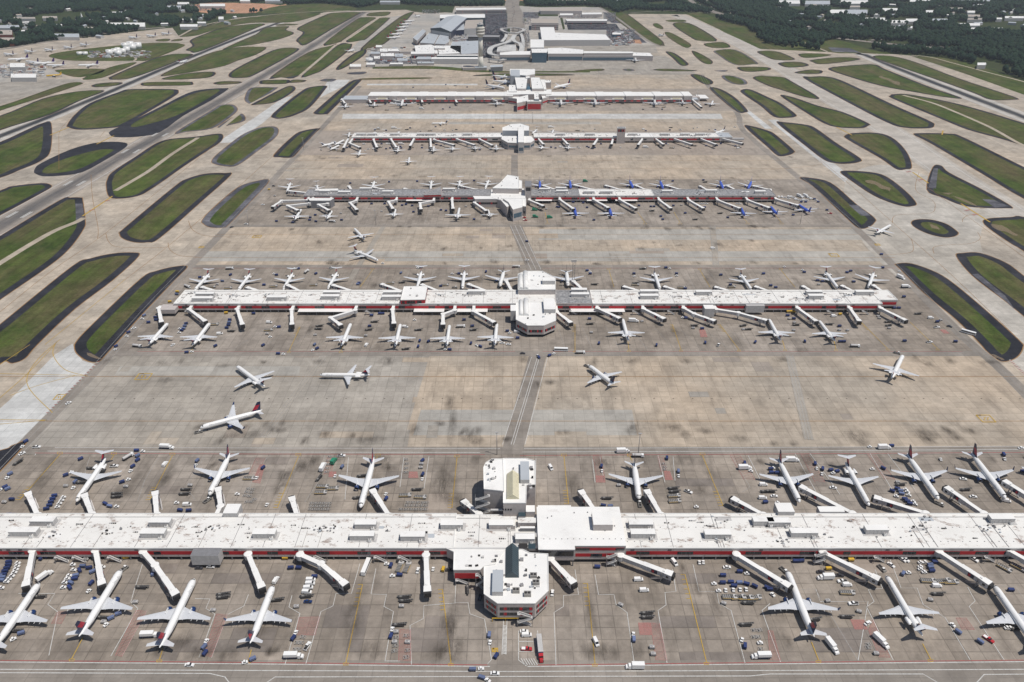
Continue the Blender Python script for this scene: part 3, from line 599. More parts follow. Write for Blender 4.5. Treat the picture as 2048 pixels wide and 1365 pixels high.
# stand boundary lines
for p in ([(222, 1313), (276, 1218), (262, 1205), (268, 1183), (285, 1130)], [(98, 1312), (116, 1225), (96, 1210), (110, 1188), (37, 1188)], [(398, 1316), (430, 1229), (412, 1218), (420, 1199), (390, 1198)], [(244, 1314), (294, 1222)], [(423, 1316), (455, 1230), (488, 1213), (497, 1190)],
          [(570, 1330), (600, 1228), (578, 1215), (584, 1192)], [(612, 1328), (642, 1224), (666, 1213), (672, 1188), (703, 1188), (720, 1128)], [(770, 1324), (787, 1224), (768, 1214), (773, 1190), (742, 1189), (752, 1138)], [(823, 1330), (820, 1252), (847, 1238), (848, 1212), (912, 1207)], [(800, 1323), (770, 1323)],
          [(912, 1157), (910, 1206), (936, 1206), (940, 1229), (969, 1239), (983, 1320), (975, 1329)], [(1112, 1331), (1108, 1226), (1127, 1214), (1127, 1192), (1157, 1190), (1150, 1140)], [(1190, 1150), (1197, 1190), (1228, 1190), (1232, 1210), (1254, 1226), (1268, 1325)],
          [(1334, 1327), (1316, 1222), (1332, 1211), (1330, 1186), (1352, 1184), (1345, 1140)], [(1386, 1130), (1398, 1184), (1433, 1184), (1438, 1208), (1462, 1222), (1490, 1327)], [(1561, 1325), (1530, 1240), (1524, 1222), (1540, 1208)], [(1632, 1180), (1640, 1204), (1736, 1210 - 6), (1716, 1322)],
          [(1601, 1180), (1630, 1179), (1716, 1322)], [(1786, 1321), (1733, 1215), (1748, 1204), (1736, 1180), (1765, 1178), (1750, 1140)], [(1780, 1120), (1802, 1177), (1834, 1177), (1846, 1210), (1890, 1236), (1940, 1321)], [(2008, 1321), (1938, 1214), (1950, 1203), (1935, 1175)], [(1985, 1172), (2030, 1174), (2060, 1215)],
          [(72, 908), (70, 912)], [(140, 1010), (165, 960), (180, 915)], [(275, 1005), (290, 960), (320, 912)], [(390, 1000), (372, 975), (410, 912)], [(495, 990), (510, 940), (540, 912)], [(610, 1005), (640, 960), (650, 912)], [(690, 1000), (697, 915)], [(800, 975), (808, 915)], [(848, 978), (858, 914)],
          [(1072, 918), (1070, 1000)], [(1190, 966), (1185, 920)], [(1208, 962), (1200, 916)], [(1330, 966), (1316, 912)], [(1350, 962), (1346, 914)], [(1485, 985), (1500, 975), (1462, 912)], [(1520, 960), (1496, 912)], [(1632, 985), (1590, 908)], [(1680, 990), (1620, 908)], [(1790, 990), (1740, 908)], [(1830, 980), (1775, 908)]):
    pl(p, .35, 'p_white' if len(p) != 3 else 'p_faint', .005)
for x in list(range(300, 1000, 55)) + list(range(1130, 1900, 55)):
    t = (x - 1024); pl([(1024 + t, 700), (1024 + t * .87, 655)], .3, 'p_faint', .005); pl([(1024 + t * .9, 542), (1024 + t * .96, 578)], .3, 'p_faint', .005)
    if 560 < x < 1600: pl([(x, 445), (1024 + t * .95, 425)], .35, 'p_faint', .005)
# hatched no-parking areas
def hatch(poly, m='p_pink', n=16):
    q = W(poly); A, B, C, D = [Vector(p) for p in q]   # A-B far edge, D-C near edge
    if m not in mk: mk[m] = MB()
    for i in range(n):
        t = i / n; t2 = min(1, t + 1.3 / n)
        strip(mk[m], [tuple(A.lerp(D, t)), tuple(B.lerp(C, t2))], .28, .2295, m)
    strip(mk[m], [tuple(A), tuple(B), tuple(C), tuple(D), tuple(A)], .3, .2305, m)
for p, n in (([(272.5, 1222), (294, 1222), (244, 1314), (230, 1313)], 34), ([(116, 1225), (135, 1223), (123, 1248), (103, 1248)], 10), ([(433, 1229), (455, 1230), (423, 1315), (408, 1313)], 30), ([(598, 1236), (640, 1234), (630, 1271), (592, 1271)], 16),
             ([(800, 1259.5), (821, 1259.5), (822, 1323), (797, 1323)], 26), ([(1301, 1247), (1319, 1247), (1334, 1322), (1312, 1322)], 30), ([(1737, 1262), (1745, 1240), (1780, 1316), (1759, 1316)], 24), ([(1912, 1237), (1932, 1237), (1949, 1260), (1924, 1260)], 10),
             ([(1536, 1262), (1545, 1262), (1561, 1322), (1540, 1322)], 24), ([(512, 917), (530, 917), (515, 950), (498, 950)], 14), ([(655, 916), (668, 916), (663, 950), (648, 950)], 14), ([(1186, 912), (1202, 912), (1209, 955), (1193, 955)], 16), ([(1316, 914), (1326, 914), (1334, 945), (1322, 945)], 12),
             ([(505, 965), (520, 930), (530, 930), (520, 968)], 12), ([(1460, 912), (1480, 912), (1510, 960), (1488, 960)], 14), ([(1602, 910), (1616, 910), (1650, 965), (1630, 965)], 14), ([(1735, 910), (1750, 910), (1790, 960), (1770, 960)], 14)): hatch(p, 'p_pink', n)
for p in ([(1276, 1246), (1301, 1246), (1304, 1271), (1279, 1271)], [(1700, 1240), (1729, 1240), (1736, 1260), (1709, 1260)], [(818, 944), (835, 944), (837, 957), (817, 957)], [(1328, 943), (1340, 943), (1346, 961), (1330, 961)], [(1191, 952), (1209, 952), (1211, 966), (1192, 966)], [(659, 944), (673, 944), (671, 955), (657, 955)],
          [(1878, 660), (1890, 660), (1900, 668), (1888, 668)], [(1398, 660), (1410, 660), (1415, 675), (1401, 675)]):
    sheet(mk['p_pink'], W(p), .2275, 'p_pink')
# ladder crosswalks by the centre building
for x0, x1, ya, yb, n in ((1006, 1013, 1252, 1310, 22), ):
    for i in range(n): y = ya + (yb - ya) * i / n; pl([(x0, y), (x1, y + 1)], .5, 'p_white', .006)
for i in range(6): pl([(1042 + i * 5, 1318), (1050 + i * 5, 1331)], .4, 'p_white', .006)
pl([(1037, 1262), (1037, 1321), (1053, 1333)], .4, 'p_white', .006); pl([(1037, 1284), (1067, 1284)], .4, 'p_white', .006); pl([(1037, 1304), (1067, 1304)], .4, 'p_white', .006)
for m, mb in mk.items(): struct(mb.build('road_marking'))
# ---------------------------------------------------------------- oil and tyre stains on the stands and lanes
random.seed(11)
st = MB(); uv = []
def smearq(x, y, rx, ry, ang=0):
    c, s = math.cos(ang), math.sin(ang)
    q = [(x + a * rx * c - b * ry * s, y + a * rx * s + b * ry * c) for a, b in ((-1, -1), (1, -1), (1, 1), (-1, 1))]
    st.add([(a, b, .235 + len(st.v) * 2e-5) for a, b in q], [(0, 1, 2, 3)], 'oil'); uv.extend([0., 0., 1., 0., 1., 1., 0., 1.])
for px, py, rx, ry in ((708, 1230, 7, 26), (905, 1245, 4, 22), (893, 1255, 6, 10), (893, 960, 9, 24), (880, 980, 8, 14), (910, 1000, 9, 10), (560, 975, 6, 14), (1150, 970, 5, 14), (1400, 980, 8, 8), (1430, 1205, 4, 18), (1395, 1175, 3, 8), (1180, 1230, 4, 20), (90, 960, 8, 12), (330, 960, 6, 16), (240, 985, 10, 8),
                       (1225, 570, 4, 12), (1415, 560, 4, 14), (1580, 570, 5, 12), (1590, 560, 4, 9), (750, 570, 5, 12), (1845, 580, 5, 14), (620, 660, 4, 14), (1640, 660, 5, 10), (1350, 665, 4, 12), (830, 860, 6, 10), (905, 850, 4, 30), (900, 800, 5, 16), (740, 880, 12, 8), (210, 722, 10, 10), (1690, 560, 5, 12), (960, 560, 5, 10), (1150, 660, 3, 12),
                       (330, 760, 8, 6), (1340, 855, 10, 8), (1600, 700, 8, 6), (1480, 878, 10, 6), (1710, 870, 12, 8), (1850, 870, 12, 8), (1945, 862, 10, 8), (1190, 725, 4, 10), (1100, 765, 6, 6), (1075, 770, 5, 8), (650, 870, 8, 8), (500, 870, 10, 8), (460, 870, 8, 6), (1560, 720, 8, 5), (1990, 725, 14, 5), (1120, 1145, 4, 8), (1365, 1140, 3, 8), (980, 430, 6, 5), (840, 430, 8, 5), (1255, 430, 7, 5), (1135, 430, 6, 4)):
    g = G(px, py); smearq(g.x, g.y, rx, ry)
for k in range(150):   # skid smudges along the lane edges behind every parked jet
    row = random.choice([(845, 890), (712, 735), (845, 890), (523, 530), (451, 459), (480, 500), (350, 357), (312, 320), (1280, 1320), (915, 950)])
    y = random.uniform(*row); x = random.uniform(300, 2000) if row[0] > 600 else random.uniform(560, 1600)
    g = G(x, y); smearq(g.x, g.y, random.uniform(3, 9), random.uniform(4, 9), random.uniform(-.5, .5))
st.uv = uv; struct(st.build('oil_stain'))
# ================================================================ concourses
YB = {1: (G(1024, 1097, 9).y, G(1024, 1028, 9).y), 2: (G(1024, 608, 9).y, G(1024, 581, 9).y), 3: (G(1024, 392, 9).y, G(1024, 379, 9).y), 4: (G(1024, 275, 9).y, G(1024, 266.5, 9).y), 5: (G(1024, 196, 11).y, G(1024, 185, 14).y)}
def roofslab(parent, x0, x1, y0, y1, z, m, seams=True, name='roof'):
    b = MB(); b.box(x0, x1, y0, y1, z - .35, z, m)
    for a in ((x0, x1, y0 - .15, y0 + .25), (x0, x1, y1 - .25, y1 + .15)): b.box(*a, z - .5, z + .45, 'roof_clean' if m != 'roof_gravel' else 'facade')
    for a in ((x0 - .15, x0 + .25, y0 + .25, y1 - .25), (x1 - .25, x1 + .15, y0 + .25, y1 - .25)): b.box(*a, z - .5, z + .45, 'roof_clean' if m != 'roof_gravel' else 'facade')
    if seams:
        x = x0 + random.uniform(8, 18)
        while x < x1 - 4:
            b.box(x, x + .22, y0 + .3, y1 - .3, z, z + .12, 'facade_dk'); x += random.choice([18.3, 27.4, 36.6])
        b.box(x0 + .3, x1 - .3, y1 - 3.1, y1 - 2.8, z, z + .16, 'facade_dk')
        for yy in (y0 + 5.2, y0 + 17):
            x = x0 + 1.5
            while x < x1 - 1: b.box(x, x + .5, yy, yy + .45, z, z + .22, 'facade_dk'); x += 4.2
        for i in range(int((x1 - x0) / 34)):   # pipe runs, patches and clusters of small plant
            x = random.uniform(x0 + 4, x1 - 16); y = random.uniform(y0 + 6, y1 - 6)
            b.box(x, x + random.uniform(5, 12), y, y + random.uniform(1.5, 4), z + .004 * (i % 9 + 1), z + .02 + .004 * (i % 9 + 1), random.choice(['roof_grey', 'unit', 'roof_clean']))
            for j in range(random.randint(4, 12)):
                q, v = x + random.uniform(-3, 9), y + random.uniform(-3, 4); s_ = random.uniform(.4, 1.3); b.box(q, q + s_, v, v + s_ * .8, z, z + random.uniform(.3, 1.2), random.choice(['facade_dk', 'steel', 'unit', 'roof_grey', 'black']))
            b.box(x, x + .18, y0 + .5, y, z + .1, z + .3, 'steel')
        for i in range(int((x1 - x0) / 11)):
            x = random.uniform(x0 + 2, x1 - 5); y = random.uniform(y0 + 7, y1 - 5)
            for j in range(random.choice([1, 3, 4])): b.box(x + j * 1.1, x + j * 1.1 + .7, y, y + .7, z, z + .5, random.choice(['facade_dk', 'black', 'unit']))
    return b.build(name, parent)
def front(parent, x0, x1, yf, dirn, h, two=False, red=True, seed=0):
    """facade of one side: dark undercroft, grey band, red panels with dark windows, grey fascia"""
    rnd = random.Random(seed + int(x0)); out = -1 if dirn < 0 else 1
    def bx(b, a, c, z0, z1, d0, d1, m): y_ = sorted((yf + out * d0, yf + out * d1)); b.box(a, c, y_[0], y_[1], z0, z1, m)
    r = MB(); lv = [(4.2, 6.8)] + ([(8.6, 10.6)] if two else [])
    for z0, z1 in lv: bx(r, x0 + .6, x1 - .6, z0, z1, -.2, .06, 'red' if red else 'facade')
    if red: r.build('panel_band', parent)
    for z0, z1 in lv:
        x = x0 + rnd.uniform(4, 10)
        while x < x1 - 8:
            L = rnd.choice([4, 6, 7.5, 9]); wn = MB(); bx(wn, x, min(x + L, x1 - 1), z0 + .25, z1 - .25, -.1, .16, 'glass')
            for q in range(1, int(L / 2.4)): bx(wn, x + q * 2.4, x + q * 2.4 + .12, z0 + .25, z1 - .25, .16, .22, 'facade_dk')
            wn.build('window', parent); x += L + rnd.choice([9, 16, 22, 30])
def hall(parent, x0, x1, y0, y1, h, roof='roof_white', two=False, red=True, sides=(1, 1)):
    b = MB()
    b.box(x0, x1, y0, y1, 2.5, h - .35, 'facade')
    x = x0 + 1
    while x < x1:
        b.box(x, x + .7, y0 + .1, y0 + .8, 0, 2.5, 'facade_dk'); b.box(x, x + .7, y1 - .8, y1 - .1, 0, 2.5, 'facade_dk'); x += 7.3
    x = x0 + 9
    while x < x1 - 2:
        b.box(x, x + .12, y0 - .05, y0, 2.5, h - .5, 'facade_dk'); x += 9.15
    for i in range(int((x1 - x0) / 22)):
        x = random.uniform(x0 + 2, x1 - 4); b.box(x, x + 2.2, y0 - .12, y0, h - 1.6, h - .8, 'black')
    b.build('wall', parent)
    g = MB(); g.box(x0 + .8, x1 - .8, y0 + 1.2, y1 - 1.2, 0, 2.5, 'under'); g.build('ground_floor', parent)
    front(parent, x0, x1, y0, -1, h, two, red, 1)
    if sides[1]: front(parent, x0, x1, y1, 1, h, two, red, 5)
    roofslab(parent, x0, x1, y0, y1, h, roof)
def unit(parent, px, py, L, z, wd=4.4, h=3.5):
    g = G(px, py, z + 1); b = MB(); x, y = g.x, g.y
    b.box(x - L / 2 - 1.5, x + L / 2 + 1.5, y - wd / 2 - 1.2, y + wd / 2 + 1.2, z + .02, z + .16, 'unit')
    b.box(x - L / 2, x + L / 2, y - wd / 2, y + wd / 2, z + .3, z + h, 'unit'); b.box(x - L / 2 - .1, x + L / 2 + .1, y - wd / 2 - .1, y + wd / 2 + .1, z + h, z + h + .18, 'roof_clean')
    for k in range(1, int(L / 2.2)): b.box(x - L / 2 + k * 2.2, x - L / 2 + k * 2.2 + .1, y - wd / 2 - .04, y - wd / 2, z + .3, z + h, 'steel')
    o = b.build('rooftop_unit', parent)
    v = MB(); v.box(x + L * .28, x + L * .28 + 1.6, y - wd / 2 - 1.5, y - wd / 2, z + .2, z + 1.9, 'roof_clean'); v.cyl((x + L * .28 + .8, y - wd / 2 - .75, z + 1.9), (x + L * .28 + .8, y - wd / 2 - .75, z + 2.3), .6, .6, 'steel', 8); v.build('vent', o)
def blk(parent, poly, z, wall='facade', roof='roof_clean', z0=0, bands=(), bandm='glass', name='wall', clutter=0, par=.5, zr=None):
    P_ = [tuple(G(x, y, zr or z)[:2]) for x, y in poly]
    b = MB(); b.prism(P_, z0, z - .3, wall); o = b.build(name, parent)
    r = MB(); r.prism(P_, z - .3, z, roof)
    a = sum(P_[i][0] * P_[(i + 1) % len(P_)][1] - P_[(i + 1) % len(P_)][0] * P_[i][1] for i in range(len(P_)))
    Q = P_ if a > 0 else P_[::-1]; n = len(Q)
    cx = sum(p[0] for p in Q) / n; cy = sum(p[1] for p in Q) / n
    if par:
        for i in range(n):
            A, B = Vector(Q[i]), Vector(Q[(i + 1) % n])
            if (B - A).length > .5: r.beam((A.x, A.y, z + par / 2 + .002 * i), (B.x, B.y, z + par / 2 + .002 * i), .3, par, 'roof_clean' if roof != 'roof_gravel' else 'facade')
    xs = [p[0] for p in Q]; ys = [p[1] for p in Q]
    for i in range(clutter):
        x = cx + random.uniform(-.35, .35) * (max(xs) - min(xs)); y = cy + random.uniform(-.35, .35) * (max(ys) - min(ys)); s_ = random.uniform(.5, 2)
        r.box(x, x + s_, y, y + s_ * random.uniform(.5, 1.2), z, z + random.uniform(.3, 1.4), random.choice(['unit', 'facade_dk', 'steel', 'black', 'roof_grey']), rot=random.choice([0, 0, .3]))
    r.build('roof', parent)
    for z_0, z_1 in bands:
        for i in range(n):
            A, B = Vector(Q[i]), Vector(Q[(i + 1) % n]); L = (B - A).length
            t = (B - A).normalized(); nn = Vector((t.y, -t.x))
            if L < 4 or nn.y > .3: continue
            A2 = A + t * 1.2 + nn * .04; B2 = B - t * 1.2 + nn * .04
            wb = MB(); wb.beam((A2.x, A2.y, (z_0 + z_1) / 2), (B2.x, B2.y, (z_0 + z_1) / 2), .16, z_1 - z_0, bandm)
            k = int(L / 2.6)
            for j in range(1, k): q = A2.lerp(B2, j / k) + nn * .08; wb.box(q.x - .06, q.x + .06, q.y - .06, q.y + .06, z_0, z_1, 'facade_dk')
            if bandm == 'glass' and L > 9:
                for u in (.12, .6, .9): q = A2.lerp(B2, u) + nn * .07; q2 = q + t * min(2, L * .08); wb.beam((q.x, q.y, (z_0 + z_1) / 2), (q2.x, q2.y, (z_0 + z_1) / 2), .12, z_1 - z_0, 'red')
            wb.build('window', parent)
    return P_
def ridge(parent, x0, x1, ytop, ybot, z, h, m, name='skylight'):
    """gabled skylight running away from the camera; px extents at height z"""
    a, b_, c, d = G(x0, ytop, z), G(x1, ytop, z), G(x1, ybot, z), G(x0, ybot, z); mb = MB()
    cx = (c.x + d.x) / 2; x0_, x1_ = d.x, c.x; y0, y1 = d.y, a.y
    vs = [(x0_, y0, z), (x1_, y0, z), (x1_, y0, z + .7), (cx, y0, z + h), (x0_, y0, z + .7)]; vs += [(x, y1, zz_) for x, y, zz_ in vs]
    mb.add(vs, [(0, 1, 2, 3, 4), (9, 8, 7, 6, 5), (1, 6, 7, 2), (2, 7, 8, 3), (3, 8, 9, 4), (4, 9, 5, 0)], m)
    k = int((y1 - y0) / 1.6)
    for i in range(1, k):
        y = y0 + i * 1.6
        mb.beam((x0_, y, z + .74), (cx, y, z + h + .04), .12, .06, 'steel' if m != 'teal_dk' else 'black'); mb.beam((cx, y, z + h + .04), (x1_, y, z + .74), .12, .06, 'steel' if m != 'teal_dk' else 'black')
    return mb.build(name, parent)
def vault(parent, x0, x1, ytop, ybot, z, h, m='roof_clean'):
    c, d, a = G(x1, ybot, z), G(x0, ybot, z), G(x0, ytop, z); mb = MB(); n = 10; cx = (c.x + d.x) / 2; rx = (c.x - d.x) / 2
    ring = lambda y: [(cx - rx * math.cos(math.pi * i / n), y, z + .02 + h * math.sin(math.pi * i / n)) for i in range(n + 1)]
    mb.loft([ring(d.y), ring(a.y)], m, True)
    mb.build('vault', parent)
def boxpx(parent, name, x0, x1, yt, yb, z0, z1, m, mt=None):
    """box whose top face spans px x0..x1, yt..yb at height z1"""
    a, b_, c, d = G(x0, yt, z1), G(x1, yt, z1), G(x1, yb, z1), G(x0, yb, z1); b = MB()
    b.prism([(d.x, d.y), (c.x, c.y), (c.x, a.y), (d.x, a.y)], z0, z1, m, mt); return b.build(name, parent)
def stairs(parent, px, py, h, fl=2, w_=7.0):
    g = G(px, py); b = MB(); x, y = g.x, g.y; hz = h / fl
    for k in range(fl):
        z0 = k * hz; s = 1 if k % 2 else -1
        b.beam((x - s * w_ / 2, y - 1.0 * (k % 2), z0 + .1), (x + s * w_ / 2, y - 1.0 * (k % 2), z0 + hz), 1.8, .35, 'unit')
        b.beam((x - s * w_ / 2, y - 1.0 * (k % 2) - .5, z0 + 1.0), (x + s * w_ / 2, y - 1.0 * (k % 2) - .5, z0 + hz + .7), .08, 1.0, 'unit')
        b.box(x + s * w_ / 2 - .8, x + s * w_ / 2 + .8, y - 1.6, y + .6, z0 + hz - .15, z0 + hz, 'unit')
    for dx in (-w_ / 2 - .6, w_ / 2 + .6):
        for dy in (-1.6, .6): b.box(x + dx - .1, x + dx + .1, y + dy - .1, y + dy + .1, 0, h, 'steel')
    b.build('stair', parent)
def canopy(parent, px0, px1, py, z=4.0, dep=3.5, row=1):
    a, b_ = G(px0, py, z), G(px1, py, z); y1 = YB[row][0] - .1; b = MB()
    b.box(a.x, b_.x, min(a.y, y1 - dep), y1, z - .3, z, 'roof_clean')
    x = a.x + 1
    while x < b_.x: b.box(x, x + .3, min(a.y, y1 - dep) + .2, min(a.y, y1 - dep) + .5, 0, z - .3, 'facade_dk'); x += 8
    b.build('canopy', parent)
X = XW
# --- nearest concourse
c1 = empty('concourse_building', (0, YB[1][0], 0)); y0, y1 = YB[1]; z = 9
class Off:   # parts are built in world coordinates; parent keeps the thing's empty at its base
    pass
def attach(root):
    inv = Matrix.Translation(-root.location)
    for ch in root.children: ch.matrix_parent_inverse = inv
hall(c1, X(-160, y0, z), X(907, y0, z), y0, y1, 9); hall(c1, X(1251, y0, z), X(2260, y0, z), y0, y1, 9)
b = MB(); b.box(X(907, y0, z), X(1076, y0, z), y0, y1 - 1, 3, 8.5, 'facade'); b.build('wall', c1); roofslab(c1, X(907, y0, z), X(1076, y0, z), y0 + .2, y1 - 1, 8.9, 'roof_white')
xa, xb, xm = X(1077, y0 - 2, 13), X(1252, y0 - 2, 13), X(1149, y0 - 2, 13)
b = MB(); b.box(xa, xm, y0 - 5, y1 + 1.5, 4.6, 12.6, 'facade'); b.box(xm, xb, y0 - 2, y1 + 1.5, 2.5, 12.6, 'facade')
for x in (xa + .5, xa + 8, xm - 1): b.box(x, x + .6, y0 - 4.8, y0 - 4.2, 0, 4.6, 'facade_dk')
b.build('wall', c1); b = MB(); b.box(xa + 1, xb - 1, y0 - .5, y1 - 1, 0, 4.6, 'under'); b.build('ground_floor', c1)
r = MB(); r.box(xa - .2, xm + .1, y0 - 5.2, y1 + 1.7, 12.6, 13, 'roof_clean'); r.box(xm + .1, xb + .2, y0 - 2.2, y1 + 1.7, 12.6, 13, 'roof_clean')
for k in range(15): r.box(xa + 3 + k * 3.4, xa + 3.5 + k * 3.4, y0 + 3, y0 + 3.4, 13, 13.3, 'facade_dk')
for k in range(9): q = random.uniform(xa + 2, xb - 3); yy = random.uniform(y0 + 6, y1 - 2); r.box(q, q + .6, yy, yy + .6, 13, 13.5, 'facade_dk')
r.build('roof', c1)
wn = MB(); wn.box(xa + .6, xm - .6, y0 - 5.2, y0 - 5, 8, 11.6, 'glass'); wn.build('window', c1)
for k, (za, zb) in enumerate(((9.3, 11.3), (4.6, 7))):
    rr = MB(); rr.box(xm + .8, xb - .8, y0 - 2.06, y0 - 1.9, za, zb, 'red'); rr.build('panel_band', c1)
    for q0, q1 in (((0, .3), (.78, .98)) if k == 0 else ((.3, .55), (.85, .98))):
        wn = MB(); wn.box(xm + (xb - xm) * q0 + .8, xm + (xb - xm) * q1, y0 - 2.2, y0 - 2.06, za + .15, zb - .15, 'glass'); wn.build('window', c1)
boxpx(c1, 'penthouse', 1187, 1226, 1024, 1050, 13, 17.5, 'facade', 'roof_clean')
for px, py, L in ((88, 1045, 14), (50, 1066, 16), (322, 1047, 12.5), (308, 1069, 14), (530, 1070, 13), (732, 1051, 12.5), (725, 1074, 14), (826, 1075, 14), (904, 1052, 13), (1002, 1052, 14), (1281, 1051, 14), (1285, 1070, 14), (1434, 1071, 15), (1525, 1045, 12), (1556, 1047, 13), (1606, 1068, 15.5), (1751, 1062, 13), (2001, 1040, 14), (1050, 1080, 11)): unit(c1, px, py, L, 9)
boxpx(c1, 'penthouse', 1036, 1072, 1036, 1046, 9, 12.5, 'facade', 'roof_white'); boxpx(c1, 'penthouse', 1040, 1070, 1053, 1057, 9, 11.5, 'facade_dk', 'roof_clean'); boxpx(c1, 'penthouse', 1028, 1074, 1066, 1074, 9, 11.5, 'unit', 'unit')
boxpx(c1, 'penthouse', 1038, 1055, 1087, 1098, 9, 10.5, 'unit', 'black'); boxpx(c1, 'penthouse', 1057, 1071, 1087, 1098, 9, 10.5, 'unit', 'teal_dk')
boxpx(c1, 'penthouse', 1076, 1143, 1011, 1023, 0, 9, 'facade', 'roof_clean')
# south octagon
OC = [(968, 1133), (968, 1189), (995, 1208), (1070, 1208), (1097, 1182), (1096, 1109), (1060, 1107), (1045, 1100), (1010, 1100), (990, 1130)]
blk(c1, OC, 13, bands=((4.6, 6.6), (8.4, 10.4)), z0=3.0, clutter=34)
P_ = [tuple(G(x, y, 13)[:2]) for x, y in OC]; cx = sum(p[0] for p in P_) / len(P_); cy = sum(p[1] for p in P_) / len(P_)
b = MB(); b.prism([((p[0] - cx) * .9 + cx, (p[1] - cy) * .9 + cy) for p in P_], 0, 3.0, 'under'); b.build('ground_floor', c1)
for px, py in ((1072, 1165), (1055, 1188), (1032, 1181), (1067, 1151)):
    g = G(px, py, 14); b = MB(); b.box(g.x - 1.9, g.x + 1.9, g.y - 1.4, g.y + 1.4, 13, 14.8, 'greymetal'); b.cyl((g.x + .8, g.y, 14.8), (g.x + .8, g.y, 15.05), .7, .7, 'black', 10); b.cyl((g.x - .9, g.y, 14.8), (g.x - .9, g.y, 15.05), .7, .7, 'black', 10); b.build('rooftop_unit', c1)
ridge(c1, 1011, 1038, 1098, 1156, 13, 4.5, 'teal_dk'); boxpx(c1, 'plant_room', 984, 1006, 1140, 1184, 13, 16, 'unit', 'roof_grey')
stairs(c1, 1050, 1250, 9, 3, 6.5)
b = MB(); g = G(984, 1244); g2 = G(1037, 1244); b.box(g.x, g2.x, g.y, g.y + .35, 2.3, 2.6, 'yellow'); b.box(g.x, g.x + .35, g.y, g.y + .35, 0, 2.3, 'yellow'); b.box((g.x + g2.x) / 2, (g.x + g2.x) / 2 + .35, g.y + .4, g.y + .75, 0, 2.6, 'yellow'); b.build('height_bar', c1)
# west wing and its red face
blk(c1, [(893, 1098), (908, 1105), (907, 1141), (960, 1141), (968, 1133), (990, 1130), (1010, 1099)], 9.3, z0=3, clutter=8)
a_, b_ = G(909, 1142, 9.3), G(957, 1142, 9.3); b = MB(); b.box(a_.x, b_.x, a_.y - .1, a_.y + .05, 3.6, 7.4, 'red'); b.build('panel_band', c1)
b = MB(); b.box(a_.x + 1, b_.x, a_.y + 1.5, y0, 0, 3, 'under'); b.build('ground_floor', c1); stairs(c1, 925, 1168, 3.5, 1, 6)
stairs(c1, 961, 1178, 11, 3, 3.5)
# north tower building
blk(c1, [(972, 926), (984, 919), (1006, 919), (1008, 983), (968, 979), (967, 936)], 20, clutter=16, name='tower_block'); blk(c1, [(1006.5, 918), (1052, 918), (1070, 923), (1071, 970), (1053, 971), (1052, 1007), (1006.5, 1007)], 19, clutter=12, name='tower_block')
ridge(c1, 1013, 1038, 950, 999, 19, 3.8, 'cream'); boxpx(c1, 'plant_room', 1041, 1059, 923, 960, 19, 22, 'unit', 'roof_grey')
boxpx(c1, 'tower_block', 981, 1030, 1034, 1052, 9, 12, 'facade', 'roof_white')
stairs(c1, 966, 1036, 18, 6, 7.5)
boxpx(c1, 'ledge', 981, 1023, 1018, 1021, 11.2, 11.8, 'unit'); boxpx(c1, 'penthouse', 1052, 1070, 1011, 1024, 9, 13, 'facade', 'roof_clean'); boxpx(c1, 'penthouse', 1037, 1051, 1021, 1033, 9, 12, 'unit', 'teal_dk')
wn = MB()
for k in range(8): g = G(984 + k * 5.2, 990 + 20, 14); wn.box(g.x, g.x + .9, G(984, 979, 20).y - .15, G(984, 979, 20).y + .02, 13.6, 14.8, 'glass') if k < 4 else wn.box(g.x, g.x + .9, G(1010, 1007, 19).y - .15, G(1010, 1007, 19).y + .02, 13.6, 14.8, 'glass')
wn.build('window', c1)
for px in (190, 260, 632, 670, 790, 850 - 12, 1725 + 60, 2005, 155): stairs(c1, px - 28, 1124, 4.2, 1, 6)
stairs(c1, 1222, 1131, 9, 4, 4.5); stairs(c1, 1636, 1128, 9, 4, 5)
# office pods hung on the facade, and the box on the far side
for x0, x1, ya, yb in ((384, 434, 1102, 1112),): 
    boxpx(c1, 'office_pod', x0 - 4, x1 + 2, ya - 6, yb, 2.6, 9.6, 'unit', 'facade_dk')
boxpx(c1, 'penthouse', 445, 474, 1008, 1027, 6, 12, 'unit', 'roof_clean'); boxpx(c1, 'penthouse', 1557, 1590, 1006, 1024, 6, 12, 'unit', 'roof_clean'); boxpx(c1, 'penthouse', 1640, 1690, 1013, 1024, 6, 10, 'unit', 'roof_clean')
attach(c1); tag(c1, 'nearest concourse, a long white-roofed hall with red facade panels across the foreground', 'airport concourse', 'airport concourses')
# --- second concourse
y0, y1 = YB[2]; c2 = empty('concourse_building', (0, y0, 0)); z = 9
hall(c2, X(347, y0, z), X(1037, y0, z), y0, y1, 9); hall(c2, X(1112, y0, z), X(1185, y0, z), y0, y1, 9.02, 'roof_gravel'); hall(c2, X(1185.5, y0, z), X(1765, y0, z), y0, y1, 9)
b = MB(); b.box(X(1765, y0, z) + .1, X(1803, y0, z), y0 + 8, y1, 2.5, 8.6, 'facade'); b.box(X(1765, y0, z) + .8, X(1803, y0, z) - .6, y0 + 7.9, y0 + 8, 4.2, 6.8, 'red'); b.box(X(1770, y0, z), X(1800, y0, z), y0 + 9, y1 - 1, 0, 2.5, 'under'); b.build('wall', c2)
roofslab(c2, X(1765.5, y0, z), X(1803, y0, z), y0 + 8, y1, 8.95, 'roof_white', False)
b = MB(); b.box(X(1037, y0, z), X(1112, y0, z), y0, y1, 3, 8.6, 'facade'); b.build('wall', c2); roofslab(c2, X(1037, y0, z) + .1, X(1112, y0, z) - .1, y0, y1, 8.97, 'roof_white', False)
boxpx(c2, 'penthouse', 316, 349, 609, 620, 3, 7, 'facade', 'facade')
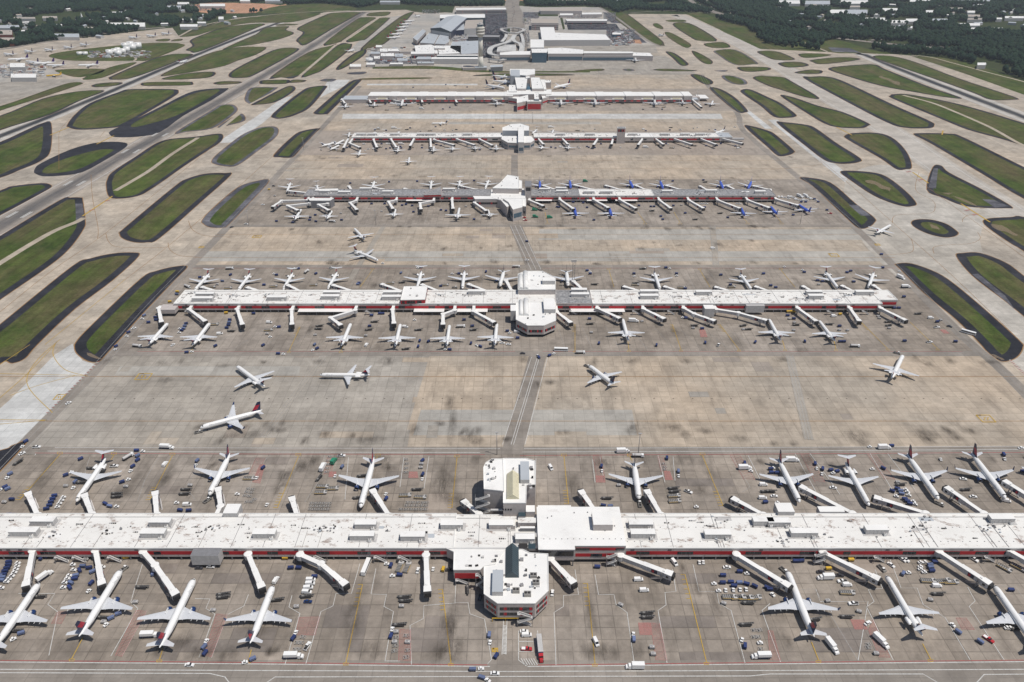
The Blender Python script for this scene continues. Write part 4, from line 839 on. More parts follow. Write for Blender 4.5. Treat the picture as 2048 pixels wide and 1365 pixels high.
for px, py, L in ((411, 591, 17), (406, 600, 19), (554, 598, 18), (664, 588, 16), (661, 596, 17), (785, 588, 17), (783, 597, 18), (953, 586, 16), (1158, 583, 15), (1160, 592, 17), (1298, 586, 17), (1298, 595, 17), (1407, 587, 15), (1627, 587, 15), (1631, 595, 14), (1728, 587, 17)): unit(c2, px, py, L, 9)
blk(c2, [(808, 574), (855, 573), (850, 600), (801, 601)], 13, z0=9, wall='red', bands=((9.4, 12),), clutter=3, name='penthouse')
OC2 = [(1032, 605), (1032, 640), (1055, 652), (1088, 652), (1112, 642), (1112, 605)]
blk(c2, OC2, 11.5, z0=2.8, bands=((5.0, 7.4),), clutter=10); P_ = [tuple(G(x, y, 11.5)[:2]) for x, y in OC2]; cx = sum(p[0] for p in P_) / len(P_); cy = sum(p[1] for p in P_) / len(P_)
b = MB(); b.prism([((p[0] - cx) * .88 + cx, (p[1] - cy) * .88 + cy) for p in P_], 0, 2.8, 'under'); b.build('ground_floor', c2)
blk(c2, [(1036, 549), (1050, 543), (1085, 543), (1111, 556), (1111, 580), (1036, 580)], 14, clutter=8)
vault(c2, 1037, 1046.5, 551, 579, 14, 2.2); vault(c2, 1046.8, 1057, 545, 579, 14, 2.2); vault(c2, 1038, 1047, 603, 632, 11.5, 2.2); vault(c2, 1047.5, 1058, 600, 632, 11.5, 2.2)
boxpx(c2, 'plant_room', 1088, 1111, 597, 619, 8.9, 15.5, 'unit', 'roof_clean'); boxpx(c2, 'plant_room', 1085, 1110, 555, 562, 14, 18, 'unit', 'roof_clean'); boxpx(c2, 'plant_room', 1021, 1032, 610, 622, 3, 13, 'unit', 'roof_clean')
for x0, x1 in ((595, 702), (827, 888), (1052 + 90, 1250), (914, 975)): canopy(c2, x0, x1, 624, 4, 4, 2)
boxpx(c2, 'office_pod', 1410, 1430, 610, 618, 2.4, 11, 'unit', 'roof_clean'); boxpx(c2, 'office_pod', 1493, 1530, 609, 612, 2.4, 9.5, 'unit', 'unit')
for px in (380, 1146, 1272, 1342, 1660, 740, 1730): stairs(c2, px, 630, 4.2, 1, 6)
attach(c2); tag(c2, 'second concourse back, long white-roofed hall with one dark gravel roof bay beside its hub', 'airport concourse', 'airport concourses')
# --- third concourse
y0, y1 = YB[3]; c3 = empty('concourse_building', (0, y0, 0)); z = 9
x3 = lambda p: X(p, y0, z)
hall(c3, x3(607), x3(880), y0, y1, 9, 'roof_gravel'); hall(c3, x3(880), x3(985), y0 + .3, y1, 9.03, 'roof_gravel'); hall(c3, x3(1050), x3(1160), y0, y1, 9, 'roof_gravel'); hall(c3, x3(1160), x3(1308), y0 - .2, y1, 9.15, 'roof_white'); hall(c3, x3(1308), x3(1552), y0, y1, 9, 'roof_gravel')
for px, py, L in ((689, 387, 16), (732, 380, 16), (776, 386, 14), (1089, 381, 14), (1124, 385, 15), (1122, 379, 14), (1178, 386, 14), (1212, 386, 16), (1334, 385, 14), (1422, 384, 15), (1520, 386, 14), (898, 381, 16), (650, 385, 14)): unit(c3, px, py, L, 9)
blk(c3, [(615, 397), (668, 397), (660, 402), (620, 402)], 10, wall='facade_dk', name='pier_end'); blk(c3, [(632, 379), (676, 378), (677, 382), (630, 382)], 10.2, name='pier_end')
blk(c3, [(848, 388), (882, 374), (882, 390), (848, 391)], 11, z0=9, wall='red', roof='roof_gravel', name='penthouse')
blk(c3, [(946, 393), (1003, 393), (1003, 399), (950, 399)], 10.5, bands=((4, 6.5),)); blk(c3, [(985, 377), (1001, 366), (1015, 350.5), (1037, 354), (1038, 378)], 17, clutter=4); blk(c3, [(1038.5, 361), (1044, 362), (1044, 378), (1038.5, 378)], 15)
blk(c3, [(983, 380), (1048, 378), (1052, 402), (1003, 402), (981, 395)], 10.3, clutter=8); blk(c3, [(1006, 398), (1045, 398), (1045, 415), (1026, 420), (1017, 405)], 15, bands=((4, 9.5),), bandm='glass_blue'); blk(c3, [(1001, 400), (1009, 399), (1019, 412), (1014, 415)], 13); blk(c3, [(1045.5, 398), (1052, 398), (1052, 414), (1045.5, 413)], 12, bands=((3, 6),))
blk(c3, [(1050, 362), (1063, 362), (1063, 373), (1050, 373)], 23, roof='facade_dk', bands=((17, 21.5),), par=0, name='control_cab')
for x0, x1 in ((1071, 1104), (1174, 1231), (812, 866), (1215, 1275)): canopy(c3, x0, x1, 402, 4, 3.5, 3)
attach(c3); tag(c3, 'third concourse back, long hall with dark gravel roof and one white roof bay', 'airport concourse', 'airport concourses')
# --- fourth concourse
y0, y1 = YB[4]; c4_ = empty('concourse_building', (0, y0, 0)); x4 = lambda p: X(p, y0, 9)
hall(c4_, x4(703), x4(975), y0, y1, 9); hall(c4_, x4(975), x4(1004), y0 + .3, y1, 9.02, 'roof_clean', red=False); hall(c4_, x4(1068), x4(1250), y0, y1, 9); hall(c4_, x4(1250), x4(1308), y0 - .3, y1, 9.05, 'roof_clean', red=False); hall(c4_, x4(1308), x4(1440), y0, y1, 9); hall(c4_, x4(1440), x4(1465), y0 - .3, y1, 9.04, 'roof_grey', red=False)
for px in (722, 745, 790, 843, 862, 935, 1120, 1180, 1265, 1330, 1370, 1400): unit(c4_, px, 270, 15, 9)
b = MB(); b.box(x4(1465), x4(1490), y0 + 4, y0 + 9, 3, 6, 'unit'); b.build('walkway', c4_)
blk(c4_, [(1004, 273), (1063, 273), (1069, 281), (1061, 286), (1037, 287), (1016, 286), (1003, 279)], 11, bands=((3.5, 7),), bandm='glass_blue', clutter=8); blk(c4_, [(1005, 256), (1023, 249), (1041, 248), (1058, 253), (1058, 262), (1005, 262)], 16, wall='roof_grey', clutter=4)
blk(c4_, [(1036.5, 254), (1048, 254), (1048, 285.5), (1036.5, 285.5)], 17, bands=((4, 9),), bandm='glass_blue', wall='unit', name='stair_tower')
blk(c4_, [(1234.5, 254.5), (1251, 254.5), (1251, 258), (1234.5, 258)], 24, roof='facade_dk', bands=((19, 23),), name='control_cab'); blk(c4_, [(1235, 255.5), (1250.5, 255.5), (1250.5, 256), (1235, 256)], 24.8, z0=24.2, name='antenna_deck')
attach(c4_); tag(c4_, 'fourth concourse back, narrow white-roofed hall with a small grey control cab on its right half', 'airport concourse', 'airport concourses')
# --- farthest concourse
y0, y1 = YB[5]; c5 = empty('concourse_building', (0, y0, 0)); x5 = lambda p: X(p, y0, 11)
def hall5(a, b_, n):
    xa, xb = x5(a), x5(b_); w_ = (xb - xa)
    bb = MB(); bb.box(xa, xb, y0 + 5, y1 + 4, 2.5, 13.4, 'facade'); bb.box(xa, xb, y0, y0 + 5, 2.5, 7.6, 'facade'); bb.build('wall', c5)
    bb = MB(); bb.box(xa + 1, xb - 1, y0 + 1, y1 + 2, 0, 2.5, 'under'); bb.build('ground_floor', c5)
    bb = MB(); bb.box(xa + 1, xb - 1, y0 - .1, y0, 3.6, 6.4, 'red'); bb.build('panel_band', c5)
    for i in range(int(w_ / 14)): wn = MB(); q = xa + 4 + i * 14; wn.box(q, q + random.choice([4, 7, 9]), y0 - .2, y0 - .1, 3.8, 6.2, 'glass'); wn.build('window', c5)
    bb = MB(); bb.box(xa, xb, y0 + 5, y1 + 4, 13.4, 13.9, 'roof_clean')
    for i in range(n):
        q = xa + (i + .5) * w_ / n; bb.box(q - 12, q + 12, y0 + .5, y0 + 4.9, 7.6, 8.6, 'roof_clean'); bb.box(q - 8, q + 8, y0 + .4, y0 + 4.8, 8.6, 9.4, 'cream'); bb.box(q + 13.5, q + 13.5 + w_ / n * .3, y0 + .2, y1 + 3, 13.9, 14.8, 'roof_clean')
        bb.box(q + 14, q + 14 + w_ / n * .28, y0 - .05, y0 + 5, 7.6, 13.9, 'facade')
    bb.build('roof', c5)
hall5(735, 1024, 5); hall5(1092, 1383, 5)
for a, b_ in ((683, 734), (1383, 1398)): b = MB(); b.box(x5(a), x5(b_), y0 + 2, y1, 0, 7, 'facade'); b.box(x5(a) - .2, x5(b_) + .1, y0 + 1.8, y1 + .2, 7, 7.4, 'roof_grey'); b.build('pier_end', c5)
boxpx(c5, 'canopy', 1398, 1418, 190, 197, 4, 6, 'unit', 'roof_clean'); boxpx(c5, 'canopy', 1378, 1400, 192, 195, 0, 8, 'facade', 'facade')
for p, zz_, kw in (([(1030, 156), (1055, 156), (1052, 178), (1034, 178)], 19, {}), ([(1062, 156), (1079, 156), (1088, 178), (1064, 178)], 20, {}), ([(1020, 139), (1070, 139), (1070, 149), (1052, 152), (1020, 150)], 22, {}), ([(1050, 150), (1060, 150), (1060, 157), (1052, 157)], 20, {}),
                   ([(1018, 171), (1034, 171), (1034, 184), (1018, 184)], 16, {}), ([(1078, 160), (1090, 160), (1093, 182), (1080, 182)], 15, {}), ([(1090, 161), (1102, 161), (1102, 166), (1090, 166)], 12, {}), ([(1014, 182), (1103, 180), (1103, 189), (1014, 190)], 15, {}),
                   ([(1013, 190), (1040, 189), (1036, 199), (1016, 196)], 11, dict(bands=((3, 6),), bandm='red')), ([(1034, 196), (1056, 191), (1057, 202), (1034, 207)], 16, dict(bands=((3, 9),), bandm='red')), ([(1054, 201), (1083, 201), (1083, 204), (1054, 204)], 17, dict(bands=((3, 13),), bandm='red')), ([(1068, 186), (1077, 186), (1078, 199), (1069, 199)], 20, dict(wall='glass_blue')),
                   ([(1083, 192), (1103, 184), (1103, 192), (1085, 198)], 12, dict(bands=((3, 6),), bandm='red'))): blk(c5, p, zz_, clutter=3, par=.8, **kw)
boxpx(c5, 'plant_room', 1021, 1040, 140, 152, 0, 23, 'roof_grey', 'roof_grey'); vault(c5, 1052, 1062, 171, 184, 12, 4, 'glass_blue')
attach(c5); tag(c5, 'farthest concourse, long hall of stepped white roof blocks with a tall central hub', 'airport concourse', 'airport concourses')
# ================================================================ jet bridges
ORD = ['zeroth', 'first', 'second', 'third', 'fourth', 'fifth', 'sixth', 'seventh', 'eighth', 'ninth', 'tenth', 'eleventh', 'twelfth', 'thirteenth', 'fourteenth', 'fifteenth', 'sixteenth', 'seventeenth', 'eighteenth', 'nineteenth', 'twentieth']
def ordn(i, n):
    if i == 0: return 'leftmost'
    if i == n - 1: return 'rightmost'
    if i + 1 <= 20: return ORD[i + 1] + ' from left'
    return ORD[n - i] + ' from right' if n - i <= 20 else '%dth from left' % (i + 1)
def bridge(pts, row, side, detail=True):
    zt = 5.6
    P = [G(x, y, zt + 1.5) for x, y in pts]
    yf = YB[row][0 if side < 0 else 1]
    P0 = P[0].copy(); e = empty('jet_bridge', (P0.x, P0.y, 0)); o = P0
    L = [Vector((p.x - o.x, p.y - o.y, zt)) for p in P]
    # fixed link to the facade + rotunda
    b = MB(); dy = (yf - o.y)
    if abs(dy) > 1: b.beam((0, dy, zt), (0, 0, zt), 2.6, 2.7, 'unit'); b.beam((0, dy, zt + 1.42), (0, 0, zt + 1.42), 2.7, .14, 'roof_clean')
    if abs(dy) > .5: b.build('walkway', e)
    b = MB(); b.cyl((0, 0, zt - 1.6), (0, 0, zt + 1.6), 2.3, 2.3, 'unit', 14, False); b.cyl((0, 0, zt + 1.6), (0, 0, zt + 1.9), 2.4, 1.6, 'roof_clean', 14, False); b.cyl((0, 0, 0), (0, 0, zt - 1.6), .5, .5, 'steel', 8); b.build('rotunda', e)
    for i in range(len(L) - 2):
        b = MB(); b.beam(L[i], L[i + 1], 2.7, 2.7, 'bridge_side'); b.beam(L[i] + Vector((0, 0, 1.42)), L[i + 1] + Vector((0, 0, 1.42)), 2.8, .15, 'roof_clean'); b.build('tunnel', e)
        b = MB(); b.cyl(L[i + 1] - Vector((0, 0, 1.6)), L[i + 1] + Vector((0, 0, 1.7)), 2.2, 2.2, 'roof_clean', 12, False); b.cyl((L[i + 1].x, L[i + 1].y, 0), L[i + 1] - Vector((0, 0, 1.6)), .5, .5, 'steel', 8); b.build('rotunda', e)
    A, B = L[-2], L[-1]; d = (B - A); LL = d.length; d.normalize(); n = d.cross(Vector((0, 0, 1)))
    cabl = 4.2; E1 = A + d * (LL - cabl); M = A + d * ((LL - cabl) * .52)
    b = MB(); b.beam(A + d * 1.6, M, 2.7, 2.6, 'bridge_side'); b.beam(A + d * 1.6 + Vector((0, 0, 1.4)), M + Vector((0, 0, 1.4)), 2.75, .15, 'roof_clean')
    for k in range(1, int((M - A).length / 2.2)): q = A + d * (1.6 + k * 2.2); b.beam(q - n * 1.4, q + n * 1.4, .1, 2.62, 'roof_clean')
    b.build('tunnel', e)
    b = MB(); b.beam(M, E1, 3.1, 3.0, 'bridge_side'); b.beam(M + Vector((0, 0, 1.6)), E1 + Vector((0, 0, 1.6)), 3.15, .16, 'roof_clean')
    for k in range(0, int((E1 - M).length / 2.2)): q = M + d * (.3 + k * 2.2); b.beam(q - n * 1.6, q + n * 1.6, .1, 3.02, 'roof_clean')
    b.build('tunnel', e)
    b = MB(); b.beam(E1, B, 3.9, 3.4, 'bridge_side', 4.2, 3.4); b.beam(E1 + Vector((0, 0, 1.78)), B + Vector((0, 0, 1.78)), 3.9, .16, 'roof_clean', 4.3)
    cs = 1 if (side < 0) else -1
    b.build('cab', e)
    b = MB(); b.beam(B - d * .1, B + d * 1.3, 3.9, 3.2, 'black', 3.4, 3.0); b.beam(B - n * 2.2 - d * 2.2, B + n * 2.2 - d * 2.2, 1.4, 1.2, 'glass'); b.build('bellows', e)
    # lift columns and wheels
    q = E1 - d * 1.5; b = MB()
    for s_ in (-1, 1): b.beam(q + n * 1.7 * s_ + Vector((0, 0, -4.6)), q + n * 1.7 * s_ + Vector((0, 0, 1.2)), .45, .45, 'steel')
    b.beam(q - n * 1.9 + Vector((0, 0, -4.5)), q + n * 1.9 + Vector((0, 0, -4.5)), .6, .5, 'steel'); b.build('lift_column', e)
    if detail:
        for s_ in (-1, 1):
            c = Vector((q.x, q.y, .5)) + n * 1.0 * s_; b = MB(); b.cyl(c - n * .3, c + n * .3, .5, .5, 'tyre', 10); b.build('wheel', e)
        b = MB(); s0 = E1 - d * .5 + n * 2.2; s1 = E1 - d * 7 + n * 2.2
        b.beam((s0.x, s0.y, zt - 1.5), (s1.x, s1.y, .1), .9, .25, 'steel'); b.beam((s0.x, s0.y, zt - .5), (s1.x, s1.y, 1.1), .08, .5, 'steel'); b.build('stair', e)
        for s_ in (-1, 1):
            q = M + d * ((E1 - M).length * .55) + n * 1.6 * s_; b = MB(); b.beam(q - d * 1.7, q + d * 1.7, .16, 2.4, 'navy_dk'); b.beam(q - d * 1.4 + n * .05 * s_, q - d * .1 + n * .05 * s_, .16, 1.7, 'tail_red'); b.build('sign_panel', e)
        q = E1 - d * 1.2 + Vector((0, 0, 1.7)); b = MB(); b.beam(q, q + d * 1.2, 1.4, .9, 'roof_clean'); b.build('rooftop_unit', e)
    return e
BR = {(1, -1): [((65, 1101), (51, 1173)), ((191, 1101), (204, 1170)), ((286, 1103), (310, 1130), (352, 1190)), ((496, 1108), (524, 1176)), ((600, 1109), (642, 1127), (692, 1170)), ((852, 1110), (855, 1184)), ((1101, 1117), (1148, 1167)), ((1241, 1110), (1345, 1149)), ((1473, 1108), (1580, 1173)), ((1646, 1104), (1759, 1159)), ((1878, 1102), (1981, 1168)), ((2015, 1098), (2090, 1140))],
 (1, 1): [((75, 1030), (55, 985)), ((183, 1028), (168, 988)), ((313, 1029), (310, 983)), ((441, 1012), (436, 975)), ((594, 1031), (583, 994)), ((778, 1031), (744, 979)), ((958, 1028), (926, 1001)), ((1192, 1024), (1161, 981)), ((1322, 1029), (1293, 980)), ((1527, 1029), (1464, 996)), ((1705, 1026), (1600, 972)), ((1852, 1026), (1748, 994)), ((1968, 1026), (1892, 974)), ((2095, 1015), (2008, 961))],
 (2, -1): [((317, 616), (323, 645)), ((378, 618), (411, 643)), ((474, 618), (485, 650)), ((583, 619), (584, 650)), ((710, 620), (661, 635), (682, 651)), ((785, 619), (788, 648)), ((909, 620), (886, 628), (886, 650)), ((947, 622), (989, 645)), ((1113, 623), (1142, 646)), ((1195, 616), (1240, 637)), ((1287, 617), (1329, 638)), ((1368, 616), (1388, 627), (1430, 642)), ((1432, 618), (1477, 625), (1534, 641)), ((1596, 616), (1633, 643)), ((1700, 616), (1719, 643)), ((1762, 616), (1812, 641))],
 (2, 1): [((436, 583), (402, 574)), ((523, 583), (493, 575)), ((602, 583), (574, 570)), ((709, 583), (664, 570)), ((806, 583), (762, 568)), ((881, 583), (842, 569)), ((977, 583), (935, 568)), ((1023, 581), (1011, 559)), ((1168, 581), (1145, 561)), ((1285, 583), (1246, 573)), ((1363, 583), (1327, 573)), ((1465, 583), (1429, 574)), ((1542, 583), (1509, 573)), ((1626, 583), (1604, 572)), ((1709, 583), (1682, 571)), ((1766, 583), (1745, 570))],
 (3, -1): [((614, 400), (563, 401), (545, 414)), ((619, 406), (575, 411), (596, 421)), ((655, 407), (637, 409), (658, 421)), ((712, 401), (700, 405), (714, 420)), ((792, 400), (777, 403), (786, 418)), ((867, 401), (840, 406), (842, 419)), ((904, 399), (906, 418)), ((949, 405), (973, 422)), ((1059, 400), (1087, 412)), ((1120, 399), (1147, 418)), ((1188, 399), (1217, 416)), ((1240, 399), (1272, 417)), ((1319, 400), (1342, 417)), ((1378, 400), (1407, 417)), ((1436, 400), (1480, 417)), ((1496, 400), (1539, 416)), ((1553, 398), (1597, 411))],
 (3, 1): [((622, 386), (577, 382)), ((704, 381), (697, 372)), ((786, 382), (747, 375)), ((824, 381), (807, 377)), ((954, 379), (920, 372)), ((1111, 379), (1085, 371)), ((1186, 379), (1147, 370)), ((1241, 379), (1210, 371)), ((1291, 379), (1271, 371)), ((1361, 379), (1331, 371)), ((1413, 379), (1399, 372)), ((1476, 382), (1455, 372)), ((1540, 379), (1505, 372))],
 (4, -1): [((694, 281), (687, 296)), ((699, 286), (720, 295)), ((747, 279), (754, 295)), ((782, 278), (793, 295)), ((828, 277), (820, 292)), ((861, 277), (862, 295)), ((868, 279), (908, 290)), ((914, 278), (949, 290)), ((959, 278), (985, 291)), ((1075, 275), (1087, 289)), ((1124, 276), (1136, 289)), ((1196, 276), (1187, 290)), ((1238, 276), (1226, 277), (1223, 289)), ((1286, 276), (1276, 290)), ((1310, 276), (1327, 289)), ((1345, 276), (1384, 289)), ((1399, 276), (1432, 289)), ((1446, 277), (1485, 287))],
 (5, -1): [((684, 198), (690, 207)), ((737, 197), (742, 206)), ((772, 197), (802, 203)), ((842, 196), (845, 205)), ((909, 196), (914, 205)), ((972, 196), (994, 202)), ((1106, 195), (1120, 200)), ((1169, 195), (1189, 200)), ((1229, 195), (1246, 200)), ((1284, 195), (1306, 200)), ((1321, 196), (1361, 200)), ((1386, 200), (1403, 214))]}
ROWN = {1: 'nearest', 2: 'second', 3: 'third', 4: 'fourth', 5: 'farthest'}
for (row, side), lst in BR.items():
    lst = sorted(lst, key=lambda p: p[-1][0])
    for i, pts in enumerate(lst):
        e = bridge(pts, row, side, row <= 3)
        tag(e, 'white %s jet bridge, %s %s the %s concourse' % ('angled' if len(pts) > 2 else 'straight', ordn(i, len(lst)), 'in front of' if side < 0 else 'behind', ROWN[row]), 'jet bridge', 'jet bridges at the concourse gates')
# ================================================================ aircraft
def circ(x, cz, ry, rz, n=18, cy=0): return [(x, cy + ry * math.sin(2 * math.pi * k / n), cz + rz * math.cos(2 * math.pi * k / n)) for k in range(n)]
def finmat():
    k = N('fin_two_tone')
    p = k.n('ShaderNodeTexCoord').outputs['Object']; sx = k.n('ShaderNodeSeparateXYZ'); k.l(p, sx.inputs[0])
    # red slanted wedge fields on navy, as on the tails in the photograph
    a = k.math('ADD', sx.outputs[0], k.math('MULTIPLY', sx.outputs[2], .75))
    m1 = k.math('GREATER_THAN', a, -19.2 + 9 * .75 - 2.0); m2 = k.math('LESS_THAN', a, -19.2 + 9 * .75 + 2.1)
    z1 = k.math('GREATER_THAN', sx.outputs[2], 6.9); z2 = k.math('LESS_THAN', sx.outputs[2], 10.6)
    f = k.math('MULTIPLY', k.math('MULTIPLY', m1, m2), k.math('MULTIPLY', z1, z2))
    k.out(k.mix(f, (.014, .022, .07, 1), (.42, .012, .035, 1)), .35, .5)
finmat()
def text_part(parent, txt, x0, size, r, cz, ang0, mat_, side):
    cu = bpy.data.curves.new('lettering', 'FONT'); cu.body = txt; cu.size = size; cu.space_character = 1.15
    t = bpy.data.objects.new('lettering', cu); COL.objects.link(t)
    me = bpy.data.meshes.new_from_object(t.evaluated_get(bpy.context.evaluated_depsgraph_get()))
    COL.objects.unlink(t); bpy.data.objects.remove(t)
    for v in me.vertices:
        u, h = v.co.x, v.co.y; th = ang0 - (h / r)     # th measured from the crown downwards
        if side > 0: v.co = (x0 - u, (r + .03) * math.sin(th), cz + (r + .03) * math.cos(th))
        else: v.co = (x0 - 5.4 * size / 1.6 + u, -(r + .03) * math.sin(th), cz + (r + .03) * math.cos(th))
    me.materials.clear(); me.materials.append(MATS[mat_]); o = bpy.data.objects.new('lettering', me); COL.objects.link(o); o.parent = parent; return o
def wingm(mb, x0, y0, z0, c0, x1, y1, z1, c1, th0, th1, m, m2=None):
    """tapered panel with thickness; x = leading edge, chord runs aft (-x)"""
    def ring(x, y, z, c, t): return [(x, y, z), (x - c * .25, y, z + t * .6), (x - c * .6, y, z + t * .5), (x - c, y, z), (x - c * .6, y, z - t * .3), (x - c * .25, y, z - t * .4)]
    mb.loft([ring(x0, y0, z0, c0, th0), ring(x1, y1, z1, c1, th1)], m, False)
def airliner(kind, L, dia, span, rear=False, ttail=False, wl=False, body='white', belly='white', eng='navy', fin='fin_two_tone', finh=None, letters=None, wingx=.40, rootc=.165, sweep=.47, engr=None, finmat_=None, lite=False):
    e = empty('airliner'); r = dia / 2; cz = r + (2.0 if rear else 2.15) * (1 if L > 36 else .75); hx = L / 2
    # fuselage
    prof = [(0, .06, -.22), (.008, .30, -.2), (.02, .52, -.14), (.045, .78, -.07), (.08, .94, -.02), (.12, 1, 0), (.66, 1, 0), (.76, .93, .05), (.85, .72, .16), (.93, .42, .33), (.985, .18, .5), (1, .06, .54)]
    if rear: prof = prof[:6] + [(.74, 1, 0), (.84, .88, .06), (.92, .62, .2), (.975, .3, .34), (1, .05, .4)]
    b = MB(); b.loft([circ(hx - t * L, cz + r * dz, r * s, r * s * 1.04) for t, s, dz in prof], body)
    b.build('fuselage', e)
    if belly != body:
        bb = MB(); nb = 9; 
        def half(t, s, dz): return [(hx - t * L, (r * s + .03) * math.sin(a), cz + r * dz + (r * s * 1.04 + .03) * math.cos(a)) for a in [math.pi * (.72 + .56 * k / nb) for k in range(nb + 1)]]
        rings = [half(*p) for p in prof[1:-1]]
        for i in range(len(rings) - 1): bb.add(rings[i] + rings[i + 1], [(k, k + 1, nb + 2 + k, nb + 1 + k) for k in range(nb)], belly, True)
        bb.build('belly', e)
    # cockpit glass
    g = MB(); xw = hx - L * .036; 
    for k in range(-2, 2): 
        a0, a1 = .42 * k + .05, .42 * k + .37; R_ = r * .80
        q = lambda a, xx, f: (xx, R_ * f * math.sin(a), cz - r * .09 + R_ * f * math.cos(a))
        g.add([q(a0, xw + .15, .93), q(a1, xw + .15 - abs(a1) * .3, .93), q(a1, xw - .75, 1.13), q(a0, xw - .75, 1.13)], [(0, 1, 2, 3)], 'glass')
    g.build('windshield', e)
    if not lite:
        for s_ in (-1, 1):
            wv = MB(); x = hx - L * .13
            while x > -hx + L * .26:
                a = 1.22; R_ = r + .02; wv.add([(x, s_ * R_ * math.sin(a), cz + R_ * 1.04 * math.cos(a) + .17), (x - .25, s_ * R_ * math.sin(a), cz + R_ * 1.04 * math.cos(a) + .17), (x - .25, s_ * R_ * math.sin(a + .09), cz + R_ * 1.04 * math.cos(a + .09) - .02), (x, s_ * R_ * math.sin(a + .09), cz + R_ * 1.04 * math.cos(a + .09) - .02)], [(0, 1, 2, 3)] if s_ > 0 else [(3, 2, 1, 0)], 'glass'); x -= .62
            wv.build('cabin_windows', e)
    # wings
    xr = hx - L * wingx; c0 = L * rootc; zw = cz - r * .62; hs = span / 2
    for s_ in (-1, 1):
        b = MB(); yk = hs * .34; xk = xr - yk * sweep * 1.05; zk = zw + yk * .09
        wingm(b, xr + r * .35, 0, zw, c0 * 1.25, xk, s_ * yk, zk, c0 * .72, .95, .5, 'wing')
        xt = xr - hs * sweep; zt = zw + hs * .105
        wingm(b, xk, s_ * yk, zk, c0 * .72, xt, s_ * hs, zt, c0 * .22, .5, .16, 'wing'); w_ = b.build('wing', e)
        if not lite:
            for f in (.2, .45, .62, .8):
                y = hs * f; xx = xr - y * sweep * (1.02) - (c0 * (.98 - .75 * f)); zz_ = zw + y * .09; b = MB(); b.loft([circ(xx + 1.3, zz_ - .25, .05, .05, 6, s_ * y), circ(xx + .4, zz_ - .28, .2, .24, 6, s_ * y), circ(xx - 1.0, zz_ - .2, .04, .05, 6, s_ * y)], 'white'); b.build('flap_fairing', w_)
        if wl:
            b = MB(); wingm(b, xt, s_ * hs, zt, c0 * .22, xt - 1.5, s_ * (hs + .55), zt + 2.4, c0 * .09, .16, .08, 'white' if wl == 2 else 'navy'); b.build('winglet', w_)
    # tail
    fh = finh or L * .155; c_f = L * (.135 if not rear else .115); xf = -hx + L * (.165 if not rear else .16); zf = cz + r * (.78 if not rear else .7)
    b = MB(); sw = .62 if not rear else .8
    def fr(x, z, c, t): return [(x, 0, z), (x - c * .3, t, z), (x - c, 0, z), (x - c * .3, -t, z)]
    xt = xf - fh * sw
    b.loft([fr(xf + 1.8, zf - .2, c_f + 1.8, .2), fr(xf, zf + .9, c_f, .22), fr(xt, zf + fh, c_f * (.42 if not ttail else .72), .12)], fin, False); f_ = b.build('fin', e)
    hspan = span * (.36 if not ttail else .37) / 2 * (1 if L > 36 else 1.0); zh = zf + fh - .1 if ttail else cz + r * .35; xh = xt + .6 if ttail else -hx + L * .125
    ch = L * (.085 if not ttail else .075)
    for s_ in (-1, 1):
        b = MB(); wingm(b, xh + (0 if ttail else .4), 0, zh, ch * 1.1, xh - hspan * .55, s_ * hspan, zh + (0.0 if ttail else hspan * .12), ch * .45, .3, .12, 'wing'); b.build('tailplane', e)
    # engines
    er = engr or (1.35 if not rear else .95); el = er * 3.1 if not rear else er * 5.2
    for s_ in (-1, 1):
        b = MB()
        if rear: ex = -hx + L * .285; ey = s_ * (r + er + .35); ez = cz + r * .25
        else: ey = s_ * span * .165; ex = xr - abs(ey) * sweep + el * .62; ez = cz - r * .62 - er * .55
        R2 = [circ(ex, ez, er * .86, er * .86, 14, ey), circ(ex - .15, ez, er * 1.0, er * 1.0, 14, ey), circ(ex - el * .3, ez, er * 1.06, er * 1.06, 14, ey), circ(ex - el * .75, ez, er * .82, er * .82, 14, ey), circ(ex - el, ez, er * .55, er * .55, 14, ey)]
        b.loft(R2, eng, True, False)
        n = 14; o = len(b.v); fc = circ(ex - .35, ez, er * .78, er * .78, 14, ey); b.add(circ(ex, ez, er * .86, er * .86, 14, ey) + fc, [(k, (k + 1) % n, n + (k + 1) % n, n + k) for k in range(n)], 'steel'); b.add(fc, [list(range(n))], 'black'); b.add(R2[-1], [list(range(n))], 'black')
        b.build('engine', e)
        b = MB()
        if rear: b.box(ex - el * .75, ex - el * .2, min(s_ * r * .8, ey), max(s_ * r * .8, ey), ez - .15, ez + .15, 'white')
        else: b.add([(ex - el * .25, ey - .15, ez + er * .8), (ex - el * .25, ey + .15, ez + er * .8), (ex - el * 1.1, ey + .15, ez + er * .5), (ex - el * 1.1, ey - .15, ez + er * .5), (ex - el * .45, ey - .12, ez + er * 1.75), (ex - el * .45, ey + .12, ez + er * 1.75), (ex - el * 1.3, ey + .12, ez + er * 1.7), (ex - el * 1.3, ey - .12, ez + er * 1.7)], [(3, 2, 1, 0), (4, 5, 6, 7), (0, 1, 5, 4), (1, 2, 6, 5), (2, 3, 7, 6), (3, 0, 4, 7)], 'white')
        b.build('pylon', e)
    # gear
    for gx, gy in ((hx - L * .1, 0), (xr - c0 * .78, span * .085), (xr - c0 * .78, -span * .085)):
        b = MB(); b.cyl((gx, gy, .5), (gx, gy, cz - r * .7), .14, .14, 'steel', 6)
        for s_ in (-1, 1): b.cyl((gx, gy + s_ * .22, .5), (gx, gy + s_ * .55, .5), .5 if gy else .38, .5 if gy else .38, 'tyre', 10)
        b.build('landing_gear', e)
    if letters:
        text_part(e, letters, hx - L * .135, 1.7, r, cz, 1.02, 'navy_dk', 1); text_part(e, letters, hx - L * .135, 1.7, r, cz, 1.02, 'navy_dk', -1)
    e['len_'] = L; return e
KIND = {}
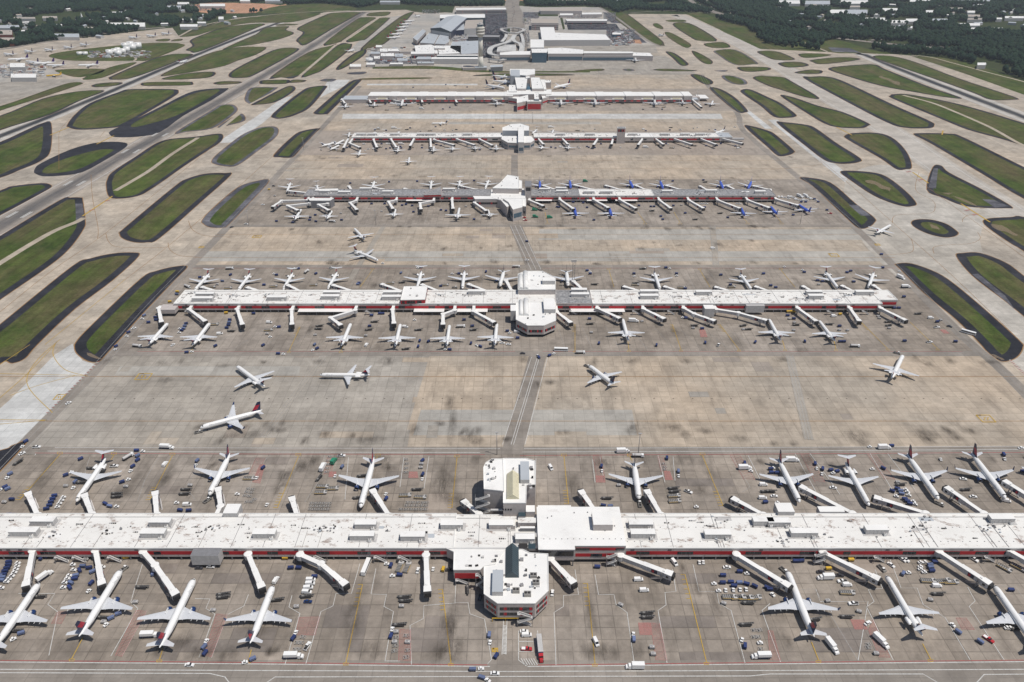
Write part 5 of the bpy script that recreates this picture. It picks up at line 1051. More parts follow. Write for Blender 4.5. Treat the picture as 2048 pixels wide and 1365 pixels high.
def kind(k, desc, **a): KIND[k] = (a, desc)
kind('B', 'white jet with navy wing engines', kind='B', L=47.3, dia=3.9, span=38, letters='DELTA', engr=1.4, finh=7.6)
kind('W', 'white jet with blue winglets', kind='W', L=47.3, dia=3.9, span=37.5, letters='DELTA', wl=1, engr=1.4, finh=7.6)
kind('V', 'shorter white jet with upturned wingtips', kind='V', L=39.5, dia=3.8, span=34.5, letters='DELTA', wl=1, engr=1.15, finh=6.9, rootc=.175)
kind('A', 'short white jet with navy engines', kind='A', L=34.5, dia=3.9, span=34, letters='DELTA', engr=1.2, finh=6.6, rootc=.19, wingx=.38)
kind('M', 'white T-tailed jet', kind='M', L=43.5, dia=3.4, span=32.8, rear=True, ttail=True, letters='DELTA', eng='white', finh=4.9, wingx=.475, rootc=.15, sweep=.42, engr=.95)
kind('C', 'small white T-tailed jet', kind='C', L=31, dia=2.8, span=24, rear=True, ttail=True, eng='white', finh=4.6, wingx=.46, rootc=.15, sweep=.42, engr=.75, lite=True)
kind('S', 'blue-bodied jet with white wings', kind='S', L=33.5, dia=3.9, span=34, wl=2, body='swblue', belly='orange', eng='swblue', fin='swblue', finh=6.6, rootc=.19, wingx=.38, engr=1.05, lite=True)
kind('L', 'large white wide-body jet', kind='L', L=56, dia=5.2, span=49, engr=1.7, finh=9.5, lite=True)
kind('F', 'white cargo jet with purple tail', kind='F', L=50, dia=4.8, span=44, eng='white', fin='purple', finh=9, engr=1.5, lite=True)
kind('Y', 'yellow-bodied jet', kind='Y', L=34, dia=3.4, span=30, body='yellow', belly='yellow', fin='yellow', lite=True)
PROTO = {}
PL = []   # (row tag, nose, tail, kind)
def P_(tagn, txt):
    for s_ in txt.split(';'):
        s_ = s_.strip()
        if not s_: continue
        k, a, b, c, d = s_.split(','); PL.append((tagn, k.strip(), (float(a), float(b)), (float(c), float(d))))
P_('behind the nearest concourse', 'M,152.5,1003,212,914;V,419,991,460,908;B,721,1016,748,916;A,1278,997,1268,924;B,1598.5,1003,1557,917;M,1738.5,1011,1691,923;W,1877,999.5,1813.5,907;W,2011,998,1942,904.5;B,2150,1000,2078,905')
P_('in front of the nearest concourse', 'B,79,1166,-16,1300;B,243,1140,158,1274.5;B,389,1158,319,1297;V,546.5,1172,500,1288;W,1573.5,1142,1628.5,1275;M,1772,1150.5,1846,1271;B,1986.5,1170.5,2082,1302')
P_('on the lane behind the nearest concourse', 'M,473,733,530,773;M,641,749.5,738,748;W,400,856,525,820;A,1178,732,1229,768;M,1806,711,1783,757')
P_('behind the second concourse', 'M,390,580,418,546;M,477,580,500,546;M,567,578,585,545;M,656,577,674,543;M,834,579,843,541;M,925,577,929,540;A,1000,572,1008,541;A,1136,571,1133,541;M,1320,580,1308,542;M,1503,580,1480,545;M,1676,577,1650,541;M,1737,576,1748,543')
P_('in front of the second concourse', 'M,336,646,296,688;M,420,646,384,690;M,702,647,682,691;M,801,648,790,692;M,899,651,893,690;M,994,647,989,690;M,1245,638,1257,681;M,1537,638,1562,680;M,1638,642,1670,680')
P_('on the lane behind the second concourse', 'M,709,458,729,477;M,756,521,707,499;M,1782,450,1752,465')
P_('behind the third concourse', 'M,574,384,581,364;C,636,381,633,367;M,743,382,749,361;M,861,378,863,360;M,917,378,920,359;M,971,376,977,360;S,1080,376,1079.5,361;S,1141.5,376,1139.5,360;S,1266,376,1259,360;S,1326,377,1320,361;S,1446,377,1440,361;S,1496.5,377,1503,362')
P_('in front of the third concourse', 'M,602,420,589,438;C,664,421,653,436;C,791,418,787,431;M,919,416,914,437;C,976,418.5,981,432;S,1148,416,1153,432;S,1218,416,1224,432;S,1481.5,416,1490,431;S,1541,413.5,1555,428;S,1597,410,1620,423')
P_('behind the fourth concourse', 'C,697,273,699,263;C,748,272,750,262;C,767,272,768,263;C,796,271,798,261;C,1066,265,1073,258;C,1104,266,1107,258;A,1430,267,1450,259')
P_('in front of the fourth concourse', 'C,672,284,643,290;C,690,279,667,289;C,678,290,660,297;C,721,300,716,310;C,797,293,794,303;C,868,292,866,303;C,907,289,904,301;C,949,288,951,299;C,992,289,993,300;C,1090,287,1080,298;C,1138,287,1136,298;C,819,314,816,326')
P_('on the lane behind the fourth concourse', 'C,866,246,892,244.5')
P_('in front of the farthest concourse', 'A,693,207,689,216;A,749.5,204.5,747,213;L,807,200,801,215;V,994.5,201,993,211.5;L,1121.5,197.5,1122,213;L,1190,197.5,1191,213;L,1308,197.5,1311.5,214;V,1363,199.5,1368,210;V,1426.5,202,1421,211')
P_('behind the farthest concourse', 'L,1024,157,986,152;L,1027,166,993,163;L,1010,178,970,170;L,1106,177,1142,168')
P_('beside the far terminal', 'L,1270,114,1271.5,126;A,1318,69,1327,71')
P_('by the far hangars', 'B,801,74,774,76;B,806,67,780,69;B,815,59,788,62;B,818,53,794,55;B,826,47,798,49;B,831,41,806,43;A,841,31,829,33;V,709,99,694,103')
P_('on the cargo apron at upper left', 'F,8,108,28,110;F,49,102,66,104.5;F,89,99,107,101.5;F,127,94,145,96.5;F,160,88.5,174,91;F,258,74.5,274,76;F,295,71.5,310,72.5;F,324,67,338,68.5;F,21,120,52,117.5;F,50,123.5,80,125.5;F,72,128,105,125.5;F,101,131.5,122,131;F,166,131.5,188,130;Y,100,151,116,149')
P_('on the upper left runway', 'V,375,121,358,125')
byrow = {}
for t in PL: byrow.setdefault(t[0], []).append(t)
PLANES = []
for rown, lst in byrow.items():
    lst.sort(key=lambda t: (t[2][0] + t[3][0]) / 2); vis = lst
    for i, (rn, k, a, b) in enumerate(lst):
        A_, B_ = G(a[0], a[1], 3.9), G(b[0], b[1], 5.0); A_.z = B_.z = 0
        if k not in PROTO: e = airliner(**KIND[k][0]); PROTO[k] = e
        else: e = copy_tree(PROTO[k])
        d = A_ - B_; c = (A_ + B_) / 2; L = KIND[k][0]['L']
        far = c.y > 1500; s_ = 1.0 if far else max(.93, min(1.06, d.length / L))
        e.location = (c.x, c.y, .18); e.rotation_euler = (0, 0, math.atan2(d.y, d.x)); e.scale = (s_, s_, s_)
        tag(e, '%s, %s %s' % (KIND[k][1], 'alone' if len(lst) == 1 else ordn(i, len(lst)), rn), 'airliner', 'airliners at the airport'); PLANES.append((e, c.copy(), i, len(lst), rn))
for e in PROTO.values():
    pass
for e, *_ in PLANES:
    if 'len_' in e: del e['len_']
# ================================================================ ground vehicles
def wheels(e, xs, ys, r, wd=.28):
    for x in xs:
        for s_ in (-1, 1):
            b = MB(); b.cyl((x, s_ * ys - wd / 2, r), (x, s_ * ys + wd / 2, r), r, r, 'tyre', 10); b.cyl((x, s_ * ys - wd / 2 - .01, r), (x, s_ * ys + wd / 2 + .01, r), r * .5, r * .5, 'steel', 8); b.build('wheel', e)
def hood(b, x0, x1, hw, z0, z1, m, tx0=.0, tx1=.0, ty=.0):
    """box whose top is pulled in, for cabins and bonnets"""
    b.hexa([(x0, -hw, z0), (x1, -hw, z0), (x1, hw, z0), (x0, hw, z0), (x0 + tx0, -hw + ty, z1), (x1 - tx1, -hw + ty, z1), (x1 - tx1, hw - ty, z1), (x0 + tx0, hw - ty, z1)], m)
def mk_t(e):   # baggage tug
    b = MB(); hood(b, -1.5, 1.5, .8, .35, .95, 'white', .05, .25, .06); b.build('body', e)
    b = MB(); hood(b, -.7, .5, .7, .95, 1.6, 'glass', .15, .3, .1); b.box(-.62, .3, -.66, .66, 1.6, 1.7, 'white'); b.build('cab', e); wheels(e, (-.95, .95), .72, .36)
def mk_c(e, m='cartblue', top='cartblue'):   # curtained baggage cart
    b = MB(); b.box(-1.65, 1.65, -.8, .8, .5, .62, 'black'); b.beam((1.65, 0, .5), (2.5, 0, .4), .12, .1, 'steel'); b.build('chassis', e)
    b = MB(); b.box(-1.55, 1.55, -.76, .76, .62, 1.85, m)
    for x in (-.8, 0, .8): b.box(x - .03, x + .03, -.79, .79, .64, 1.83, 'navy_dk')
    b.build('curtain', e); b = MB(); hood(b, -1.66, 1.66, .84, 1.85, 2.02, top, .15, .15, .2); b.build('roof', e); wheels(e, (-1.15, 1.15), .68, .28)
def mk_l(e):   # belt loader
    b = MB(); b.box(-3.2, 2.6, -.95, .95, .45, .95, 'black'); hood(b, -2.6, -1.2, .4, .95, 1.5, 'greymetal', .1, .2, .05); b.build('chassis', e)
    b = MB(); b.beam((-3.9, .35, .95), (4.1, .35, 1.5), .8, .22, 'black'); b.build('conveyor', e)
    b = MB()
    for s_ in (-.12, .82): b.beam((-3.9, s_, 1.15), (4.1, s_, 1.7), .07, .16, 'greymetal')
    for k in range(9): b.beam((-3.6 + k * .9, -.1, 1.09 + k * .062), (-3.6 + k * .9, .8, 1.09 + k * .062), .12, .05, 'steel')
    b.build('rail', e); wheels(e, (-2.2, 1.8), .85, .38)
def mk_k(e, body='white', cabh=.58):   # car
    b = MB(); hood(b, -2.3, 2.3, .9, .32, .92, body, .12, .2, .1); b.build('body', e)
    b = MB(); hood(b, -1.5, 1.0, .82, .92, .92 + cabh, 'glass', .45, .65, .14); b.build('windows', e)
    b = MB(); b.box(-1.02, .32, -.66, .66, .92 + cabh, .98 + cabh, body); b.build('roof', e); wheels(e, (-1.4, 1.4), .8, .34)
def mk_v(e, body='white'):   # van
    b = MB(); hood(b, -2.7, 2.6, 1.0, .4, 1.15, body, .05, .15, .04); hood(b, -2.65, 1.7, .97, 1.15, 2.15, body, .08, .75, .12); b.build('body', e)
    b = MB(); b.add([(1.62, -.85, 1.2), (1.62, .85, 1.2), (.98, .78, 2.05), (.98, -.78, 2.05)], [(0, 1, 2, 3)], 'glass'); b.add([(1.74, -.85, 1.22), (1.74, .85, 1.22), (1.04, .78, 2.08), (1.04, -.78, 2.08)], [(0, 1, 2, 3)], 'glass'); b.build('windshield', e); wheels(e, (-1.7, 1.7), .9, .38)
def mk_p(e, body='white', bed='black'):   # pickup
    b = MB(); hood(b, -2.8, 2.7, .98, .4, 1.05, body, .05, .2, .05); b.build('body', e); b = MB(); b.box(-2.65, -.75, -.82, .82, 1.0, 1.09, bed); b.build('cargo_bed', e)
    b = MB(); hood(b, -.7, 1.2, .9, 1.05, 1.68, 'glass', .2, .6, .14); b.build('windows', e); b = MB(); b.box(-.45, .55, -.72, .72, 1.68, 1.76, body); b.build('roof', e); wheels(e, (-1.8, 1.8), .88, .4)
def mk_x(e, cab='white', box='white', skirt='white', L=6.2):   # box truck
    b = MB(); b.box(-L / 2 - 1.2, L / 2 + 1.6, -.7, .7, .55, .85, 'black'); b.build('chassis', e)
    b = MB(); b.box(-L / 2 - 1.2, L / 2 - 1.2, -1.22, 1.22, 1.75, 3.5, box); b.box(-L / 2 - 1.2, L / 2 - 1.2, -1.21, 1.21, .9, 1.75, skirt); b.build('cargo_box', e)
    b = MB(); hood(b, L / 2 - 1.0, L / 2 + 1.9, 1.1, .6, 1.5, cab, 0, .3, .05); hood(b, L / 2 - 1.0, L / 2 + .9, 1.08, 1.5, 2.5, cab, 0, .5, .1); b.build('cab', e)
    b = MB(); b.add([(L / 2 + .86, -.9, 1.55), (L / 2 + .86, .9, 1.55), (L / 2 + .47, .86, 2.4), (L / 2 + .47, -.86, 2.4)], [(0, 1, 2, 3)], 'glass'); b.build('windshield', e); wheels(e, (-L / 2, L / 2 + .7), 1.0, .5)
def mk_f(e):   # tank truck
    b = MB(); b.box(-4.2, 3.6, -.8, .8, .6, .95, 'black'); b.build('chassis', e)
    b = MB(); b.loft([[(x, 1.15 * s_ * math.sin(a), 1.95 + .95 * s_ * math.cos(a)) for a in [2 * math.pi * k / 12 for k in range(12)]] for x, s_ in ((-4.1, .85), (-3.8, 1), (1.5, 1), (1.8, .85))], 'unit'); b.build('tank', e)
    b = MB(); hood(b, 2.1, 4.1, 1.1, .6, 2.4, 'white', 0, .4, .08); b.build('cab', e); b = MB(); hood(b, 2.6, 4.13, 1.0, 1.5, 2.2, 'glass', 0, .3, .06); b.build('windshield', e); wheels(e, (-3.2, -2, 3.1), 1.0, .5)
def mk_b(e):   # bus or long crew truck
    b = MB(); hood(b, -6, 6, 1.25, .5, 3.0, 'white', .1, .3, .06); b.build('body', e)
    for s_ in (-1, 1): b = MB(); b.box(-5.6, 5.4, s_ * 1.24 - .03, s_ * 1.24 + .03, 1.5, 2.4, 'glass'); b.build('windows', e)
    b = MB(); b.box(5.85, 5.97, -1.0, 1.0, 1.3, 2.6, 'glass'); b.build('windshield', e); wheels(e, (-3.8, 3.8), 1.1, .5)
def mk_m(e):   # container loader
    b = MB(); b.box(-4.3, 3.2, -1.5, 1.5, .5, .95, 'greymetal')
    for k in range(10): b.box(-4.1 + k * .55, -3.85 + k * .55, -1.35, 1.35, .95, 1.02, 'steel' if k % 2 else 'black')
    b.build('platform', e); b = MB()
    for s_ in (-1.45, 1.35): b.box(-4.3, 3.2, s_, s_ + .1, 1.0, 1.25, 'yellow' if s_ < 0 else 'greymetal')
    b.build('rail', e); b = MB(); b.box(1.6, 3.6, -1.5, 1.5, .95, 1.5, 'unit'); hood(b, 2.6, 3.8, .5, 1.5, 2.5, 'greymetal', .1, .2, .05); b.build('cab', e); wheels(e, (-3.2, 2.4), 1.2, .38)
def mk_d(e):   # empty container dolly
    b = MB()
    for y in (-.95, .85): b.box(-1.3, 1.3, y, y + .1, .45, .6, 'unit')
    for x in (-1.3, -.05, 1.2): b.box(x, x + .1, -.95, .95, .45, .6, 'unit')
    b.build('frame', e); b = MB(); b.cyl((0, 0, .5), (0, 0, .64), .6, .6, 'greymetal', 10); b.build('turntable', e); b = MB(); b.beam((1.3, 0, .5), (2.1, 0, .3), .1, .08, 'steel'); b.build('tow_bar', e); wheels(e, (-.9, .9), .8, .22, .15)
def mk_g(e):   # ground power unit
    b = MB(); b.box(-1.5, 1.4, -.85, .85, .45, .6, 'black'); hood(b, -1.4, 1.3, .8, .6, 1.55, 'unit', .06, .25, .05); b.build('body', e)
    b = MB(); b.box(-1.0, .3, -.5, .5, 1.55, 1.62, 'steel'); b.cyl((.7, .3, 1.5), (.7, .3, 1.9), .09, .09, 'black', 6); b.build('vent', e); wheels(e, (-.9, .9), .72, .28)
def mk_n(e):   # low pushback tractor
    b = MB(); hood(b, -2.9, 2.9, 1.15, .35, 1.15, 'greymetal', .1, .25, .1); b.build('body', e)
    b = MB(); hood(b, .5, 2.0, .8, 1.15, 1.95, 'glass', .15, .3, .1); b.box(.65, 1.7, -.7, .7, 1.95, 2.05, 'white'); b.build('cab', e); b = MB(); b.box(-2.5, 0, -.8, .8, 1.15, 1.22, 'black'); b.build('deck', e); wheels(e, (-1.8, 1.8), 1.0, .52, .4)
def mk_R(e):   # red semi with pale blue trailer
    b = MB(); hood(b, 3.2, 5.2, 1.2, .7, 3.0, 'vred', 0, .2, .1); hood(b, 5.2, 7.0, .9, .7, 1.9, 'vred', 0, .3, .15); b.build('cab', e)
    b = MB(); b.box(-8, 3.0, -1.25, 1.25, 1.2, 3.7, 'cartlite'); b.box(-8.02, 3.02, -1.27, 1.27, 3.7, 3.8, 'unit'); b.build('trailer', e)
    b = MB(); b.add([(5.23, -1, 2.0), (5.23, 1, 2.0), (5.06, .95, 2.85), (5.06, -.95, 2.85)], [(0, 1, 2, 3)], 'glass'); b.build('windshield', e); wheels(e, (-6.8, -5.6, 3.4, 6.2), 1.05, .5)
VK = {'t': ('baggage_tug', 'white tug', 'tug', mk_t), 'c': ('baggage_cart', 'blue baggage cart', 'baggage cart', mk_c), 'l': ('belt_loader', 'dark belt loader', 'belt loader', mk_l), 'k': ('parked_car', 'white car', 'car', mk_k), 'v': ('van', 'white van', 'van', mk_v), 'p': ('pickup_truck', 'pickup with dark bed', 'pickup', mk_p),
      'x': ('box_truck', 'white box truck', 'truck', mk_x), 'f': ('tank_truck', 'tank truck', 'tank truck', mk_f), 'b': ('bus', 'long white bus', 'bus', mk_b), 'm': ('container_loader', 'grey container loader', 'loader', mk_m), 'd': ('container_dolly', 'empty container dolly', 'dolly', mk_d), 'g': ('power_unit', 'grey power unit', 'ground power unit', mk_g), 'n': ('pushback_tractor', 'low dark pushback tractor', 'tractor', mk_n), 'R': ('semi_truck', 'red semi truck with pale blue trailer', 'semi truck', mk_R),
      'C': ('baggage_cart', 'pale blue baggage cart', 'baggage cart', lambda e: mk_c(e, 'cartlite', 'cartlite')), 'K': ('parked_car', 'dark car', 'car', lambda e: mk_k(e, 'paint2')), 'G': ('service_truck', 'green service truck', 'truck', lambda e: mk_x(e, 'vgreen', 'vgreen', 'vgreen', 4)), 'r': ('pickup_truck', 'red and white pickup', 'pickup', lambda e: mk_p(e, 'vred', 'white')),
      'X': ('catering_truck', 'white-topped catering truck with navy sides', 'truck', lambda e: mk_x(e, 'white', 'white', 'navy_dk', 6.6)), 'Y': ('yellow_lift', 'yellow service cart', 'service cart', lambda e: mk_c(e, 'yellow', 'yellow')), 'N': ('navy_car', 'navy blue car', 'car', lambda e: mk_k(e, 'navy'))}
GR = {'t': 'white baggage tugs', 'c': 'blue baggage carts', 'C': 'pale blue baggage carts'}
VP = {}
def joined(root):   # one mesh of the same shape for copies too small to show their parts
    b = MB()
    def walk(o):
        if o.type == 'MESH':
            off = len(b.v); b.v += [tuple(v.co) for v in o.data.vertices]; ms = [m.name for m in o.data.materials]
            for p in o.data.polygons: b.f.append([i + off for i in p.vertices]); b.mi.append(b._m(ms[p.material_index])); b.sm.append(p.use_smooth)
        for c in o.children: walk(c)
    walk(root); return b
VEH = []
ORG = {'A': (0, 682), 'B': (512, 682), 'C': (1024, 682), 'D': (1536, 682), 'E': (0, 1023), 'F': (512, 1023), 'G': (1024, 1023), 'H': (1536, 1023), 'I': (0, 341), 'J': (512, 341), 'K': (1024, 341), 'L': (1536, 341)}
VD = {
'A': 'k,550,500,55;c,210,810,60;t,183,850,60;p,295,853,5;k,178,905,55;l,150,975,60;C,85,1070,55;t,60,1100,55;c,45,1175,50;C,65,1190,50;t,5,1195,50;g,38,1295,0;c,98,1275,0;X,1335,860,0;c,1095,883,0;t,1145,888,0;f,1030,935,60;C,1103,925,60;c,1103,960,60;c,1065,1010,60;t,1048,1045,60;c,648,950,50;l,735,1025,0;p,915,1005,5;v,1323,990,80;C,1580,965,75;t,1570,1000,75;c,530,1080,40;t,575,1055,40;C,605,1135,80;t,590,1180,60;c,980,1135,30;t,1030,1113,30;g,530,1165,0;g,1010,1170,0;l,655,1140,0;g,1525,1160,0;l,935,1228,0;l,935,1252,0;l,1490,1195,0;l,1478,1230,0;c,440,1245,15;c,425,1270,15;c,412,1295,15;c,400,1322,15;c,375,1350,15;t,510,1255,15;t,495,1280,15;t,478,1305,15;t,462,1333,15;c,845,1310,-30;C,880,1330,-10;t,935,1330,0;t,1415,1300,0;v,1500,1315,5;m,2000,1105,0;n,1660,1280,60;d,1985,1185;d,2020,1190;d,1975,1210;d,2010,1215;d,1960,1240;d,1995,1245;d,1975,1290;d,2010,1290;d,2035,1270;t,1900,1230,0;c,930,48,60;t,925,72,60;f,1100,48,-10;k,1385,35,70;c,1725,45,60;c,1495,97,15;t,1535,90,15;n,1590,733,20',
'B': 'c,58,40,60;c,178,108,0;t,220,110,0;C,470,35,70;c,490,65,50;t,455,78,30;v,885,35,80;l,1200,68,5;c,1298,50,80;c,1310,5,80;c,1380,10,60;c,1550,75,-5;t,1515,72,0;c,1720,25,80;t,1765,40,-50;c,1795,50,-40;k,1970,20,0;k,2020,30,0;c,58,1022,65;t,8,1100,80;x,537,1020,80;G,623,973,80;C,690,1015,75;t,635,1085,80;p,685,922,0;l,508,1100,75;d,575,960;d,580,990;d,570,1020;d,565,1050;d,590,930;m,540,1170,0;m,620,1185,0;m,525,1218,0;t,90,1315,70;d,445,1300;d,480,1302;d,515,1302;d,550,1302;d,585,1302;d,440,1325;d,475,1325;d,510,1325;d,545,1325;d,580,1325;d,435,1350;d,470,1350;d,505,1350;d,540,1350;d,575,1350;c,1332,965,60;g,1325,988;g,1320,1018;c,1335,1075,80;t,1332,1110,80;l,855,1085,10;l,820,1260,5;t,1040,1230,70;c,1042,1270,70;l,1290,1195,0;m,1200,1240,0;m,1320,1255,0;d,1215,1295;d,1255,1295;d,1295,1295;d,1335,1297;d,1365,1297;d,1205,1320;d,1245,1320;d,1285,1320;d,1325,1320;d,1360,1322;d,1160,1350;d,1200,1350;d,1240,1350;d,1280,1350;d,1320,1350;d,1355,1350;d,1200,950;d,1205,985;d,1200,1020;d,1200,1052',
'C': 'K,85,103,0;c,215,138,-70;t,205,122,-70;c,300,122,35;t,335,105,35;b,393,78,0;f,548,100,0;c,695,25,80;c,1155,40,80;c,1545,20,80;p,1650,35,65;c,1945,15,60;x,885,892,0;f,1008,927,0;v,310,1020,-70;c,715,1010,80;t,720,1045,80;d,1210,985;d,1220,1010;d,1218,1030;c,1238,945,80;C,1330,1050,80;t,1332,1085,80;c,1860,985,80;x,1860,1025,0;t,1910,1045,-20;l,760,1265,0;c,730,1325,-20;C,785,1330,10;l,1290,1185,0;l,1300,1212,0;m,1300,1245,0;m,1305,1287,0;p,1410,1210,-30;n,1022,1310,90;t,1475,1333,0;v,2010,1155,0;l,2030,1210;v,2005,1262,0;c,2025,1297,10;n,600,205,-40;g,855,1160,0',
'D': 'c,293,10,80;c,575,10;c,605,10;f,695,48,0;n,1030,100,-30;c,1090,5;p,1290,12,0;c,1497,10;c,20,1030;t,40,1022;x,925,862,0;c,985,845,0;t,812,852,0;x,190,962,0;c,375,990,75;t,388,1025,75;c,435,1030,70;t,430,1070,70;c,500,1040,15;c,550,1050,15;t,520,1062,15;c,25,1060,0;c,70,1062,0;t,833,1030,0;c,918,1025,-50;t,1378,952,80;c,1882,915,80;t,1890,950,80;k,2025,862,0;k,520,1178,-10;k,1560,1108,-10;g,1035,1135,0;l,1060,1155,0;c,990,1208,-40;c,1030,1190,-10;C,1055,1207,-10;C,1065,1230,-10;c,1110,1290,-10;c,1130,1310,-10;t,1025,1248,-20;c,1090,1272,-10;t,1100,1195,-30;t,1115,1215,-30;t,1125,1240,-30;t,1160,1290,-30;t,1175,1312,-30;l,1580,1195,0;k,48,1245,0;K,280,1258,-10;t,75,1300,0;n,1370,1310,-45;v,1905,1285,-20;k,1640,1250,-10;c,2035,1050,0;l,20,1210,0',
'E': 'c,75,412,5;c,72,435;c,60,460;c,45,485;c,35,510;C,25,535;C,15,558;t,145,418;t,140,442;t,130,468;t,118,492;t,100,518;t,75,545;t,55,567;t,15,615;X,360,530,65;c,335,380,80;c,385,365,70;g,690,388,0;C,665,445,0;c,715,458,10;c,640,478,-50;C,743,488,40;C,610,520,15;c,600,545,15;C,570,578,-20;c,560,615,-40;t,585,430;t,590,472;t,555,518;t,540,543;t,520,573;t,508,612;t,822,448;c,733,580,75;t,713,640,60;C,1225,505,-85;n,990,465,60;l,1135,612,0;l,320,688,0;g,1085,730,0;g,1705,795,0;l,1785,668,5;l,1785,692,5;l,130,960,0;C,175,980,20;t,110,1025,40;C,950,825,25;C,890,860,40;t,850,910,60;g,833,888;l,820,855,-10;X,1200,1000,0;t,1652,1040,75;C,1633,1090,70;c,1640,1140,75;k,1515,1230,0;t,1958,1210,20;C,2020,1187,30;K,1590,455,0;k,1685,445,0;C,75,35;C,102,37;c,127,39;c,152,42;t,60,62;t,92,65;t,122,68;Y,930,368;Y,1010,375;c,1440,-2;c,1510,0;C,5,520',
'F': 'c,280,458;c,343,458;v,160,555,75;c,470,528,0;v,440,552,0;v,435,582;v,420,615;v,408,650;l,405,685,0;N,415,725,0;g,325,765;l,170,712,5;b,880,455,80;c,1078,440,80;t,1045,425,0;t,1090,520,0;c,1148,515,0;m,1150,445,80;m,1210,450,80;k,1293,475,85;t,1415,465,85;Y,1495,470,80;K,1545,470;l,1185,690,0;l,1195,722,0;g,1165,762,0;l,1145,912,0;t,1090,945,75;c,1078,1005,78;g,1120,968;d,1115,1010;g,1110,1048;d,1112,1075;d,1105,1117;d,1197,995;g,1212,1050;d,1210,1112;d,1197,1167;t,320,972,75;c,300,1020,70;d,375,1005;d,330,1050;d,360,1052;d,315,1105;d,345,1105;p,412,1080,75;X,300,1168,0;l,1688,630,-85;K,1788,690,80;C,1863,995,85;t,1870,1050,80;C,1730,1270,5;t,1798,1262,0;k,1908,1298,0;C,1803,1335,-20;t,1850,1355,-30;c,1918,1162,60;Y,235,380',
'G': 'k,322,655,85;v,1010,550,0;v,1055,635,0;v,1295,415,-70;t,1495,412,85;t,1525,410,85;k,1715,450,0;c,1683,518,0;c,1815,488,0;t,1875,502,0;t,1613,583,0;c,1680,577,0;c,1745,572,0;C,1813,577,0;c,1870,587,-20;c,1935,605,-35;c,1770,602,0;c,2035,618,-30;t,1650,640;t,1705,635,85;t,1765,632,85;t,1820,630,85;t,1868,628,85;m,1740,690;m,1810,692;m,1870,697;m,1935,695;l,1885,738,0;g,1690,740,-20;g,868,752,-30;l,1080,818,0;l,1080,852,0;v,670,1050,-75;t,968,985,80;C,972,1030,85;g,1118,1090;g,1128,1145;x,985,1250,180;l,1868,910,0;d,1930,950;d,1975,950;d,1930,1005;d,1965,1005;t,1835,1030,60;c,1858,1083,75;t,1980,1055;d,1985,1100;X,1990,1168,180;k,97,962,0;v,118,993,0;r,118,1103,0;R,225,1120,-85;c,680,450,0',
'H': 'c,218,405;c,262,403;n,125,475,-60;n,905,460,-70;c,10,630;t,35,670,-60;K,418,487,0;K,570,515,0;x,460,538,180;p,590,562,180;v,630,592,0;m,635,655,0;g,475,720;p,678,740,180;g,725,805,-20;l,625,848,0;k,793,897,30;x,505,1085,-75;x,895,1045,-65;g,862,1140;d,800,1065;d,798,1090;k,1070,388,-60;k,1098,388,-60;k,980,432,-60;t,1215,412;t,1250,410;c,1328,412;C,1290,435;C,1295,455;c,1305,482;t,1215,447;t,1215,467;t,1245,490;C,1075,505,50;t,1120,495,0;m,1280,560;m,1400,562;m,1460,570;v,1345,600,0;l,1355,665,0;g,1295,712,-15;t,1470,912,-60;C,1515,970,-60;C,1690,1048,-60;r,1758,1025,-60;t,1905,935;t,1930,937;l,1980,940;p,1640,385,-60;m,1890,460,-50;m,2000,455,-50;c,1935,635;l,370,870;Y,660,395;Y,480,465',
'I': 'f,1840,790;c,1845,840,60;f,1500,935,-30;Y,1420,975;C,1415,995;Y,1360,1055;C,1155,1165,60;t,1140,1190;c,1190,1220;c,1245,1180;c,1250,1202;k,1070,1265,40;c,1030,1300,50;t,1015,1330;k,1970,430;K,1855,455,50;c,1490,1230,30;C,1480,1250;C,1470,1270;c,1455,1285;t,1440,1270;t,1435,1300;m,1720,1235;c,1840,1200;C,1835,1220;c,1830,1242;c,1815,1265;l,1850,1290;v,1760,1310;C,1780,890;m,1700,935;g,1740,915;m,1830,945;c,1600,860;c,2030,1150;Y,1810,1145',
'J': 'c,165,840;t,145,830;m,145,930;c,65,920;c,340,790;t,310,788;f,405,815,70;p,605,783,0;c,480,830,60;m,465,920;c,825,905;C,815,915;C,1160,825,70;l,1170,900;m,1080,905;c,1320,780;t,1295,782;c,1625,830;t,1570,830;m,1515,920;c,1478,930;n,1590,940;c,1840,815,80;t,1015,745;c,925,1165;c,990,1150;c,1015,1150;v,107,1220;m,105,1280;c,185,1258;t,155,1255;g,90,1310;t,115,1335;l,510,1248;l,500,1272;g,475,1320;l,950,1215;c,910,1250;l,905,1278;v,1195,1255;g,880,1325;l,1300,1280;t,1270,1200;c,1665,1200;f,1640,1255;c,1730,1250;l,1740,1280;c,2010,1290;t,2030,1305;c,165,410;c,295,420;c,430,400;c,435,380;c,480,412;f,610,412;c,685,400;c,755,105;c,1065,95;c,1290,90;c,1745,85;c,1745,395;c,475,360;g,680,345;g,1005,330;c,1260,335;c,925,270;c,1030,270;c,1200,275;c,1170,282;c,1250,285;c,1380,290;c,1480,320;c,1520,325;g,1680,290;K,140,125;Y,105,155;g,150,205;k,55,275',
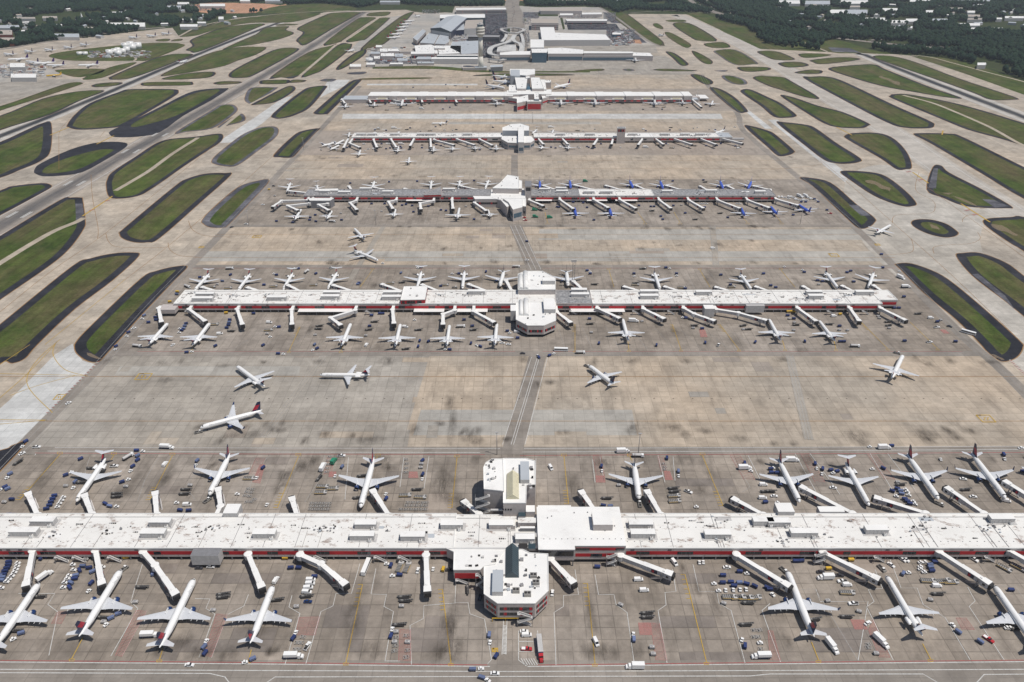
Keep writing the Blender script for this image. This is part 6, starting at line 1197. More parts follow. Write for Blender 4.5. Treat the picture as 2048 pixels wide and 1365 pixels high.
'K': 'f,35,775,0;k,120,720;c,118,572;c,360,295;c,375,298;g,275,310;G,300,380;G,180,320;r,105,400;r,95,378;G,185,375;c,600,300;c,570,262;c,490,258;c,655,400;c,1015,285;c,1110,292;c,1135,292;l,1120,325;c,1205,395;c,1190,370;c,1290,285;g,1355,280;c,1385,345;l,1465,395;l,1665,345;c,1725,380;c,1955,305;c,1540,298;k,1515,267;k,1535,267;k,1555,268;k,1800,267;k,1820,268;G,585,90;c,1285,88;c,1530,80;l,1545,95;v,1605,625;l,1045,790;t,1065,788;c,1230,782;t,1262,788;c,975,830;t,978,850;c,1315,830;t,1318,845;c,1670,840;c,2010,830;c,600,805;t,625,815;c,625,830;l,990,905;m,990,918;m,1360,940;c,1385,950;l,660,915;c,1745,920;m,1760,935;c,620,1192;l,625,1232;x,970,1210;g,1040,1210;g,635,1300;l,1460,1245;g,1450,1265;c,1520,1270;l,1850,1245;g,1850,1275;l,1890,1275;c,590,1140;t,860,1150;v,40,1295;c,45,1345;c,1390,1185;t,1365,1180',
'L': 't,130,775;t,275,800;c,288,818;c,915,782;c,630,820;c,660,808;c,905,675;t,1050,810;x,1058,862,-60;X,1100,938,0;c,1085,1015;c,1010,1105;c,1045,1105;l,1200,1150;v,1300,1183;c,1352,1215;g,1380,1200;p,1350,1258;K,1450,1250,-40;b,1600,1305,-40;c,155,1165;c,205,1190;g,170,1190;v,525,1168;Y,575,1155;g,880,1170;g,890,1185;g,210,1220;l,225,1240;g,205,1282;l,490,1235;c,570,1250;g,570,1280;g,635,1282;l,960,1215;l,965,1243;g,968,1265;c,395,885;c,435,892;g,405,915;c,685,895;g,680,888;c,20,925;c,60,940;c,400,255;c,470,320;r,495,345;c,200,360;v,85,215,50;v,110,215,50;k,135,218;v,160,212,60;v,185,215;k,210,220;x,250,210,-60;v,275,215;x,300,210,-60;k,325,218;v,345,230;c,370,232;v,225,235;k,255,240;v,285,240;k,310,240;c,265,255;c,300,255;k,385,240;k,165,228;Y,160,1135;Y,185,1135;Y,205,1137'}
def place(k, g, rz):
    far = g.y > 700
    key = (k, far)
    if key not in VP:
        e = empty(VK[k][0]); VK[k][3](e)
        if far:
            o = joined(e).build(VK[k][0])
            for ch in list(e.children): bpy.data.objects.remove(ch)
            bpy.data.objects.remove(e); e = o
        VP[key] = e
    else: e = copy_tree(VP[key])
    e.location = (g.x, g.y, .2); e.rotation_euler = (0, 0, R(rz)); VEH.append((e, k, g.copy())); return e
random.seed(21)
for t_, s_ in VD.items():
    sc_ = 512 / 2048 if t_ not in 'EFGH' else 512 / 2044
    for it in s_.split(';'):
        q = it.split(','); px, py = ORG[t_][0] + float(q[1]) * sc_, ORG[t_][1] + float(q[2]) * sc_
        rz = float(q[3]) if len(q) > 3 else random.choice([0, 5, -5, 10])
        place(q[0], G(px, py + 1.0), rz + random.uniform(-4, 4))
rows_far = ((293, 700, 1480, 66), (259, 690, 1480, 30), (207, 690, 1420, 76), (300, 640, 1000, 14), (218, 700, 1400, 10), (173, 800, 990, 6))
for y, xa, xb, n in rows_far:
    for i in range(n):
        x = random.uniform(xa, xb)
        if 1000 < x < 1070 and y != 300: continue
        place(random.choice('cctgkvlcxgmK'), G(x, y + random.uniform(-4, 5) * (1 if y > 250 else .8)), random.uniform(-15, 15))
# ---- labels: each vehicle by what it stands beside
def side_of(g, c):
    dx, dy = g.x - c.x, g.y - c.y
    if abs(dx) > abs(dy): return 'right of' if dx > 0 else 'left of'
    return 'behind' if dy > 0 else 'in front of'
near_pl = [p for p in PLANES if p[1].y < 1700]
shortz = {'behind': 'behind', 'in front of': 'in front of'}
grp = {}
for e, k, g in VEH:
    best = min(near_pl, key=lambda p: (p[1] - Vector((g.x, g.y, 0))).length)
    rel = side_of(g, best[1]); i, n, rn = best[2], best[3], best[4]
    who = ordn(i, n).replace(' from left', '').replace(' from right', '-from-last')
    zn = rn.replace('in front of the ', 'before ').replace('behind the ', 'past ').replace('on the lane past', 'on lane past')
    grp.setdefault((k, rel, who, zn), []).append((e, g))
for (k, rel, who, zn), l in grp.items():
    l.sort(key=lambda t: (t[1].x)); n = len(l)
    for i, (e, g) in enumerate(l):
        o_ = '' if n == 1 else ', ' + ordn(i, n).replace(' from left', '')
        lab = '%s%s, %s %s jet %s' % (VK[k][1], o_, rel, who, zn)
        tag(e, lab, VK[k][2], GR.get(k, VK[k][1] + 's on the apron'))
for e in {id(v): v for v in VP.values()}.values():
    pass
# ================================================================ light mast, tower, terminal, hangars
def px_m(y): return (y + 167) * _c / H0
g = G(1144, 575); e = empty('light_mast', (g.x, g.y, .3)); b = MB()
for k in range(2): b.box(-.25 + k * 2.2, .1 + k * 2.2, -.2, .2, 0, 27, 'facade_dk')
for k in range(9): b.beam((0, 0, k * 3), (2.1, 0, k * 3 + 3), .15, .15, 'facade_dk')
b.build('pole', e); b = MB()
for k in range(4): b.box(-1.6 + k * 1.3, -.6 + k * 1.3, -.8, .5, 27, 29.5, 'unit')
b.build('lamp', e); tag(e, 'tall dark lattice light mast beside the second concourse hub', 'light mast')
for px, py in ((1024 - 30, 910), (608, 300), (1276, 912), (498, 452), (1600, 449), (1008, 246), (1065, 246), (1196, 160), (752, 451), (1394, 200), (660, 181)):
    g = G(px, py); e = empty('lamp_post', (g.x, g.y, .3)); b = MB(); b.cyl((0, 0, 0), (0, 0, 18), .3, .18, 'steel', 6); b.build('pole', e); b = MB(); b.box(-1.2, 1.2, -.3, .3, 18, 18.6, 'unit'); b.build('lamp', e)
    tag(e, 'slim grey lamp post on the apron, %s' % ('left of the nearest hub' if py == 910 else 'near the third jet row' if py in (452, 449, 451) else 'by the far stands at %s' % ('left' if px < 1000 else 'centre' if px < 1100 else 'right')), 'lamp post', 'lamp posts on the apron')
# control tower
g = G(962, 139.5); e = empty('control_tower', (g.x, g.y, 0))
b = MB(); b.cyl((0, 0, 0), (0, 0, 30), 6.8, 5.4, 'tower', 20); b.cyl((0, 0, 30), (0, 0, 74), 5.4, 5.2, 'tower', 20); b.build('shaft', e)
b = MB(); b.cyl((0, 0, 74), (0, 0, 79), 5.3, 9.5, 'tower', 20); b.cyl((0, 0, 79), (0, 0, 84), 10.2, 10.2, 'tower', 20); b.cyl((0, 0, 84), (0, 0, 85.5), 9, 9, 'facade_dk', 20); b.cyl((0, 0, 85.5), (0, 0, 91), 10.4, 10.4, 'tower', 20); b.cyl((0, 0, 91), (0, 0, 92.2), 9, 9, 'facade_dk', 20); b.cyl((0, 0, 92.2), (0, 0, 95.5), 10.6, 10.6, 'tower', 20); b.build('gallery', e)
b = MB(); b.cyl((0, 0, 95.5), (0, 0, 97), 7.8, 7.8, 'tower', 12); b.cyl((0, 0, 97), (0, 0, 101.5), 6.6, 8.0, 'glass_blue', 12, False); b.build('control_cab', e)
b = MB(); b.cyl((0, 0, 101.5), (0, 0, 103), 8.2, 7.4, 'unit', 12); b.cyl((0, 0, 103), (0, 0, 105.5), 3.2, 3, 'unit', 10)
for x, y, h in ((0, 0, 11), (2.5, 1, 7), (-2.5, -1, 8)): b.cyl((x, y, 103), (x, y, 103 + h), .25, .12, 'steel', 6)
b.build('roof', e); b = MB(); b.prism([(-14, -12), (14, -12), (14, 10), (-14, 10)], 0, 6, 'facade'); b.prism([(-14.2, -12.2), (14.2, -12.2), (14.2, 10.2), (-14.2, 10.2)], 6, 6.4, 'roof_grey'); b.build('base_building', e)
tag(e, 'tall pale concrete control tower with ringed galleries rising left of the far terminal', 'control tower')
def bld(name, label, cat, parts, group=None):
    g0 = G(*parts[0][0][0]); e = empty(name, (g0.x, g0.y, 0))
    for p, z, kw in parts: blk(e, p, z, **kw)
    attach(e); return tag(e, label, cat, group)
rect = lambda x0, y0, x1, y1, s=0: [(x0, y1), (x0 + s, y0), (x1 + s, y0), (x1, y1)]
K = dict
bld('terminal_building', 'far terminal with white roof and blue glass front, right of the curved ramps', 'terminal', [
    ([(1063, 98), (1096, 98), (1093, 106), (1064, 106)], 24, K(wall='glass_blue', clutter=3)), ([(1061, 79.5), (1088, 79.5), (1088, 96), (1061, 96)], 24, K()), ([(1096, 97), (1125, 96), (1166, 100), (1168, 105), (1166, 108), (1096, 108)], 18, K(bands=((3, 11),), bandm='glass_blue', roof='roof_clean', clutter=12)),
    ([(1168, 103), (1266, 104), (1266, 107), (1168, 107)], 19, K(bands=((4, 9),), bandm='glass_blue')), ([(1147, 108.5), (1268, 108.5), (1268, 112), (1147, 112)], 13, K(bands=((2, 9),), bandm='glass_blue', clutter=16)), ([(1266, 105.5), (1300, 106.5), (1306, 113), (1268, 112)], 12, K(clutter=5)),
    ([(1000, 106), (1030, 103), (1061, 103), (1061, 110), (1000, 110.5)], 16, K(bands=((3, 10),), bandm='glass_blue')), ([(1008, 110.6), (1046, 110.6), (1044, 113), (1008, 113)], 8, K(wall='facade_dk'))])
bld('warehouse', 'huge white L-shaped warehouse roof behind the far terminal', 'warehouse', [([(1080, 55), (1108, 55), (1110, 65.8), (1211, 69.5), (1221, 80.5), (1084, 81)], 16, K(clutter=10, wall='unit'))])
bld('parking_deck', 'grey multi-storey parking deck behind the white warehouse', 'parking garage', [([(1063, 38), (1116, 39), (1117, 47), (1063, 46.5)], 22, K(wall='facade', roof='roof_tan', bands=((3, 5), (8, 10), (13, 15))))])
bld('rental_center', 'long white-roofed two storey building right of the parking deck', 'building', [([(1131, 39), (1214, 39), (1214, 42.5), (1134, 42.5)], 12, K(bands=((2, 6),)))])
bld('warehouse', 'long tan-roofed warehouse at the far tree line right of centre', 'warehouse', [([(1080, 16.5), (1164, 16.5), (1164, 22.5), (1081, 22.5)], 12, K(roof='roof_tan', wall='facade'))])
bld('warehouse', 'small white-roofed store beside the tan warehouse', 'warehouse', [([(1164, 26), (1203, 25.5), (1204, 29), (1164, 29.5)], 9, K())]); bld('warehouse', 'low white shed between tan warehouse and parking deck', 'warehouse', [([(1120, 27.5), (1146, 27.5), (1146, 31), (1120, 31)], 8, K())])
bld('warehouse', 'small white shed right of the huge warehouse roof', 'warehouse', [([(1225, 66), (1242, 66), (1242, 69.5), (1225, 69.5)], 8, K(wall='glass_blue'))])
bld('office_building', 'long low grey office block with white roof at far centre', 'office building', [([(912, 17), (1011, 16), (1013, 19.5), (912, 20.5)], 14, K(bands=((3, 5), (7.5, 9.5)), wall='facade'))])
# hangars
e = empty('hangar', tuple(G(900, 70))); a = [G(861, 57, 24), G(902, 64, 24), G(934, 36, 24), G(893, 34, 24)]
b = MB(); b.prism([(p.x, p.y) for p in a], 0, 24, 'facade'); b.build('wall', e)
m1, m2 = (a[0] + a[1]) / 2, (a[2] + a[3]) / 2; m1.z = m2.z = 31
b = MB(); b.add([a[0], a[3], m2, m1], [(0, 3, 2, 1)], 'roof_grey'); b.add([a[1], a[2], m2, m1], [(0, 1, 2, 3)], 'roof_grey'); b.add([a[0], a[1], m1], [(0, 1, 2)], 'teal_dk'); b.add([a[2], a[3], m2], [(0, 1, 2)], 'teal_dk'); b.beam(a[0] + Vector((0, -.5, -2)), a[1] + Vector((0, -.5, -2)), 1, 4, 'teal_dk'); b.beam(a[1] + Vector((.5, 0, -9)), a[2] + Vector((.5, 0, -9)), 1, 18, 'navy_dk'); b.build('roof', e)
b = MB(); d_ = (a[1] - a[0]); q0 = a[0] + d_ * .08 + Vector((0, -.6, -14)); q1 = a[0] + d_ * .92 + Vector((0, -.6, -14)); b.beam(q0, q1, .6, 19, 'unit'); b.build('door', e)
attach(e); tag(e, 'big grey gabled aircraft hangar with a dark gable trim left of the tower', 'hangar')
bld('hangar', 'white-roofed hangar behind the big grey gabled one', 'hangar', [([(880, 30), (970, 29), (970, 36), (880, 37)], 24, K(wall='teal_dk'))])
bld('hangar', 'brown flat-roofed hangar between the gabled hangar and the tower', 'hangar', [([(932, 41), (966, 40), (962, 57), (928, 58)], 18, K(roof='roof_tan', wall='unit', clutter=5)), ([(903, 50), (928, 42), (928, 60), (902, 62)], 16, K(roof='roof_grey', wall='navy_dk'))])
bld('hangar', 'slender grey sawtooth hangar at the left edge of the hangar group', 'hangar', [([(826, 76), (846, 59), (852, 63), (834, 82)], 16, K(roof='roof_grey', bands=((2, 9),)))])
bld('workshop', 'low grey-roofed workshop in front of the gabled hangar', 'workshop', [([(840, 86), (858, 66), (880, 66), (868, 88)], 10, K(roof='roof_grey', clutter=8)), ([(870, 88), (882, 66), (896, 66), (898, 84), (890, 89)], 11, K(roof='roof_grey', clutter=14))])
bld('workshop', 'grey-roofed workshop with many roof fans left of the tower foot', 'workshop', [([(905, 84), (958, 82), (956, 107), (925, 109), (900, 96)], 10, K(roof='roof_grey', clutter=26))])
bld('workshop', 'cluttered bright white workshop roofs left of the tower', 'workshop', [([(829, 92), (862, 90), (874, 94), (876, 108), (832, 106)], 9, K(clutter=30, roof='roof_clean')), ([(876, 92), (922, 92), (922, 107), (878, 109)], 10, K(clutter=30, roof='roof_clean')), ([(870, 92), (890, 92), (890, 97), (870, 97)], 14, K(clutter=4))])
bld('cargo_shed', 'long white-roofed shed with pillared front left of the tower', 'cargo shed', [([(822, 104), (870, 104), (868, 108), (822, 108.5)], 12, K(bands=((2, 8),)))])
bld('cargo_shed', 'long white-roofed shed with teal eaves at the tower foot', 'cargo shed', [([(863, 115), (956, 115), (956, 118.5), (863, 118.5)], 12, K(wall='unit', roof='roof_clean')), ([(874, 110), (956, 110), (956, 112), (874, 112)], 13, K(wall='teal_dk'))])
bld('cargo_shed', 'grey low shed left of the teal-eaved shed', 'cargo shed', [([(836, 114), (862, 114), (862, 119), (832, 119)], 9, K(roof='roof_grey'))])
bld('parking_deck', 'dark multi-level parking deck right behind the tower shaft', 'parking garage', [([(936, 70), (1000, 71), (998, 75), (936, 74)], 14, K(wall='glass', roof='roof_gravel', bands=((1, 2.5), (5, 6.5), (9, 10.5)), bandm='facade_dk'))])
bld('office_building', 'dark low office box right of the tower foot', 'office building', [([(981, 131), (1006, 130), (1005, 134), (981, 135)], 10, K(wall='facade_dk', roof='roof_grey')), ([(925, 131), (957, 131), (957, 137), (925, 137)], 5, K(roof='roof_tan'))])
for i, (x0, y0, x1, y1, z, m, n) in enumerate(((760, 98, 775, 104, 8, 'roof_clean', 6), (742, 104, 760, 108, 7, 'roof_grey', 3), (762, 107, 788, 113, 8, 'roof_clean', 8), (790, 108, 806, 114, 8, 'roof_grey', 4), (776, 98, 798, 103, 9, 'roof_clean', 4), (800, 99, 822, 104, 7, 'roof_tan', 4), (748, 113, 760, 118, 6, 'roof_white', 2), (795, 117, 815, 122, 6, 'roof_grey', 5), (700, 129, 722, 134, 6, 'roof_clean', 2), (733, 126, 750, 130, 6, 'roof_clean', 1), (780, 126, 806, 129, 5, 'roof_clean', 2), (835, 124, 868, 127, 5, 'roof_grey', 3), (752, 91, 764, 95, 6, 'roof_clean', 1))):
    bld('utility_building', 'small %s utility building, %s of the yard left of the sheds' % ({'roof_clean': 'white', 'roof_white': 'white', 'roof_grey': 'grey', 'roof_tan': 'tan'}[m], ordn(i, 13)), 'utility building', [([(x0, y1), (x0, y0), (x1, y0), (x1, y1)], z, K(roof=m, clutter=n))], 'utility buildings in the yard')
# storage tanks
def tank(px, py, r, h, label, grp_=None):
    g = G(px, py); e = empty('storage_tank', (g.x, g.y, 0)); b = MB(); b.cyl((0, 0, 0), (0, 0, h), r, r, 'white', 24); b.build('shell', e); b = MB(); b.cyl((0, 0, h), (0, 0, h + r * .12), r * 1.02, .4, 'roof_clean', 24, False); b.cyl((0, 0, h + r * .12), (0, 0, h + r * .12 + .8), .5, .5, 'steel', 8); b.build('roof', e)
    tag(e, label, 'storage tank', grp_)
TK = [(220, 111, 8.5, 14), (231, 109, 8, 14), (238, 112, 8.5, 14), (247, 108, 7.5, 13), (255, 105, 8, 14), (251, 97, 9, 14), (266, 101, 10, 16), (277, 98, 10, 16), (262, 95, 9, 15), (160, 110.5, 7, 8), (171, 110.5, 7, 8), (237, 106, 7, 13)]
TK.sort()
for i, (x, y, r, h) in enumerate(TK): tank(x, y, r, h, 'white fuel tank, %s of the cluster in the upper left grass island' % ordn(i, len(TK)), 'white fuel tanks')
tank(739, 124, 9, 9, 'round white tank near the yard edge left of the sheds')
# elevated curved ramps
e = empty('elevated_road', tuple(G(1010, 100)))
def ramp(pts, wd, z):
    q = smooth([tuple(G(x, y, z)[:2]) for x, y in pts], 5, False); b = MB()
    for i in range(len(q) - 1):
        a_, c_ = Vector((*q[i], z)), Vector((*q[i + 1], z)); ext = (c_ - a_).normalized() * .5
        b.beam(a_ - ext, c_ + ext, wd, 1.4 + .01 * i, 'slab_light'); n_ = (c_ - a_).cross(Vector((0, 0, 1))).normalized() * wd / 2
        for s_ in (-1, 1): b.beam(a_ + n_ * s_ + Vector((0, 0, 1.0)), c_ + n_ * s_ + Vector((0, 0, 1.0)), .5, 1.1, 'unit')
    b.build('deck', e); b = MB()
    for i in range(0, len(q), 4): b.box(q[i][0] - .9, q[i][0] + .9, q[i][1] - .9, q[i][1] + .9, 0, z - .7, 'unit')
    b.build('pier', e)
ramp([(1026, 56), (1005, 58), (1004, 61), (1012, 65), (1030, 67), (1042, 64), (1048, 60), (1040, 57.5), (1026, 56)], 10, 9)
ramp([(1026, 78), (1015, 85), (995, 91), (982, 97), (980, 107), (990, 111), (1005, 112)], 14, 9); ramp([(1030, 70), (1026, 78), (1030, 84), (1040, 88), (1044, 96), (1042, 104)], 13, 9); ramp([(1012, 66), (1012, 74), (1004, 84)], 9, 5); ramp([(1041, 66), (1046, 80), (1046, 102)], 9, 5)
ramp([(978, 119), (1000, 121), (1010, 119)], 9, 8); blk(e, [(997, 90), (1032, 90), (1032, 103), (993, 104)], 6, roof='slab_light')
attach(e); tag(e, 'looping pale concrete elevated ramps in front of the far terminal', 'elevated road')
# town buildings in the woods beyond the fence
TB = [(1728, 36, 1770, 42, 'roof_clean'), (1762, 41, 1812, 47, 'roof_clean'), (1812, 38, 1835, 44, 'roof_clean'), (1780, 53, 1825, 57, 'roof_clean'), (1864, 38, 1895, 46, 'roof_grey'), (1910, 47, 1960, 52, 'roof_clean'), (1938, 56, 2005, 60, 'roof_clean'), (1765, 17, 1795, 25, 'roof_clean'), (1690, 20, 1735, 28, 'roof_grey'), (1660, 20, 1690, 27, 'roof_clean'),
      (1748, 28, 1760, 30, 'roof_clean'), (1852, 21, 1868, 26, 'roof_clean'), (1890, 16, 1925, 19, 'roof_tan'), (1905, 30, 1960, 34, 'roof_tan'), (1935, 37, 1965, 40, 'roof_tan'), (2010, 33, 2048, 37, 'roof_clean'), (1556, 1, 1600, 8, 'roof_clean'), (1610, 2, 1660, 9, 'roof_grey'), (1680, 1, 1736, 8, 'roof_clean'), (1725, 7, 1738, 9, 'roof_clean'), (1820, 0, 1860, 4, 'roof_clean'), (1880, 0, 1980, 3, 'roof_grey'),
      (1816, 64, 1828, 68, 'roof_clean'), (1955, 126, 1972, 131, 'roof_clean'), (2024, 18, 2040, 21, 'roof_clean'), (1992, 36, 2004, 39, 'roof_clean'), (1935, 22, 1950, 26, 'roof_clean'), (1700, 12, 1720, 15, 'roof_tan'),
      (0, 51, 38, 57, 'roof_grey'), (-6, 61, 24, 70, 'brick'), (0, 76, 33, 86, 'brick'), (28, 35, 70, 38, 'roof_tan'), (85, 33, 114, 37, 'roof_tan'), (215, 46, 290, 54, 'roof_clean'), (108, 68, 158, 75, 'roof_grey'), (60, 72, 90, 76, 'roof_clean'), (110, 49, 124, 52, 'roof_clean'), (222, 24, 240, 27, 'roof_clean'), (250, 21, 268, 25, 'roof_grey'), (335, 12, 362, 18, 'roof_grey'), (400, 8, 450, 13, 'roof_clean'), (355, 5, 378, 9, 'roof_clean'), (362, 38, 386, 41, 'roof_clean'), (360, 49, 395, 54, 'roof_clean'),
      (145, 44, 152, 47, 'roof_clean'), (150, 35, 158, 38, 'roof_clean'), (180, 55, 200, 59, 'roof_tan'), (395, 44, 412, 47, 'roof_clean'), (22, 148, 72, 156, 'roof_clean'), (20, 127, 50, 135, 'roof_clean'), (437, 34, 447, 39, 'roof_clean'), (295, 17, 305, 20, 'roof_clean'), (480, 0, 500, 3, 'roof_clean'), (530, 0, 565, 3, 'roof_grey'),
      (1110, 0, 1180, 4, 'roof_tan'), (1230, 0, 1260, 3, 'roof_grey'), (760, 2, 800, 5, 'roof_grey')]
TB.sort(); nr = sum(1 for t in TB if t[0] > 900); nl = len(TB) - nr; cr = cl = 0
DN = {'roof_clean': 'white-roofed', 'roof_grey': 'grey-roofed', 'roof_tan': 'tan-roofed', 'brick': 'red brick', 'roof_white': 'white-roofed'}
TBW = []
for x0, y0, x1, y1, m in TB:
    right = x0 > 900
    i, n = (cr, nr) if right else (cl, nl)
    if right: cr += 1
    else: cl += 1
    z = 9; e = bld('warehouse', '%s low building in the woods, %s on the %s side' % (DN[m], ordn(i, n) if not (20 < i + 1 < n - 19) else 'building %s from the left' % (i + 1), 'right' if right else 'left'), 'warehouse', [([(x0, y1), (x0, y0), (x1, y0), (x1, y1)], z, K(roof=m if m != 'brick' else 'roof_tan', wall='brick' if m == 'brick' else 'unit', clutter=3))], 'low buildings in the woods')
    TBW.append((x0, y0, x1, y1 + 3))
random.seed(14)
for i in range(84):
    if i < 40: x, y = random.uniform(0, 470), random.uniform(18, 78)
    else: x, y = random.uniform(1540, 2048), random.uniform(2, 62)
    if y > 97 - x * .1 and x < 480: continue
    g = G(x, y); e = empty('house', (g.x, g.y, 0), random.uniform(0, 3)); w_, l_ = random.uniform(7, 13), random.uniform(10, 26); b = MB(); b.box(-l_ / 2, l_ / 2, -w_ / 2, w_ / 2, 0, 7, 'unit'); b.build('wall', e)
    b = MB(); m = random.choice(['roof_grey', 'roof_tan', 'roof_grey', 'roof_clean']); b.add([(-l_ / 2, -w_ / 2 - .4, 7), (l_ / 2, -w_ / 2 - .4, 7), (l_ / 2, w_ / 2 + .4, 7), (-l_ / 2, w_ / 2 + .4, 7), (-l_ / 2, 0, 9.5), (l_ / 2, 0, 9.5)], [(0, 1, 5, 4), (2, 3, 4, 5), (0, 4, 3), (1, 2, 5)], m); b.build('roof', e)
    tag(e, 'small pale house half hidden among the trees at upper %s' % ('left' if x < 500 else 'right'), 'house', 'small houses in the %s woods' % ('left' if x < 500 else 'right')); TBW.append((x - 7, y - 1.5, x + 7, y + 2.5))
g = G(166, 44); e = empty('church', (g.x, g.y, 0)); b = MB(); b.box(-4, 4, -4, 4, 0, 14, 'white'); b.box(4, 26, -6, 6, 0, 8, 'unit'); b.build('wall', e); b = MB(); b.cyl((0, 0, 14), (0, 0, 30), 3.6, .2, 'white', 8, False); b.build('steeple', e); tag(e, 'white church steeple standing in the woods at upper left', 'church')
# parked cars by the hundred
random.seed(9); b = MB()
def carlot(x0, y0, x1, y1, dens, step=(2.9, 6.2)):
    A_, B_ = G(x0, y1), G(x1, y0); x = A_.x
    yy = A_.y
    while yy < B_.y:
        t = (yy - A_.y) / (B_.y - A_.y); xa = G(x0, y1 + (y0 - y1) * t).x; xb = G(x1, y1 + (y0 - y1) * t).x; x = xa
        while x < xb:
            if random.random() < dens:
                m = random.choice(CARCOL + ['white', 'paint0', 'white']); b.box(x - .9, x + .9, yy - 2.2, yy + 2.2, .25, .95, m); b.box(x - .75, x + .75, yy - 1.2, yy + .9, .95, 1.5, 'glass'); b.box(x - .6, x + .6, yy - .8, yy + .5, 1.5, 1.56, m)
            x += step[0]
        yy += step[1]
for a in ((1048, 25, 1077, 36, .8), (1214, 60, 1270, 87, .75), (1088, 82.5, 1222, 90, .7), (740, 119.5, 950, 128, .55), (1208, 26, 1232, 44, .7), (1040, 58, 1058, 95, .45), (940, 26, 968, 28, .7), (1134, 29, 1200, 37, .6), (970, 28, 1015, 68, .6), (965, 76, 992, 112, .55), (1142, 49, 1232, 58, .8), (1046, 28, 1076, 50, .5), (1215, 62, 1255, 88, .45), (1050, 64, 1060, 88, .4), (925, 66, 935, 84, .4), (830, 121, 950, 127, .3), (740, 107, 800, 120, .25), (1115, 83, 1250, 90, .3), (845, 20, 880, 28, .4), (0, 140, 40, 156, .3), (330, 10, 450, 22, .3), (1600, 78, 1650, 80, .3), (1230, 58, 1262, 66, .3)):
    carlot(*a)
struct(b.build('parked_cars'), 'stuff')
b = MB()   # yard clutter round the sheds
for i in range(900):
    x, y = random.choice([(random.uniform(735, 870), random.uniform(96, 128)), (random.uniform(895, 935), random.uniform(64, 84)), (random.uniform(1225, 1262), random.uniform(64, 92)), (random.uniform(1095, 1240), random.uniform(83, 91)), (random.uniform(180, 300), random.uniform(104, 117)), (random.uniform(0, 90), random.uniform(130, 155))])
    g = G(x, y); s_ = random.uniform(1, 6); b.box(g.x - s_, g.x + s_, g.y - s_ * .6, g.y + s_ * .6, 0, random.uniform(1, 4), random.choice(['unit', 'steel', 'facade_dk', 'white', 'roof_tan', 'brick', 'roof_grey', 'unit']), rot=random.uniform(-.4, .4))
struct(b.build('yard_clutter'), 'stuff')
b = MB()   # far traffic on the roads
for pts, n in (([(1362, 0), (1440, 28), (1530, 50), (1650, 73), (1800, 90), (2048, 109)], 70), ([(1026, 0), (1026, 50)], 40), ([(1380, 0), (1470, 35), (1640, 50)], 40), ([(1570, 60), (1600, 68)], 30)):
    for i in range(n):
        t = random.random() * (len(pts) - 1); k = int(t); f = t - k; g = G(pts[k][0] + (pts[k + 1][0] - pts[k][0]) * f, pts[k][1] + (pts[k + 1][1] - pts[k][1]) * f); g.x += random.uniform(-9, 9)
        m = random.choice(CARCOL); b.box(g.x - 1, g.x + 1, g.y - 2.4, g.y + 2.4, .5, 1.3, m); b.box(g.x - .8, g.x + .8, g.y - 1.3, g.y + 1, 1.3, 1.9, 'glass')
struct(b.build('traffic'), 'stuff')
# ---------------------------------------------------------------- woods
import numpy as np
CLR = [AF[1:-1] + [(2048, 250), (1024, 300), (0, 250)]]
FB = [(-900, 120), (-200, 112), (0, 99), (95, 84), (190, 75), (300, 60), (350, 54), (372, 50), (420, 43), (455, 27), (512, 27), (560, 27), (640, 23), (700, 20), (760, 9), (800, 9), (840, 12), (905, 13), (912, 14), (1012, 13), (1020, -8), (1048, -8), (1050, 12), (1075, 14), (1170, 12), (1215, 18), (1235, 28), (1262, 20), (1340, 24), (1405, 27), (1440, 42), (1490, 54), (1530, 88), (1580, 97), (1648, 103), (1655, 82), (1690, 84), (1740, 98), (1790, 109), (1840, 110), (1900, 117), (1960, 133), (2048, 160), (2500, 300)]
OP = [[(1560, 62), (1600, 60), (1660, 66), (1650, 72), (1600, 68)], [(1085, 2), (1160, 2), (1160, -6), (1060, -6)], [(390, 10), (440, 5), (530, 6), (575, 8), (572, 24), (455, 27), (395, 24)], [(512, 26), (560, 11), (640, 7), (705, 13), (712, 20), (600, 27)], [(1930, 120), (1990, 122), (2040, 140), (2000, 148)], [(1270, 8), (1330, 3), (1345, 10), (1290, 13)],
      [(330, 20), (340, 10), (395, 8), (400, 20)], [(0, 130), (100, 130), (100, 160), (0, 160)], [(108, 34), (130, 30), (130, 54), (108, 54)], [(90, 30), (40, 40), (60, 56), (100, 58)]]
RD = [([(1330, -30), (1362, 0), (1385, 12), (1420, 22), (1440, 28), (1480, 40), (1530, 50), (1590, 62), (1650, 73), (1720, 82), (1800, 90), (1860, 95), (1940, 100), (2048, 109), (2300, 130)], 19), ([(1360, -30), (1380, 0), (1400, 12), (1430, 24), (1470, 35), (1520, 46), (1640, 50)], 16), ([(1395, -30), (1410, 0), (1415, 8), (1440, 20), (1480, 30), (1540, 36)], 15), ([(1583, 76), (1620, 90), (1655, 104)], 12), ([(1740, 81), (1780, 77), (1815, 68), (1830, 73)], 13), ([(1030, -20), (1026, 0), (1024, 12), (1030, 28)], 36), ([(1260, 26), (1350, 22), (1460, 30)], 8)]
RDW = [([Vector(G(x, y)[:2]) for x, y in p], w_) for p, w_ in RD]
def inpoly(x, y, P):
    c = False; j = len(P) - 1
    for i in range(len(P)):
        if (P[i][1] > y) != (P[j][1] > y) and x < (P[j][0] - P[i][0]) * (y - P[i][1]) / (P[j][1] - P[i][1]) + P[i][0]: c = not c
        j = i
    return c
rng = np.random.default_rng(4)
def fby(px):
    for (xa, ya), (xb, yb) in zip(FB, FB[1:]):
        if xa <= px <= xb: return ya + (yb - ya) * (px - xa) / (xb - xa)
    return 100
from mathutils import noise as mn
pts = []
yw = 1500.
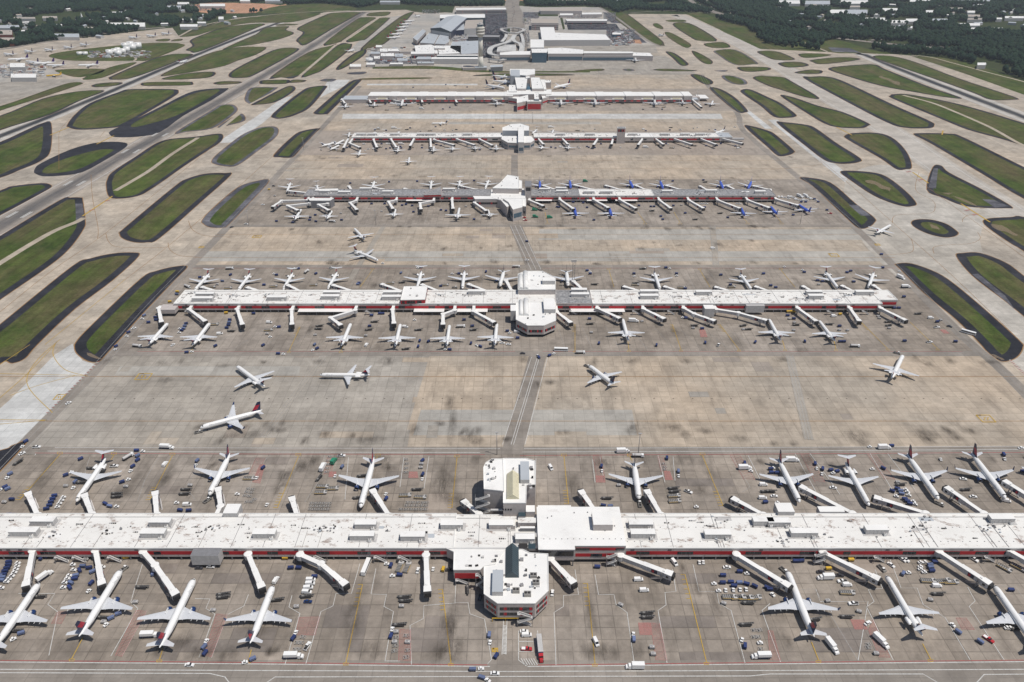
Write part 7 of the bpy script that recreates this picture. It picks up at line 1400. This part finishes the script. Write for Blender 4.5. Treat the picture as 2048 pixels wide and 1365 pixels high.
while yw < 6200:
    st_ = 10.5 if yw < 3900 else 19
    half = 1500 + yw * .55 if yw < 4000 else 3400
    xw = -half
    while xw < half:
        x = xw + rng.uniform(-.45, .45) * st_; y = yw + rng.uniform(-.45, .45) * st_; xw += st_
        px, py = PX(x, y)
        if py > fby(px) - .5: continue
        if px < -350 or px > 2450: 
            if rng.random() < .6: continue
        nz = mn.noise(Vector((x * .004, y * .004, 0))) + .5 * mn.noise(Vector((x * .013, y * .013, 5)))
        town = (px < 480 and py > 28) or (px > 1660 and 5 < py < 60)
        if nz < (-.30 if not town else -.12): continue
        if any(a - 2 < px < c + 2 and b2 - 1.2 < py < d + 1.2 for a, b2, c, d in TBW): continue
        if any(inpoly(px, py, o) for o in OP): continue
        bad = False
        for q, w_ in RDW:
            for A, B in zip(q, q[1:]):
                ab = B - A; p = Vector((x, y)); t = max(0, min(1, (p - A).dot(ab) / ab.length_squared))
                if (p - A - ab * t).length < w_: bad = True; break
            if bad: break
        if bad: continue
        pts.append((x, y, st_))
    yw += st_
pts = np.array(pts); n = len(pts)
# one crown = jittered low icosphere of leaf facets
bm = bmesh.new(); bmesh.ops.create_icosphere(bm, subdivisions=1, radius=1); cv = np.array([v.co[:] for v in bm.verts]); cf = np.array([[v.index for v in f.verts] for f in bm.faces]); bm.free()
nv = len(cv)
sz = rng.uniform(.55, 1.05, (n, 1)) * pts[:, 2:3] * .72; hz = rng.uniform(.8, 1.5, (n, 1)) * sz
V = cv[None] * (1 + rng.uniform(-.28, .28, (n, nv, 1)))
V = V * np.concatenate([sz, sz, hz], 1)[:, None, :]
V[:, :, 0] += pts[:, 0:1]; V[:, :, 1] += pts[:, 1:2]; V[:, :, 2] += (rng.uniform(5, 11, (n, 1)) + hz * .2)
Fc = (cf[None] + (np.arange(n) * nv)[:, None, None]).reshape(-1, 3)
me = bpy.data.meshes.new('forest'); me.vertices.add(n * nv); me.vertices.foreach_set('co', V.reshape(-1).astype(np.float32))
me.loops.add(len(Fc) * 3); me.loops.foreach_set('vertex_index', Fc.reshape(-1).astype(np.int32)); me.polygons.add(len(Fc)); me.polygons.foreach_set('loop_start', np.arange(0, len(Fc) * 3, 3, dtype=np.int32)); me.polygons.foreach_set('loop_total', np.full(len(Fc), 3, dtype=np.int32))
me.materials.append(MATS['forest']); me.update(calc_edges=True); me.validate()
fo = bpy.data.objects.new('forest', me); COL.objects.link(fo); struct(fo, 'stuff'); print('trees', n)
# ---------------------------------------------------------------- haze
HAZE = 0.000045
if HAZE > 0:
    hb = MB(); hb.box(-9000, 9000, -300, 9000, -1.4, 345, 'unit'); ho = hb.build('haze'); ho['kind'] = 'stuff'
    m = bpy.data.materials.new('haze'); m.use_nodes = True; t = m.node_tree; t.nodes.clear(); o_ = t.nodes.new('ShaderNodeOutputMaterial'); v_ = t.nodes.new('ShaderNodeVolumePrincipled')
    v_.inputs['Color'].default_value = (.82, .90, 1, 1); v_.inputs['Density'].default_value = HAZE; v_.inputs['Anisotropy'].default_value = .1
    t.links.new(v_.outputs[0], o_.inputs['Volume']); ho.data.materials.clear(); ho.data.materials.append(m)
